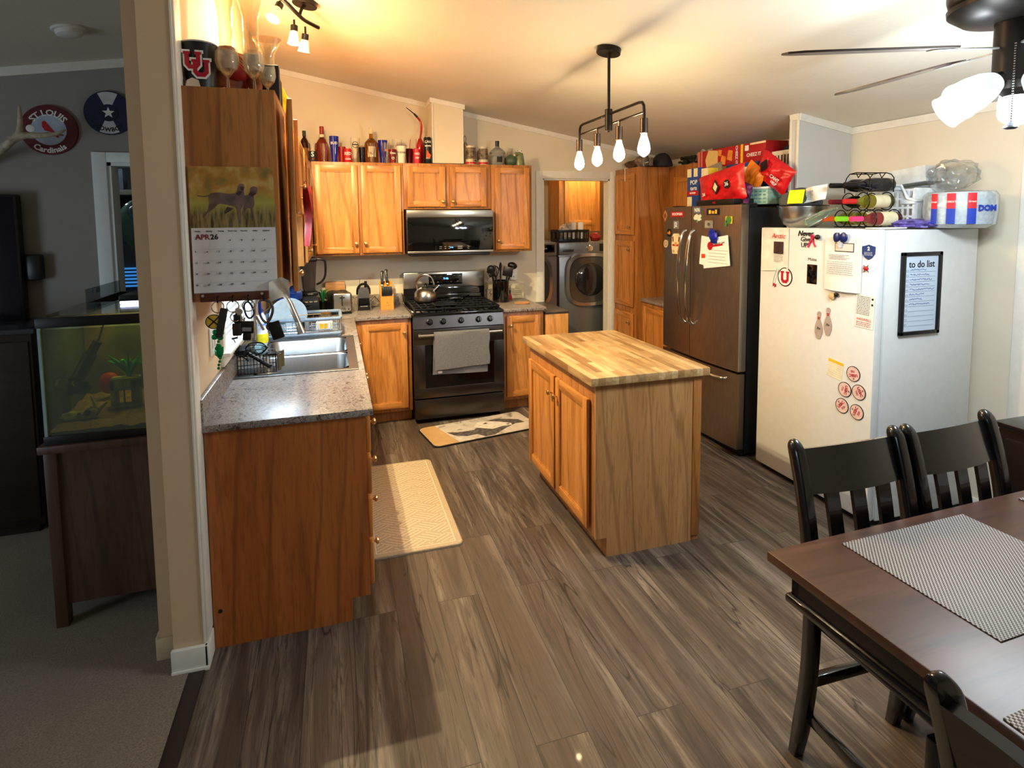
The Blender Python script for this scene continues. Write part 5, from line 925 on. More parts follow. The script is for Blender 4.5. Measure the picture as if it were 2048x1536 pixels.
for (x,y,lb) in ((.300,.395,'dark bottle with silver foil neck at the cabinet front edge'),):
    item('wine_bottle',lb,'bottle',(x-.012,y,TZ),[('body',G().lathe(bottle(.027,.20,.0115),seg=22),M('bottle_black',(14,12,20),.1,coat=.5,var=0)),('cap',G().cyl((0,0,.172),.0135,.022,14),BLK),('neck_foil',G().cyl((0,0,.152),.0128,.0202,14),CREAM)])
item('snack_bag','bright yellow snack bag on the bridge cabinet','bag',(.285,.66,TZ),[('bag',G().blob((0,0,.075),(.04,.045,.08),16,.15,2,2,flat=.074),M('bag_yellow',(236,210,20),.35,var=.15)),('red_print',G().blob((.012,.03,.05),(.032,.03,.04),12,.1,2,5),M('bag_red_print',(210,60,30),.4))])
item('glass_jar','clear jar lying behind the yellow bag','jar',(.285,.86,TZ),[('jar',G().lathe([(0,0),(.035,0),(.037,.07),(.02,.09),(0,.09)],seg=20),VGL),('lid',G().cyl((0,0,.09),.022,.012,16),SST)])
# ================================================================ THINGS ON THE STEEL REFRIGERATOR
FZ=1.7565
CARDB=M('cardboard',(150,124,92),.8,var=.08);CHZ=M('cracker_box_red',(170,20,26),.45,var=.08);PTB=M('pastry_box_blue',(28,66,140),.45)
def facebox(name,label,x0,x1,y0,y1,z0,z1,mat,cat='box',print_=(),tilt=0):
    """box whose printed side faces -x; prints: (text,size,mat,yoff,z) yoff to the right in view"""
    t=T(name,label,cat,((x0),(y0+y1)/2,z0),-90);w=abs(y1-y0);G().box(-w/2,0,0,w/2,x1-x0,z1-z0,.002).to('carton',mat,t)
    for p in print_:
        if isinstance(p[0],str): text('lettering',p[0],p[1],p[2],t,(p[3],-.001,p[4]),rot=(90,p[5] if len(p)>5 else 0,0),bold=.0006)
        else: p[0].to('print',p[1],t)
    return t
t=facebox('pastry_box','upright blue toaster pastry carton at the left of the refrigerator top',3.25,3.42,1.64,1.49,FZ,2.06,PTB,print_=[('POP',.05,INKW,.012,.19),('tarts',.045,INKW,.012,.145),(G().box(-.075,-.001,.09,.075,0,.125),RED),(G().box(-.074,-.0012,.235,-.02,0,.30).box(.01,-.0012,.235,.06,0,.30),CREAM),(G().box(-.07,-.0012,0.005,-.01,0,.08),CREAM),('FROSTED',.018,INKW,0,.107)])
facebox('flat_carton','yellow and cream carton standing right of the pastry carton',3.27,3.40,1.485,1.40,FZ,2.05,M('carton_yellow',(236,200,60),.5),print_=[(G().box(-.042,-.001,.10,.042,0,.292),CREAM),('BOX',.02,INK,0,.03)])
t=T('snack_bag_top','x','bag');bpy.data.objects.remove(t)
facebox('cardboard_box','large plain tan carton behind the red snack bag',3.50,3.80,1.74,1.42,FZ,2.075,CARDB)
item('open_carton_flap','grey tan carton flap sticking up behind the red snack bag','cardboard',(3.36,1.50,1.93),[('flap',G().box(-.15,-.003,-.02,.16,.003,.14,m=RY(-10)),M('flap_grey',(134,122,106),.8)),('lower_flap',G().box(-.15,-.02,-.16,.17,-.012,-.0,m=RY(-14)),CREAM)],rz=-90)
facebox('pastry_box','blue carton lying under the red cracker boxes',3.44,3.70,1.412,1.06,FZ,2.072,PTB,print_=[('32',.06,INKW,.02,.24),(disc(.0,-.001,0),INKW)] if 0 else [(G().box(-.045,-.001,.205,.06,0,.285),INKW),('32',.055,M('pastry_ink',(20,50,120),.5,var=0),.008,.245),('TOASTER',.018,INKW,-.10,.245)])
facebox('cracker_box','long red cracker box with orange cracker pictures on the top stack',3.50,3.70,1.86,1.33,2.0765,2.222,CHZ,print_=[(G().prism([(-.14,.0),(-.0,.0),(.0,.13),(-.12,.145),(-.16,.07)],-.001,0),M('cheese_cream',(224,190,120),.5)),(G().prism([(.03,.02),(.09,.01),(.10,.07),(.05,.09)],-.001,0).prism([(.11,.05),(.17,.03),(.18,.11),(.13,.12)],-.001,0).prism([(.0,.09),(.04,.08),(.05,.13),(.01,.135)],-.0014,0),M('cracker_orange',(226,140,50),.5)),('CHEEZ IT',.034,INKW,.225,.072,90),(G().box(-.26,-.001,0,-.235,0,.145).box(-.22,-.001,0,-.20,0,.145),M('cracker_pink',(206,120,100),.5))])
facebox('cracker_box','short red cracker box with yellow edge at the stack right end',3.50,3.70,1.325,1.062,2.0765,2.222,CHZ,print_=[('CHEEZ IT',.036,INKW,.01,.055),(G().box(-.131,-.001,0,-.105,0,.145),YEL),(G().box(-.03,-.001,.128,.131,0,.142),CREAM),(G().box(-.085,-.001,.09,-.045,0,.13),INKW)])
def pillow(w,h,d,seed=0,n=28):
    def f(s): return lambda u,v:((u-.5)*w*(1-.06*math.sin(PI*v)),s*d*(max(0,1-abs(2*u-1)**2.6))**.6*(max(0,1-abs(2*v-1)**2.2))**.6*(1+.45*mnoise.noise(Vector((u*6+seed,v*6,s)))+.25*mnoise.noise(Vector((u*15+seed,v*4,s)))),(v-.5)*h)
    return G().sheet(f(-1),n,n).sheet(f(1),n,n)
def bag(label,x,y,z,w,h,d,mat,ry,seed,prints=(),rx=0,rz=-90):
    t=T('snack_bag',label,'bag',(x,y,z));t.rotation_euler=(Matrix.Rotation(math.radians(rz),4,'Z')@Matrix.Rotation(math.radians(ry),4,'Y')@Matrix.Rotation(math.radians(rx),4,'X')).to_euler();pillow(w,h,d,seed).to('bag',mat,t)
    for p in prints:
        if isinstance(p[0],str): text('lettering',p[0],p[1],p[2],t,(p[3],-d*1.12,p[4]),bold=.0006)
        else: p[0].to('print',p[1],t)
    return t
BR=M('chip_bag_red',(200,18,28),.34,var=.12,coat=.15,nscale=16,bump=.8)
bag('large red variety snack bag with black lower band and 36 on it',3.24,1.20,1.89,.52,.25,.045,BR,-8,1,[('36',.042,INKW,.115,.0),('36',.034,INKW,-.145,-.03),(G().prism(dia(.055),-.056,-.05),M('diamond_dark',(60,20,16),.5)),(G().prism(dia(.034),-.0575,-.056),CREAM)]+[(G().prism([(.09+.032*math.cos(a*PI/8)+.025,.032*math.sin(a*PI/8)) for a in range(16)],-.050,-.046),INK)])
facebox('display_carton','low black tray carton under the red variety bag',3.17,3.34,1.40,.98,FZ,1.80,BLK,print_=[('MIX',.02,RED,0,.02)])
bag('orange snack bag leaning between the two red bags',3.38,1.06,1.92,.20,.26,.035,M('chip_bag_orange',(236,130,24),.3,var=.15,coat=.2,nscale=8),35,3,[(G().box(-.04,-.042,-.10,.05,-.038,-.02),M('silver_print2',(180,176,170),.4,.3))])
bag('purple and white crinkled bag under the orange bag',3.27,1.0,1.835,.14,.16,.03,M('chip_bag_purple',(96,40,90),.35,var=.5,nscale=20),20,4)
t=bag('red snack bag with black diamond logo tipped over on the teal tin',3.40,.86,1.972,.34,.19,.045,BR,32,7,[(G().prism([(x-.06,z+.02) for x,z in dia(.05)],-.056,-.05),BLK),('CANT',.034,INKW,.07,-.01),('HELP',.026,INKW,.08,-.04)])
TEAL=M('tin_teal',(150,190,176),.4,var=.15,nscale=40);tn=T('teal_tin','pale teal and blue lidded tin on the refrigerator right end','tin',(3.33,1.03,FZ+.001),-78)
G().box(-.16,0,0,.16,.22,.105,.008).to('body',TEAL,tn);G().box(-.165,-.005,.105,.165,.225,.122,.004).to('lid',M('lid_white',(226,228,226),.4),tn)
g=G()
for r in range(4): 
    for c in range(9): g.box(-.15+c*.034,-.001,.012+r*.025,-.128+c*.034,.0,.020+r*.025)
g.to('pattern',M('tin_dark',(90,140,140),.5),tn)
facebox('brown_carton','plain brown carton beneath the white laundry basket',3.60,3.88,1.04,.84,FZ,2.0,M('brown_carton',(96,70,48),.8))
bk=T('laundry_basket','white slotted laundry basket at ceiling height above the refrigerator','basket',(3.70,.985,2.002),0)
BKW=M('basket_white',(228,220,206),.5)
g=G().box(-.14,-.15,0,.14,.15,.01)
for zz in ((0,.035),(.105,.135)): g.box(-.144,-.15,zz[0],-.138,.15,zz[1]).box(.138,-.15,zz[0],.144,.15,zz[1]).box(-.14,-.154,zz[0],.14,-.148,zz[1]).box(-.14,.148,zz[0],.14,.154,zz[1])
for i in range(11): y=-.15+i*.03;g.box(-.143,y-.008,.03,-.139,y+.008,.11).box(.139,y-.008,.03,.143,y+.008,.11)
for i in range(10): x=-.14+i*.031;g.box(x-.008,-.153,.03,x+.008,-.149,.11).box(x-.008,.149,.03,x+.008,.153,.11)
g.to('basket',BKW,bk)
item('clothes_bundle','dark clothes heaped in the white laundry basket','clothes',(3.70,.985,2.013),[('clothes_bundle',G().blob((0,0,.085),(.12,.13,.085),22,.18,3,5,flat=.084),M('dark_clothes',(50,48,60),.9,var=.6,nscale=20))])
# ================================================================ THINGS ON THE PANTRY
PZ=2.1545
item('cap_hat','black baseball cap on the pantry top','cap',(3.50,2.42,PZ),[('crown',G().blob((0,0,.0),(.10,.115,.125),22,.04,2,2,flat=.0),M('cap_black',(28,26,32),.8)),('brim',G().box(-.17,-.07,0,-.06,.07,.006,.003),M('cap_black',(28,26,32)))])
item('small_display','small black clock radio with white marks on the pantry edge','clock',(3.32,2.385,2.1545),[('body',G().box(0,-.055,0,.04,.055,.068,.004),BLKG),('frame',G().box(-.002,-.062,0,.03,-.055,.072).box(-.002,.055,0,.03,.062,.072),SST),('digits',G().box(-.001,-.03,.028,.0,-.018,.036).box(-.001,-.006,.028,0,.006,.036).box(-.001,.018,.028,0,.030,.036),INKW)])
for (x,y,s_,c_,lb,nm) in ((3.42,2.78,(.09,.10,.045),(86,64,54),'dark brown lumpy bundle at the far pantry corner','cloth_bundle'),(3.40,2.58,(.07,.09,.06),(130,110,100),'greyish tan bundle right of the brown bundle on the pantry','cloth_bundle')):
    item(nm,lb,'clothes',(x,y,PZ),[(nm,G().blob((0,0,s_[2]),s_,20,.2,2.5,3,flat=s_[2]-.002),M('bundle_%d'%c_[0],c_,.9,var=.4))])
item('jar','squat jar with a pale lid among the pantry top clutter','jar',(3.62,2.80,PZ),[('body',G().lathe([(0,0),(.035,0),(.037,.07),(.03,.08),(0,.08)],seg=18),M('jar_brown',(110,90,70),.3)),('lid',G().cyl((0,0,.08),.033,.03,18),CREAM)])
item('artificial_plant','dark leafy garland between the cap and the cereal boxes','plant',(3.64,2.18,2.154),[('foliage',(lambda g:[g.sph((random.uniform(-.04,.04),random.uniform(-.13,.13),random.uniform(.01,.07)),(.018,.026,.012),8) for _ in range(40)] and g)(G()),M('dark_leaf',(30,34,26),.7,var=.4))])
item('plastic_bag','clear plastic bag with red print by the cracker boxes','bag',(3.66,1.96,2.154),[('bag',G().blob((0,0,.05),(.07,.10,.055),22,.3,3.2,12,flat=.049),M('bag_clear_red',(190,170,160),.3,var=.6,nscale=14,alpha=.85))])
G2=item('over_door_hook','thin white over-door hook on the top pantry door','hook',(3.2455,2.66,2.03),[('hook',G().tube([(0,0,0),(0,0,.09),(-.002,0,.115),(.012,0,.127),(.03,0,.128)],.003,6,sub=3),WHT)])
# ================================================================ THINGS ON THE WHITE FREEZER
ZZ=1.6035
mb=T('mixing_bowl','large stainless mixing bowl on the freezer far end','bowl',(3.37,.575,ZZ))
G().open_lathe([(0,.0),(.075,0),(.11,.02),(.135,.07),(.142,.13),(.148,.133),(.148,.128),(.138,.128),(.13,.07),(.105,.024),(.07,.006),(0,.006)],seg=40).to('bowl',SST,mb);G().tube([(.145*math.cos(a*PI/16),.145*math.sin(a*PI/16),.134) for a in range(32)],.005,8,closed=True).to('rim',BLK,mb)
item('knit_hat','dark grey knitted hat lying in the mixing bowl','hat',(3.37,.59,ZZ+.141),[('hat',G().blob((0,0,.02),(.13,.12,.085),24,.07,2,4,flat=.02),M('hat_grey',(82,84,84),.95,bump=.3))])
t=item('sticky_note','neon yellow note with writing leaning on the grey hat','note',(3.235,.50,ZZ+.148),[('note',G().box(-.055,-.001,0,.055,.001,.085,m=RX(-12)),M('neon_yellow',(226,240,20),.7,var=0))],rz=-84)
item('receipt','crumpled white printed receipt right of the neon note','paper',(3.30,.42,ZZ+.15),[('sheet',G().sheet(lambda u,v:(-.07+.14*u,.012*math.sin(6*u+2*v)+.01,.0+.09*v+.02*u),10,8,.0006),PAP),('printed_lines',lines(.06,-.06,.07,.012,5,.003,4,-.006),INK)],rz=-80)
wr=T('wine_rack','black wire wine rack holding seven bottles on the freezer','wine rack',(3.37,.215,ZZ),-8)
def cring(g,x,y,z,r): g.tube([(x,y+r*math.cos(2*PI*i/24),z+r*math.sin(2*PI*i/24)) for i in range(24)],.003,6,closed=True)
rows=[(.052,(.11,0.0,-.11)),(.150,(.055,-.055)),(.248,(0.03,-.055))]
for xx in (.02,.17):
    g=G()
    for z,ys in rows[:2]:
        for y in ys: cring(g,xx,y,z,.050)
    g.tube([(xx,.085,.20),(xx,.085,.26),(xx,.05,.31),(xx,-.05,.31),(xx,-.10,.28),(xx,-.10,.20)],.003,6,sub=2).tube([(xx,.16,.004),(xx,-.16,.004)],.003,6).tube([(xx,.0,.31),(xx,-.015,.285),(xx,-.04,.31)],.003,6)
    g.to('ring_frame',BLKM,wr)
g=G()
for y,z in ((.16,.004),(-.16,.004),(.05,.31),(-.05,.31)): g.rod((.02,y,z),(.17,y,z),.003,6)
g.to('cross_bars',BLKM,wr)
wrm=TR(3.37,.215,ZZ)@RZ(-8)
def wineb(label,y,z,glass,foil,lab,x0=-.10,tl=0,gp='bottles in the wine rack'):
    t=T('wine_bottle',label,'bottle',group=gp);p=wrm@Vector((x0,y,z));t.location=p;t.rotation_euler=(Matrix.Rotation(math.radians(-8),4,'Z')@Matrix.Rotation(math.radians(90+tl),4,'Y')).to_euler()
    G().lathe([(0,.02),(.0135,.022),(.0140,.075),(.018,.10),(.034,.135),(.0375,.16),(.0375,.285),(.035,.295),(0,.29)],seg=24).to('glass_body',glass,t)
    G().lathe([(0,0),(.0148,.002),(.0152,.06),(.0148,.072),(0,.072)],seg=18).to('foil_neck',foil,t)
    if lab: G().lathe([(.0381,.175),(.0381,.265)],seg=24).to('label',lab,t)
    return t
DKG=M('bottle_black',(14,12,20));GRG=gl((170,170,60),nm='yellow_green_glass');RSE=gl((170,70,80),nm='pink_wine_glass')
F=lambda n,c:M('foil_'+n,c,.35,.2,var=0)
wineb('orange capped bottle at the left of the rack bottom row',.11,.052,GRG,F('orange',(226,90,20)),None)
wineb('lime capped bottle in the middle of the rack bottom row',0,.052,GRG,F('lime',(140,220,40)),CREAM)
wineb('pink capped rose bottle at the right of the rack bottom row',-.11,.052,RSE,F('pink',(230,60,120)),CREAM)
wineb('dark red wine bottle with maroon cap in the rack middle row',.055,.150,DKG,F('maroon',(110,20,30)),CREAM)
wineb('yellow green bottle with red cap in the rack middle row',-.055,.150,GRG,F('red',(210,40,40)),CREAM)
wineb('black bottle lying behind on top of the wine rack',.03,.243,DKG,F('black',(20,18,20)),None,x0=-.12)
wineb('black bottle with gold label band in front on top of the wine rack',-.055,.243,DKG,F('black',(20,18,20)),M('black_label',(40,36,34),.5,var=.4,nscale=60),x0=-.10)
item('glass_bottle','pale green empty bottle leaning against the left of the wine rack','bottle',(3.25,.42,ZZ+.026),[('glass_bottle',G().lathe([(0,0),(.024,0),(.026,.01),(.027,.11),(.02,.14),(.011,.16),(.011,.20),(0,.20)],seg=20),gl((200,220,200),nm='pale_green_glass'))],rot=(12,62,-60))
item('plastic_sheet_bag','purple patterned bag lying flat under the baskets','bag',(3.57,-.0,ZZ),[('bag',G().blob((0,0,.022),(.10,.13,.026),22,.2,3,6,flat=.021),M('bag_purple',(110,96,190),.4,var=.5,nscale=30))])
wb=T('plastic_basket','white perforated plastic basket leaning behind the wine rack','basket',(3.735,.24,ZZ+.002),0)
g=G();Wb=M('basket_bright',(232,236,238),.4)
g.box(-.11,-.20,0,.11,.20,.008)
def perf(g,y0,y1,z0,z1,x):
    n=12
    for i in range(n+1): y=y0+(y1-y0)*i/n;g.box(x-.002,y-.006,z0,x+.002,y+.006,z1)
    for j in range(5): z=z0+(z1-z0)*j/4;g.box(x-.0021,y0,z-.006,x+.0021,y1,z+.006)
perf(g,-.19,.19,.01,.21,-.11);perf(g,-.19,.19,.01,.21,.11)
g.box(-.11,.188,0,.11,.194,.22).box(-.11,-.194,0,.11,-.188,.22);g.tube([(-.13,-.21,.15),(-.13,-.17,.16),(-.13,-.13,.235),(-.13,.20,.24),(.13,.20,.24),(.13,-.13,.235),(.13,-.17,.16),(.13,-.21,.15)],.007,8,closed=True)
g.box(-.126,-.125,.21,-.108,.20,.236,.003).box(-.126,-.205,.13,-.108,-.12,.155,.003);g.to('basket',Wb,wb)
item('storage_box','grey white patterned carton standing on the plastic basket','box',(3.80,.22,ZZ+.246),[('carton',G().box(-.10,-.15,0,.10,.15,.09,.003),M('carton_greywhite',(200,204,204),.5,var=.1)),('top_print',G().box(-.06,-.1,.0902,.06,.10,.0908),M('print_grey2',(150,152,150),.6,var=.4))],rot=(-6,0,8))
# plates pack in film
pk=T('paper_plate_pack','plastic wrapped pack of paper plates with red and blue labels','pack',(3.70,-.145,ZZ+.001),-62)
G().lathe([(0,0),(.115,0),(.15,.02),(.158,.09),(.156,.165),(.14,.185),(0,.19)],seg=40).to('plates',M('plates_white',(214,224,230),.4,var=.12,nscale=60),pk)
G().open_lathe([(.118,-.0),(.154,.018),(.162,.09),(.160,.168),(.144,.19),(.0,.196)],seg=40).to('film',FILM,pk)
for a,w_ in ((-124,7),(-96,8),(-66,8)):
    G().lathe([(.1625,.10),(.1625,.178)],seg=10,a0=a-w_/1.2,a1=a+w_/1.2).to('red_label',M('label_bright_red',(206,40,50),.4),pk);G().lathe([(.163,.022),(.163,.10)],seg=10,a0=a-w_/1.2,a1=a+w_/1.2).to('blue_label',M('label_bright_blue',(30,60,170),.4),pk)
    text('lettering','Great' if a!=-96 else 'GREAT',.014,INKW,pk,(.1645*math.cos(math.radians(a)),.1645*math.sin(math.radians(a)),.135),rot=(90,0,a+90))
text('lettering','DOM',.04,M('label_bright_blue',(30,60,170)),pk,(.165*math.cos(math.radians(-42)),.165*math.sin(math.radians(-42)),.10),rot=(90,0,48),bold=.002)
item('plastic_wrap','puffed up clear plastic wrap on top of the paper plate pack','bag',(3.76,-.06,ZZ+.20),[('plastic_wrap',G().blob((0,0,.085),(.085,.12,.09),44,.14,2.6,21,flat=.083),FILM)])
# ================================================================ LIGHT FIXTURES
BZ=M('bronze_black',(30,25,22),.38,.6,var=.05)
pd=T('pendant_light','black four bulb linear pendant hanging above the island','pendant light',(2.02,.60,CEIL(2.02)))
sl=RY(math.degrees(math.atan(.18)))
G().cyl((0,0,-.03),.068,.034,32,sl,bev=.003).to('canopy',BZ,pd);zz=-CEIL(2.02)
G().rod((0,0,-.02),(0,0,2.275+zz),.0085,12).to('rod',BZ,pd);G().cyl((0,0,2.165+zz),.021,.12,22,bev=.002).lathe([(.0225,0),(.0225,.004)],(0,0,2.22+zz),22).cyl((0,0,2.157+zz),.006,.01,10).to('hub',BZ,pd)
yb=(-.385,-.125,.145,.40)
G().tube([(0,-.385,2.16+zz),(0,-.385,2.20+zz),(0,-.38,2.235+zz),(0,-.365,2.252+zz),(0,-.33,2.257+zz),(0,0,2.257+zz),(0,.345,2.257+zz),(0,.38,2.252+zz),(0,.395,2.235+zz),(0,.40,2.20+zz),(0,.40,2.16+zz)],.0075,10).to('upper_bar',BZ,pd)
G().rod((0,-.385,2.20+zz),(0,.40,2.20+zz),.006,10).to('lower_bar',BZ,pd)
BULB=bulbm('edison_bulb',(1,.74,.42),14,.55);FIL=bulbm('filament',(1,.8,.5),60,1.)
for y in yb:
    s_=G().cyl((0,y,2.095+zz),.0195,.075,22,bev=.002).rod((0,y,2.165+zz),(0,y,2.205+zz),.006,8).to('socket',M('socket_nickel',(92,78,70),.25,.85),pd)
    G().lathe([(.013,0),(.015,-.012),(.027,-.05),(.032,-.078),(.028,-.098),(.014,-.112),(.003,-.118),(0,-.118)],(0,y,2.096+zz),24).to('bulb',BULB,s_)
# fan
HX,HY,HZ=2.646,-1.026,2.2
fn=T('ceiling_fan','flush ceiling fan with five dark blades and lit glass shades','ceiling fan',(HX,HY,0))
cz=CEIL(HX)
G().lathe([(.17,0),(.19,-.02),(.19,-.12),(.185,-.14),(.175,-.15),(.19,-.155),(.188,-.17),(.15,-.20),(.09,-.215),(0,-.215)],(0,0,cz-.0),48).to('motor_housing',BZ,fn)
g=G()
for i in range(40): g.box(.115,-.0035,-.001,.165,.0035,.003,m=RZ(9*i)@TR(0,0,cz-.196)@RY(-34))
g.to('vent_fins',M('vent_metal',(90,92,96),.3,.7),fn)
G().cyl((0,0,2.10),.062,cz-.21-2.10,30,bev=.004).lathe([(0,0),(.03,.0),(.05,.02),(.055,.05),(0,.05)],(0,0,2.055),24).to('switch_housing',BZ,fn)
BLD=wood('fan_blade_wood',(44,36,32),(70,60,54),(84,72,64),axis='x')
for a in (158,86,14,302,230):
    m=RZ(a)@TR(0,0,2.215)@RX(-11)
    b_=G();P=[(.20,-.045),(.24,-.055),(.60,-.068),(.68,-.062),(.72,-.03),(.72,.03),(.68,.062),(.60,.068),(.24,.055),(.20,.045)]
    b_._f([(x,y,-.004) for x,y in P]+[(x,y,.003) for x,y in P],[tuple(range(9,-1,-1)),tuple(range(10,20))]+[(i,(i+1)%10,10+(i+1)%10,10+i) for i in range(10)],m);bl_=b_.to('blade',BLD,fn)
    G().box(.05,-.012,-.010,.15,.012,-.003,.002,m=m).prism([(.0,0),(.0,0.001),(.001,.001)],0,.001,m=m).box(.14,-.03,-.009,.26,.03,-.005,.002,m=m).to('blade_iron',M('iron_pale',(150,150,148),.3,.7),bl_)
SHG=bulbm('frosted_shade_lit',(.84,.95,1.),1.25,.62)
for a in (170,244,316,28,100):
    m=RZ(a)@TR(.045,0,2.115)@RY(118)
    s_=G().cyl((0,0,-.01),.022,.045,18,m).to('lamp_holder',BZ,fn)
    G().open_lathe([(.024,.03),(.034,.04),(.048,.075),(.056,.12),(.058,.165),(.061,.175)],(0,0,0),28,m).to('glass_shade',SHG,s_)
    G().sph((0,0,.10),(.027,.027,.036),14,m).to('bulb',bulbm('cool_bulb',(.9,.97,1.),8,1.) if 'cool_bulb' not in MC else MC['cool_bulb'],s_)
def chain(x,y,z0,z1,fin):
    g=G();n=int((z0-z1)/.0075)
    for i in range(n): g.sph((x,y,z0-i*.0075),.0026,6)
    c=g.to('pull_chain',CHR,fn);fin(G(),x,y,z1).to('chain_knob',M('knob_pewter',(120,124,130),.3,.8),c)
chain(-.13,-.075,2.19,1.945,lambda g,x,y,z:g.lathe([(0,.012),(.006,.008),(.018,-.002),(.019,-.007),(.012,-.012),(0,-.013)],(x,y,z),18))
# track light
tk=T('track_light','bronze ceiling track light with frosted cone shades near the left cabinets','track light',(.40,1.13,CEIL(.40)))
zz=-CEIL(.40)
G().cyl((0,0,-.028),.068,.03,30,sl,bev=.003).to('canopy',BZ,tk);G().tube([(0,0,-.02),(-.02,-.01,-.05),(-.03,-.0,-.08),(-.02,.0,-.1)],.009,8,sub=4).to('stem',BZ,tk)
G().tube([(-.14,-.32,2.83+zz),(-.09,-.18,2.828+zz),(-.02,0,2.812+zz),(.03,.09,2.812+zz),(.065,.14,2.812+zz)],.011,8,sub=4).to('track_bar',BZ,tk)
CONE=M('frosted_cone',(238,220,190),.5,emit=(255,200,120),es=.55,var=0);LENS=bulbm('warm_lens',(1,.86,.6),40,1.)
for (x,y,z,dx,dy,L,lit) in ((-.115,-.235,2.80,-.03,-.03,.075,1),(-.065,.045,2.785,-.005,.0,.085,1),(-.01,.15,2.775,-.01,.02,.07,0)):
    d=Vector((dx,dy,-L)).normalized();q=Vector((0,0,1)).rotation_difference(d).to_matrix().to_4x4();m=TR(x,y,z+zz)@q
    h_=G().cyl((0,0,0),.02,.036,18,m,bev=.003).rod((x,y,2.815+zz),(x,y,z+zz),.006,8).to('lamp_holder',BZ,tk)
    G().open_lathe([(.018,.034),(.022,.04),(.034,.105),(.032,.105),(.019,.04)],seg=26,m=m).to('cone_shade',CONE,h_)
    G().cyl((0,0,.088),.029,.006,22,m).to('lens',LENS if lit else M('lens_dim',(240,220,170),.4,emit=(255,214,140),es=1.2,var=0),h_)
# smoke detector
item('smoke_detector','round white smoke detector on the dark living room ceiling','smoke detector',(-.72,1.05,CEIL(-.72)),[('base',G().cyl((0,0,-.012),.072,.014,32,RY(-8),bev=.003),WHT),('body',G().lathe([(.058,-.012),(.056,-.032),(.04,-.040),(0,-.041)],seg=32,m=RY(-8)),WHT)])
# under cabinet light above the sink
item('under_cabinet_light','slim white strip lamp under the bridge cabinet over the sink','lamp',(.17,.98,1.6985),[('housing',G().box(-.045,-.32,-.022,.045,.32,0,.004),WHT),('lens',G().box(-.035,-.30,-.026,.035,.30,-.0222,.002),bulbm('strip_lens',(.8,.92,1.),9,1.))])
# ================================================================ DINING
tb=T('dining_table','dark walnut dining table with black moulded apron','table',(1.624,-1.13,0),1.6)
TW,TD=1.55,.95
G().box(0,-TD,.733,TW,0,.76,.004).to('tabletop',TBL,tb)
g=G();a_=.045
g.box(a_,-TD+a_,.64,TW-a_,-TD+a_+.022,.733).box(a_,-a_-.022,.64,TW-a_,-a_,.733).box(a_,-TD+a_,.64,a_+.022,-a_,.733).box(TW-a_-.022,-TD+a_,.64,TW-a_,-a_,.733).box(a_-.012,-TD+a_-.012,.632,a_+.022,-a_+.012,.655,.006).box(a_,-a_-.02,.632,TW-a_,-a_+.012,.655,.006).box(a_,-TD+a_-.012,.632,TW-a_,-TD+a_+.02,.655,.006);g.to('apron',BLKW,tb)
for x in (.62,1.05): G().box(x-.05,-TD/2-.05,.05,x+.05,-TD/2+.05,.733,.01).box(x-.05,-TD/2-.30,0,x+.05,-TD/2+.30,.07,.015).to('pedestal',BLKW,tb)
k=N('woven_mat');v=k.co(rand=False);wx=k.n('TexWave',wave_type='BANDS',bands_direction='X');wx.inputs['Scale'].default_value=60;wy=k.n('TexWave',wave_type='BANDS',bands_direction='Y');wy.inputs['Scale'].default_value=60;k.l(v,wx.inputs[0]);k.l(v,wy.inputs[0])
ck=k.n('TexChecker');ck.inputs['Scale'].default_value=190;k.l(v,ck.inputs[0])
mm=k.mix(k.ramp(ck.outputs['Fac'],[(.4,(0,0,0)),(.6,(1,1,1))]),srgb(34,30,32),srgb(176,168,162));mm=k.mix(k.ramp(wx.outputs['Fac'],[(.3,(.35,.35,.35)),(.6,(0,0,0))]),mm,srgb(60,56,58));k.set(Base_Color=mm,Roughness=.6);k.bump(ck.outputs['Fac'],.6,.002);WOV=k.m
def pm(label,x,y,rz):
    return item('placemat',label,'placemat',(x,y,.7605),[('placemat',G().box(-.24,-.195,0,.24,.195,.003,.001),WOV)],rz,group='woven placemats on the dining table')
pm('woven black and white placemat nearest the table corner, in front of the left chair',2.09,-1.355,1.5);pm('woven placemat at the far right table edge, in front of the right chair',2.84,-1.325,2);pm('woven placemat at the near edge beside the closest chair',1.90,-1.87,3)
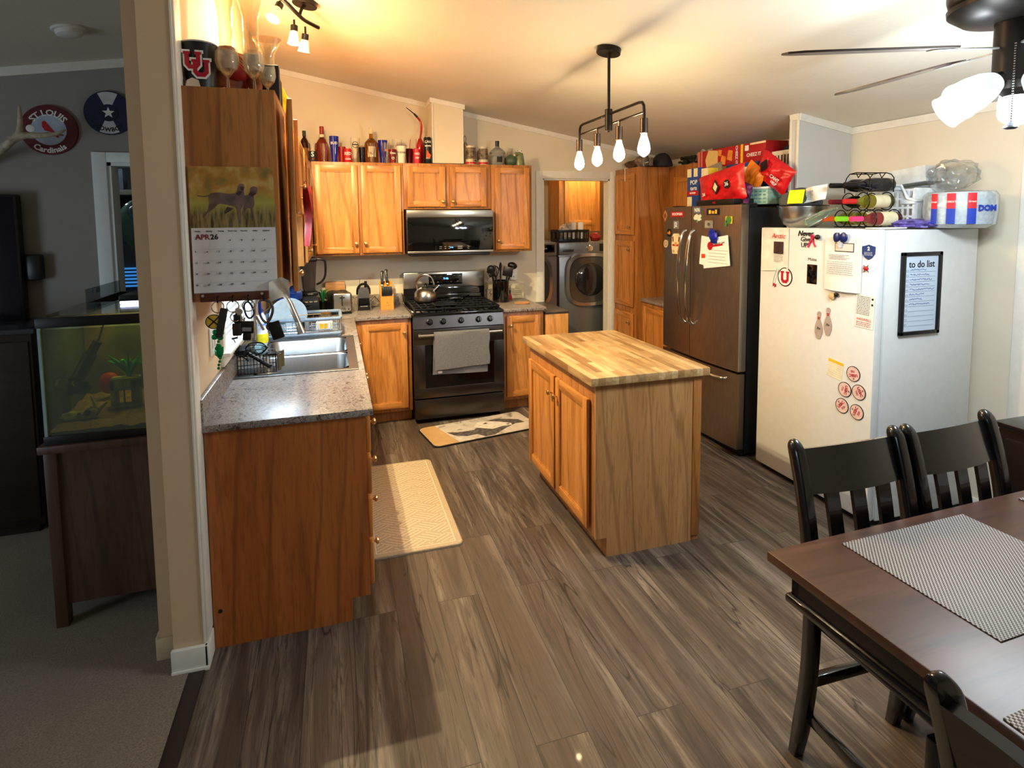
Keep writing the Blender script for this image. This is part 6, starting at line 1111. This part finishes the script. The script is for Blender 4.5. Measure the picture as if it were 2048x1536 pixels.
def chair(label,x,y,rz,first=None):
    t=T('dining_chair',label,'chair',(x,y,0),rz,'black slat back dining chairs')
    prof=[(.005,0),(-.012,.10),(-.032,.25),(-.04,.42),(-.036,.56),(-.018,.72),(.012,.86),(.038,.95),(.047,.978),(.05,.992)]
    def post(sx):
        g=G();vs=[];fs=[];n=len(prof)
        wd=.019
        P=[]
        for i in range((n-1)*4+1):
            u=i/4;j=min(int(u),n-2);f=u-j;p0=prof[max(j-1,0)];p1=prof[j];p2=prof[j+1];p3=prof[min(j+2,n-1)]
            cr_=lambda a,b,c,d:.5*(2*b+(c-a)*f+(2*a-5*b+4*c-d)*f*f+(3*b-a-3*c+d)*f**3)
            P.append((cr_(p0[0],p1[0],p2[0],p3[0]),cr_(p0[1],p1[1],p2[1],p3[1])))
        for (y_,z_) in P:
            t_=.024 if z_>.1 else .018+.006*z_/.1
            q_=0 if z_<.955 else min(1,(z_-.955)/.0372);sc_=max(.12,(1-q_*q_)**.5);w_=wd*sc_;t_=t_*sc_
            for a in range(12):
                q=2*PI*a/12;cx=math.copysign(abs(math.cos(q))**.55,math.cos(q));cy=math.copysign(abs(math.sin(q))**.55,math.sin(q));vs.append((sx+w_*cx,y_+t_*cy,z_))
        m_=len(P)
        for i in range(m_-1):
            for a in range(12): b=(a+1)%12;fs.append((i*12+a,i*12+b,(i+1)*12+b,(i+1)*12+a))
        fs.append(tuple(range(11,-1,-1)));fs.append(tuple((m_-1)*12+a for a in range(12)));g._f(vs,fs);return g
    for sx in (-.195,.195): post(sx).to('back_post',BLKW,t)
    for sx in (-.18,.18): G().box(sx-.02,-.43,0,sx+.02,-.39,.43,.006).to('front_leg',BLKW,t)
    def rail(u,v): x_=-.185+.37*u;z_=.835+.125*v;return (x_,.003+.04*v-.030*(1-(2*u-1)**2)*.6,z_+.006*(1-(2*u-1)**2)*v)
    G().sheet(lambda u,v:rail(u,v),14,6,.02).to('top_rail',BLKW,t)
    G().box(-.185,-.052,.50,.185,-.03,.55,.005).to('lower_rail',BLKW,t)
    for x_ in (-.095,0,.095):
        def sl_(u,v,x_=x_): return (x_*(1+.05*v)-.024+.048*u,-.038+.045*v**1.6-.010,.545+.30*v)
        G().sheet(sl_,3,10,.012).to('slat',BLKW,t)
    G().box(-.20,-.44,.455,.20,-.03,.487,.014,seg=3).to('seat',BLKW,t)
    for sx in (-.187,.187): G().box(sx-.011,-.40,.135,sx+.011,-.015,.17,.004).to('side_stretcher',BLKW,t)
    G().box(-.18,-.045,.25,.18,-.022,.285,.004).to('back_stretcher',BLKW,t);G().box(-.17,-.42,.25,.17,-.40,.285,.004).to('front_stretcher',BLKW,t);return t
chair('black dining chair at the left end of the table far side, before the white freezer',2.045,-1.035,-1)
chair('black dining chair on the far side, right of the other one',2.49,-1.03,3)
chair('closest black dining chair at the table end, cut off at the lower right',1.388,-1.972,82.5)
# floor mats
mt_=T('kitchen_mat','beige anti-fatigue kitchen mat with diagonal maze pattern by the sink base','mat',(.865,.935,0))
def rrect(w,h,r): 
    P=[]
    for cx,cy,a0 in ((w/2-r,h/2-r,0),(-w/2+r,h/2-r,90),(-w/2+r,-h/2+r,180),(w/2-r,-h/2+r,270)):
        for i in range(7): a=math.radians(a0+15*i);P.append((cx+r*math.cos(a),cy+r*math.sin(a)))
    return P
def slab(P,z0,z1,ins=.006):
    g=G();n=len(P);c=[(x*(1-ins*3),y*(1-ins)) for x,y in P];g._f([(x,y,z0) for x,y in P]+[(x,y,z1-.004) for x,y in P]+[(x,y,z1) for x,y in c],[tuple(range(n-1,-1,-1)),tuple(range(2*n,3*n))]+[(k*n+i,k*n+(i+1)%n,(k+1)*n+(i+1)%n,(k+1)*n+i) for k in range(2) for i in range(n)]);return g
slab(rrect(.475,1.08,.035),.0005,.014).to('pad',M('mat_beige',(178,162,138),.75,var=.06,bump=.2,nscale=90),mt_)
g=G();rr=random.Random(2);s2=.5**.5
def seg(x0,y0,x1,y1,w=.0022):
    d=Vector((x1-x0,y1-y0));
    if d.length<.01: return
    n_=Vector((-d.y,d.x)).normalized()*w;g._f([(x0+n_.x,y0+n_.y,.0146),(x0-n_.x,y0-n_.y,.0146),(x1-n_.x,y1-n_.y,.0146),(x1+n_.x,y1+n_.y,.0146)],[(0,1,2,3)])
def clipseg(x0,y0,x1,y1):
    n=24;P=[(x0+(x1-x0)*i/n,y0+(y1-y0)*i/n) for i in range(n+1)];P=[p for p in P if abs(p[0])<.195 and abs(p[1])<.50]
    if len(P)>1: seg(*P[0],*P[-1])
c_=.085
for i in range(-8,9):
    for j in range(-8,9):
        ox=(i-j)*c_;oy=(i+j)*c_*.62
        if abs(ox)>.32 or abs(oy)>.62: continue
        for q in range(4):
            t0=q*.25
            if (i+j)%2: clipseg(ox+t0*c_,oy-t0*c_*.62,ox+t0*c_+c_*.9,oy-t0*c_*.62+c_*.56)
            else: clipseg(ox+t0*c_,oy+t0*c_*.62,ox+t0*c_+c_*.9,oy+t0*c_*.62-c_*.56)
seg(-.2,-.51,.2,-.51,.0022);seg(-.2,.51,.2,.51,.0022);seg(-.2,-.51,-.2,.51,.0022);seg(.2,-.51,.2,.51,.0022)
g.to('maze_lines',M('mat_line',(224,210,184),.7,var=0),mt_)
m2=T('kitchen_mat','cream kitchen mat printed with a sketched grey horse in front of the range','mat',(1.575,1.945,0),10)
slab(rrect(.90,.42,.05),.0005,.012).to('pad',M('mat_edge_black',(20,18,18),.6),m2)
k=N('horse_mat_print');v=k.co(rand=False);a=k.noise(v,9,5,.6,1.2);k.set(Base_Color=k.ramp(a,[(.32,srgb(110,100,92)),(.45,srgb(186,176,164)),(.7,srgb(206,196,182))]),Roughness=.8);slab(rrect(.885,.405,.048),.0122,.0132,0).to('printed_top',k.m,m2)
hz=.0140
def flat(P,mat,nm,z=hz): g=G();n=len(P);g._f([(x,y,z) for x,y in P]+[(x,y,z-.0006) for x,y in P],[tuple(range(n)),tuple(range(2*n-1,n-1,-1))]+[(i,n+i,n+(i+1)%n,(i+1)%n) for i in range(n)]);g.to(nm,mat,m2)
HG=M('horse_grey',(88,82,80),.8,var=.5,nscale=40);HL=M('horse_pale',(214,206,194),.8,var=.12,nscale=30);HT=M('mat_tan',(186,150,100),.8,var=.08,nscale=8)
slp=[p for p in rrect(.885,.405,.048) if p[0]<-.3];flat([(-.31,.2025),(-.39,.2025),(-.425,.19),(-.44,.15),(-.44,-.15),(-.425,-.19),(-.39,-.2025),(-.25,-.2025)],HT,'tan_end')
flat([(-.27,.02),(-.18,-.02),(-.06,-.03),(.02,.04),(.10,.10),(.20,.12),(.30,.06),(.36,.02),(.38,-.06),(.30,-.05),(.18,-.11),(.05,-.19),(-.03,-.19),(-.07,-.12),(-.16,-.12),(-.24,-.06)],HG,'horse_mane')
flat([(-.04,.02),(.02,.10),(.09,.11),(.20,.04),(.27,-.03),(.26,-.07),(.18,-.06),(.08,-.08),(.02,-.03)],HL,'horse_face',hz+.0007)
flat([(.055,.06),(.085,.07),(.10,.055),(.075,.045)],INK,'horse_eye',hz+.0014);flat([(.225,-.03),(.25,-.035),(.245,-.05),(.225,-.045)],INK,'horse_nostril',hz+.0014)
# dark sideboard and dried arrangement at the right wall
sb=T('sideboard','black sideboard against the right wall behind the dining chairs','sideboard',(3.42,-.56,0))
G().box(0,-1.1,.08,.49,0,.70,.006).box(.03,-1.07,0,.46,-.03,.08).to('body',BLKW,sb);G().box(-.015,-1.12,.70,.492,.012,.725,.004).to('top',BLKW,sb)
for i in range(2): G().box(-.012,-1.06+i*.52,.12,0,-.56+i*.52,.66,.005).to('door',BLKW,sb)
da=T('dried_arrangement','tall dried brown spiky arrangement on the black sideboard at right','dried plant',(3.84,-.63,.7255))
G().lathe([(0,0),(.05,0),(.065,.05),(.05,.10),(.035,.11),(0,.11)],seg=20).to('vase',BLK,da)
g=G();rr=random.Random(5)
for i in range(90): z=.08+rr.random()*.36;a=rr.random()*6.28;L=.10+.06*rr.random();g.tube([(0,0,z),(L*.5*math.cos(a),L*.5*math.sin(a),z+.03),(L*math.cos(a),L*math.sin(a),z+.02)],lambda t:.007*(1-t)+.001,5)
g.to('foliage',M('dried_brown',(70,40,30),.8,var=.4),da)
# ================================================================ LIVING ROOM
tvx=-1.19
tv=T('television','large wall television at the left edge of the living room','television',(-1.9,1.56,1.48));G().box(-.70,-.04,-.36,.70,.02,.36,.008).to('casing',BLK,tv);G().box(-.685,-.0415,-.345,.685,-.04,.345).to('screen',M('tv_screen',(8,10,30),.08,coat=.5,var=0),tv);G().box(-.15,.02,-.1,.15,.055,.1).to('wall_bracket',BLKM,tv)
cs=T('tv_console','dark wood console cabinet below the television','cabinet',(-1.95,1.38,0));G().box(-.92,-.20,.06,.92,.20,1.10,.004).box(-.88,-.17,0,.88,.17,.06).to('body',DKW,cs);G().box(-.94,-.215,1.10,.94,.21,1.125,.004).to('top',M('console_top',(60,64,76),.15,coat=.5),cs)
for i in range(3): G().box(-.90+i*.61,-.216,.1,-.31+i*.61,-.2,1.06,.004).to('door',DKW,cs)
item('wall_speaker','small black speaker on the living room wall right of the television','speaker',(-1.165,1.6195,1.42),[('body',G().box(-.045,-.07,-.075,.045,-.012,.075,.012),BLK),('bracket',G().box(-.02,-.012,-.02,.02,0,.02),BLKM)])
sg=T('wall_sign','round red team sign with bird, lettered around its dark red rim','sign',(-1.05,1.6195,2.215))
disc(.142,-.018,0,40).to('plate',M('sign_dark_red',(96,14,24),.4,var=.08),sg);disc(.088,-.0195,-.018,32).to('centre',M('sign_pale',(170,184,206),.4,var=.15,nscale=12),sg)
text('lettering','ST LOUIS',.048,INKW,sg,(0,-.0195,0),arc=.096,bold=.0012);text('lettering','Cardinals',.044,INKW,sg,(0,-.0195,0),arc=-.118,bold=.0012)
G().prism([(-.03,.045),(-.018,.052),(-.005,.035),(.012,.012),(.05,-.04),(.04,-.045),(.006,-.012),(-.02,-.004),(-.032,.02)],-.0215,-.0195).to('red_bird',RED,sg);G().tube([(-.07,-.022,-.03),(-.01,-.022,-.018),(.07,-.022,-.03)],.004,6).to('branch',BROWN,sg);G().sph((-.088,-.02,.005),(.024,.006,.022),14).to('baseball',INKW,sg)
s2_=T('wall_sign','round navy and white team sign with a star, right of the red one','sign',(-.745,1.6195,2.325))
disc(.128,-.018,0,40).to('plate',M('sign_navy',(22,32,74),.4,var=.08),s2_)
for a0 in (65,245): G().prism([(0,0)]+[(.122*math.cos(math.radians(a0+i*5)),.122*math.sin(math.radians(a0+i*5))) for i in range(11)],-.0195,-.018).to('white_quarter',M('sign_white',(206,206,212),.4),s2_)
disc(.05,-.0205,-.0195,28).to('centre',M('sign_navy2',(16,24,56),.4),s2_);st5=[((.034 if i%2==0 else .014)*math.sin(i*PI/5),(.034 if i%2==0 else .014)*math.cos(i*PI/5)) for i in range(10)];G().prism(st5,-.022,-.0205).to('star',INKW,s2_)
text('lettering','COWBOY',.034,INK,s2_,(0,-.020,0),arc=-.10,bold=.001)
an=T('antler','pale forked antler mounted on the living room wall at the left edge','antler',(-1.36,1.6,2.06))
G().tube([(-.02,.01,-.04),(.05,-.12,-.02),(.17,-.22,.01),(.235,-.25,.055),(.275,-.255,.10),(.285,-.255,.17),(.283,-.25,.245)],lambda t:.026*(1-t)**.6+.003,12,sub=5).tube([(.235,-.25,.06),(.29,-.255,.085),(.37,-.255,.088),(.44,-.25,.10),(.484,-.24,.125)],lambda t:.02*(1-t)**.7+.003,10,sub=5).to('antler_beam',M('antler_bone',(180,168,146),.5,var=.3),an);G().sph((-.02,.005,-.04),(.06,.014,.07),16).to('mount_plate',DKW,an)
# aquarium on its stand
AX0,AX1,AY0,AY1=-.635,-.20,.30,1.20
sd=T('aquarium_stand','dark brown wooden aquarium stand with plank front and leg posts','stand',(0,0,0))
G().box(AX0-.012,AY0-.02,.752,AX1+.01,AY1+.02,.785,.004).to('top',STW,sd)
for x,y in ((AX0+.0,AY0),(AX1-.045,AY0),(AX0,AY1-.045),(AX1-.045,AY1-.045)): G().box(x,y,.0,x+.045,y+.045,.752,.003).to('leg',STW,sd)
G().box(AX0+.045,AY0+.012,.10,AX1-.045,AY0+.032,.752).to('front_panel',STW,sd);G().box(AX0+.012,AY0+.04,.10,AX0+.03,AY1-.04,.752).to('side_panel',STW,sd);G().box(AX0+.03,AY0+.03,.10,AX1-.03,AY1-.03,.125).to('lower_shelf',STW,sd)
aq=T('aquarium','glass fish tank with black rims and murky green yellow water on the stand','aquarium',(0,0,.7855))
x0,x1,y0,y1=AX0+.015,AX1-.005,AY0,AY1
def rimf(z0,z1): return G().box(x0-.006,y0-.006,z0,x1+.006,y0+.012,z1,.002).box(x0-.006,y1-.012,z0,x1+.006,y1+.006,z1,.002).box(x0-.006,y0+.01,z0,x0+.012,y1-.01,z1,.002).box(x1-.012,y0+.01,z0,x1+.006,y1-.01,z1,.002)
rimf(0,.035).to('bottom_rim',BLK,aq);rimf(.475,.515).to('top_rim',BLK,aq)
TG2=thin('tank_glass',(226,236,226),.07,.02);G().box(x0,y0,.02,x1,y0+.005,.49).box(x0,y0,.02,x0+.005,y1,.49).box(x1-.005,y0,.02,x1,y1,.49).to('glass_walls',TG2,aq)
G().box(x0-.002,y0-.004,.035,x0+.008,y0+.004,.476).to('silicone_corner',M('silicone_pale',(150,180,190),.3,trans=0),aq)
k=N('tank_back');tcn=k.n('TexCoord');a=k.noise(k.co(rand=False),5,4,.6);k.set(Base_Color=k.ramp(a,[(.3,srgb(60,58,14)),(.5,srgb(92,84,20)),(.7,srgb(120,92,24))]),Roughness=.7);G().box(x0+.006,y0+.40,.03,x1-.006,y0+.41,.488).to('algae_backdrop',k.m,aq)
G().box(x0+.005,y0+.006,.005,x1-.005,y1-.01,.03).to('base_pane',BLK,aq)
k=N('water_tint');vs_=k.n('BsdfTransparent');vs_.inputs[0].default_value=(*srgb(206,200,120),1);k.l(vs_.outputs[0],k.o.inputs[0]);G().box(x0+.006,y0+.012,.03,x1-.006,y0+.014,.465).to('murky_water',k.m,aq)
gr=G().sheet(lambda u,v:(x0+.007+(x1-x0-.014)*u,y0+.016+.38*v,.046+.05*v+.012*mnoise.noise(Vector((u*9,v*9,1)))),24,20,.02).to('gravel',M('gravel_gold',(170,130,70),.8,var=.6,nscale=120,bump=.8),aq);gr['kind']='stuff'
G().box(x0+.01,y0+.02,.5155,x1-.01,y0+.42,.5195).to('glass_lid',TGL,aq)
item('lid_hinge_glass','raised glass lid panel with clip above the fish tank','lid',(0,0,0.7855+.518),[('pane',G().box(x0+.004,y0+.45,.0,x0+.008,y1-.01,.06,m=None),TGL),('clip',G().box(x0-.002,y0+.55,.03,x0+.014,y0+.6,.055),M('clip_grey',(90,96,100),.4))])
hl=T('aquarium_lamp','black aquarium hood lamp with bluish white glow under it','lamp',(-.34,.62,.7855+.5205));G().box(-.09,-.03,.012,.12,.20,.04,.005).to('housing',BLK,hl);G().box(-.085,-.031,.001,.115,.18,.0118).to('lens',bulbm('aquarium_lens',(.62,.66,1.),3.5,1.),hl)
pw_=item('power_filter','black submerged aquarium filter hanging at an angle','filter',(-.545,.50,.7855+.27),[('body',G().cyl((0,0,-.06),.026,.12,16,RY(28),bev=.004).cyl((0,0,.06),.018,.06,14,RY(28)),BLK),('base_cup',G().blob((-.05,0,-.09),(.06,.03,.035),14,.3,3,2),BLK),('cord',G().rod((.055,0,.10),(.085,0,.19),.004,8),BLK)])
item('fish_skull_ornament','pale crocodile skull ornament lying on the tank gravel','ornament',(-.53,.42,.7855+.075),[('skull',G().blob((-.02,0,0),(.065,.025,.02),18,.15,3,2).sph((.03,0,.01),(.03,.025,.024),14),M('ornament_bone',(200,190,130),.6,var=.3,nscale=40)),('eye_socket',G().sph((.022,-.024,.014),(.014,.005,.014),10).sph((-.01,-.022,.012),(.007,.005,.006),8),BLK),('upright_jaw',G().rod((.05,0,.01),(.03,0,.08),.012,8,.004).rod((.05,0,.01),(.09,0,.05),.012,8,.003),M('ornament_bone',(200,190,130)))])
item('castle_ornament','pale brick ruin ornament at the right of the fish tank','ornament',(-.40,.50,.7855+.075),[('walls',G().box(-.05,-.02,0,-.03,.03,.12,.003).box(.03,-.02,0,.06,.03,.12,.003).box(-.05,-.02,.075,.06,.03,.13,.004).box(-.06,-.03,.0,.06,.03,.012,.003),M('ruin_stone',(170,170,110),.8,var=.35,nscale=50)),('window_bars',G().box(-.002,-.012,.012,.004,-.006,.075),M('ruin_stone',(170,170,110)))])
item('aquarium_plant','bright green plastic plant above the ruin in the fish tank','plant',(-.385,.52,.7855+.207),[('leaves',(lambda g:[g.tube([(0,0,0),(.03*math.cos(i*.7)*1.2,-.02*abs(math.sin(i)),.05+.008*(i%4)),(.075*math.cos(i*.7),-.03*abs(math.sin(i)),.045+.03*(i%3))],lambda t:.008*(1-t)+.0012,5,sub=4) for i in range(18)] and g)(G()),M('plant_bright_green',(20,190,60),.4,emit=(20,150,50),es=0))])
item('striped_fish','small silvery striped fish at the left of the tank','fish',(-.60,.42,.7855+.215),[('body',G().sph((0,0,0),(.026,.008,.026),16).prism([(.018,0),(.045,.014),(.038,0),(.045,-.014)],-.002,.002),M('fish_silver',(150,150,130),.3,var=.5,nscale=60)),('fins',G().prism([(-.004,.022),(.018,.02),(.014,.045)],-.001,.001).prism([(-.004,-.022),(.014,-.02),(.006,-.05)],-.001,.001),M('fish_fin',(110,110,90),.4))])
item('red_fish','round orange red fish deep in the murky tank','fish',(-.49,.60,.7855+.16),[('body',G().sph((0,0,0),(.045,.02,.05),18),M('fish_red',(190,50,14),.5)),('tail',G().prism([(.035,0),(.075,.03),(.07,-.03)],-.003,.003),M('fish_red',(190,50,14)))])
# den
dsf=T('den_shelf','dark wall shelf in the unlit room past the living room door','shelf',(-1.05,3.20,1.93));G().box(-.75,-.25,-.03,.75,.39,.012,.003).to('board',M('shelf_grey',(110,100,88),.6),dsf);G().box(-.75,.37,-.10,.75,.389,-.03).to('cleat',BLK,dsf)
item('display_case','small clear display case with dark content on the den shelf','case',(-1.17,3.03,1.9425),[('case',G().box(-.055,-.05,0,.055,.05,.17,.004),thin('case_clear',(190,200,205),.3)),('content',G().box(-.03,-.03,.01,.03,.03,.10,.005),M('case_dark',(50,56,64),.3,var=.6,nscale=30))])
item('glass_ornament','large pale green rippled glass fish ornament hanging in the den doorway','ornament',(-.715,1.98,1.655),[('body',G().blob((0,0,0),(.145,.04,.175),28,.06,3,4),M('green_ripple_glass',(100,140,124),.12,trans=.35,var=0)),('speckled_band',G().blob((.02,-.012,.07),(.105,.036,.085),22,.05,3,8),M('glass_speckle',(60,84,104),.2,var=.8,nscale=30)),('hanger',G().rod((0,0,.16),(0,0,.88),.0015,6),BLKM)])
bd_=T('window_blind','blue lit horizontal blind slats low on the den wall','blind',(-1.13,3.58,1.06));BS=M('blind_blue_glow',(40,90,150),.4,emit=(60,140,220),es=.5,var=0)  # blue light on the slats is put into their colour and emission
for i in range(6): G().box(-.30,-.02,.03+i*.032,.30,.0,.046+i*.032,.002).to('slat',BS,bd_)
# ================================================================ LIGHTS
def pt(name,loc,col,e,r=.03):
    l=bpy.data.lights.new(name,'POINT');l.color=col;l.energy=e;l.shadow_soft_size=r;o=bpy.data.objects.new(name,l);COL.objects.link(o);o.location=loc;return o
def ar(name,loc,rot,col,e,sx,sy):
    l=bpy.data.lights.new(name,'AREA');l.shape='RECTANGLE';l.size=sx;l.size_y=sy;l.color=col;l.energy=e;o=bpy.data.objects.new(name,l);COL.objects.link(o);o.location=loc;o.rotation_euler=[math.radians(a) for a in rot];return o
WARM=(1,.77,.41);COOL=(.84,.94,1.)
def sp(name,loc,rot,col,e):
    l=bpy.data.lights.new(name,'SPOT');l.color=col;l.energy=e;l.spot_size=math.radians(150);l.spot_blend=.7;l.shadow_soft_size=.012;o=bpy.data.objects.new(name,l);COL.objects.link(o);o.location=loc;o.rotation_euler=[math.radians(a) for a in rot];return o
def lamps():
    for y in (.215,.475,.745,1.0): pt('pendant_bulb_light',(2.02,y,2.045),WARM,9,.018)
    for p,r in (((.25,.86,2.675),(12,-14,0)),((.328,1.175,2.68),(4,-2,0))): sp('track_spot',p,r,WARM,120);pt('track_glow',p,WARM,20,.03)
    for a in (170,244,316,28,100): m=RZ(a)@TR(.045,0,2.115)@RY(118)@TR(0,0,.185);pt('fan_lamp',(m.translation.x+HX,m.translation.y+HY,m.translation.z),COOL,14.5,.04)
    ar('sink_strip_light',(.17,.98,1.67),(0,0,0),(.70,.87,1),9,.08,.5)
    ar('living_cool_fill',(-3.2,-1.2,1.0),(0,-90,35),(.72,.88,1),16,1.2,.9);ar('aquarium_hood_light',(-.42,.55,1.29),(0,0,0),(1,.93,.6),1.0,.2,.1)  # living room light is an added cool fill out of view, no window there
    pt('den_fill',(-1.5,2.2,2.3),(.7,.86,1),7,.06)  # added fill so the den contents show, no fixture in that room
    pt('laundry_ceiling_lamp',(3.2,3.5,2.35),(1,.72,.4),14,.06)
lamps()
w=bpy.data.worlds.new('world');bpy.context.scene.world=w;w.use_nodes=True;w.node_tree.nodes['Background'].inputs[0].default_value=(.5,.55,.6,1);w.node_tree.nodes['Background'].inputs[1].default_value=.05
s=bpy.context.scene;s.view_settings.view_transform='Standard';s.view_settings.look='None';s.view_settings.exposure=.5;s.view_settings.gamma=1;s.view_settings.use_curve_mapping=False
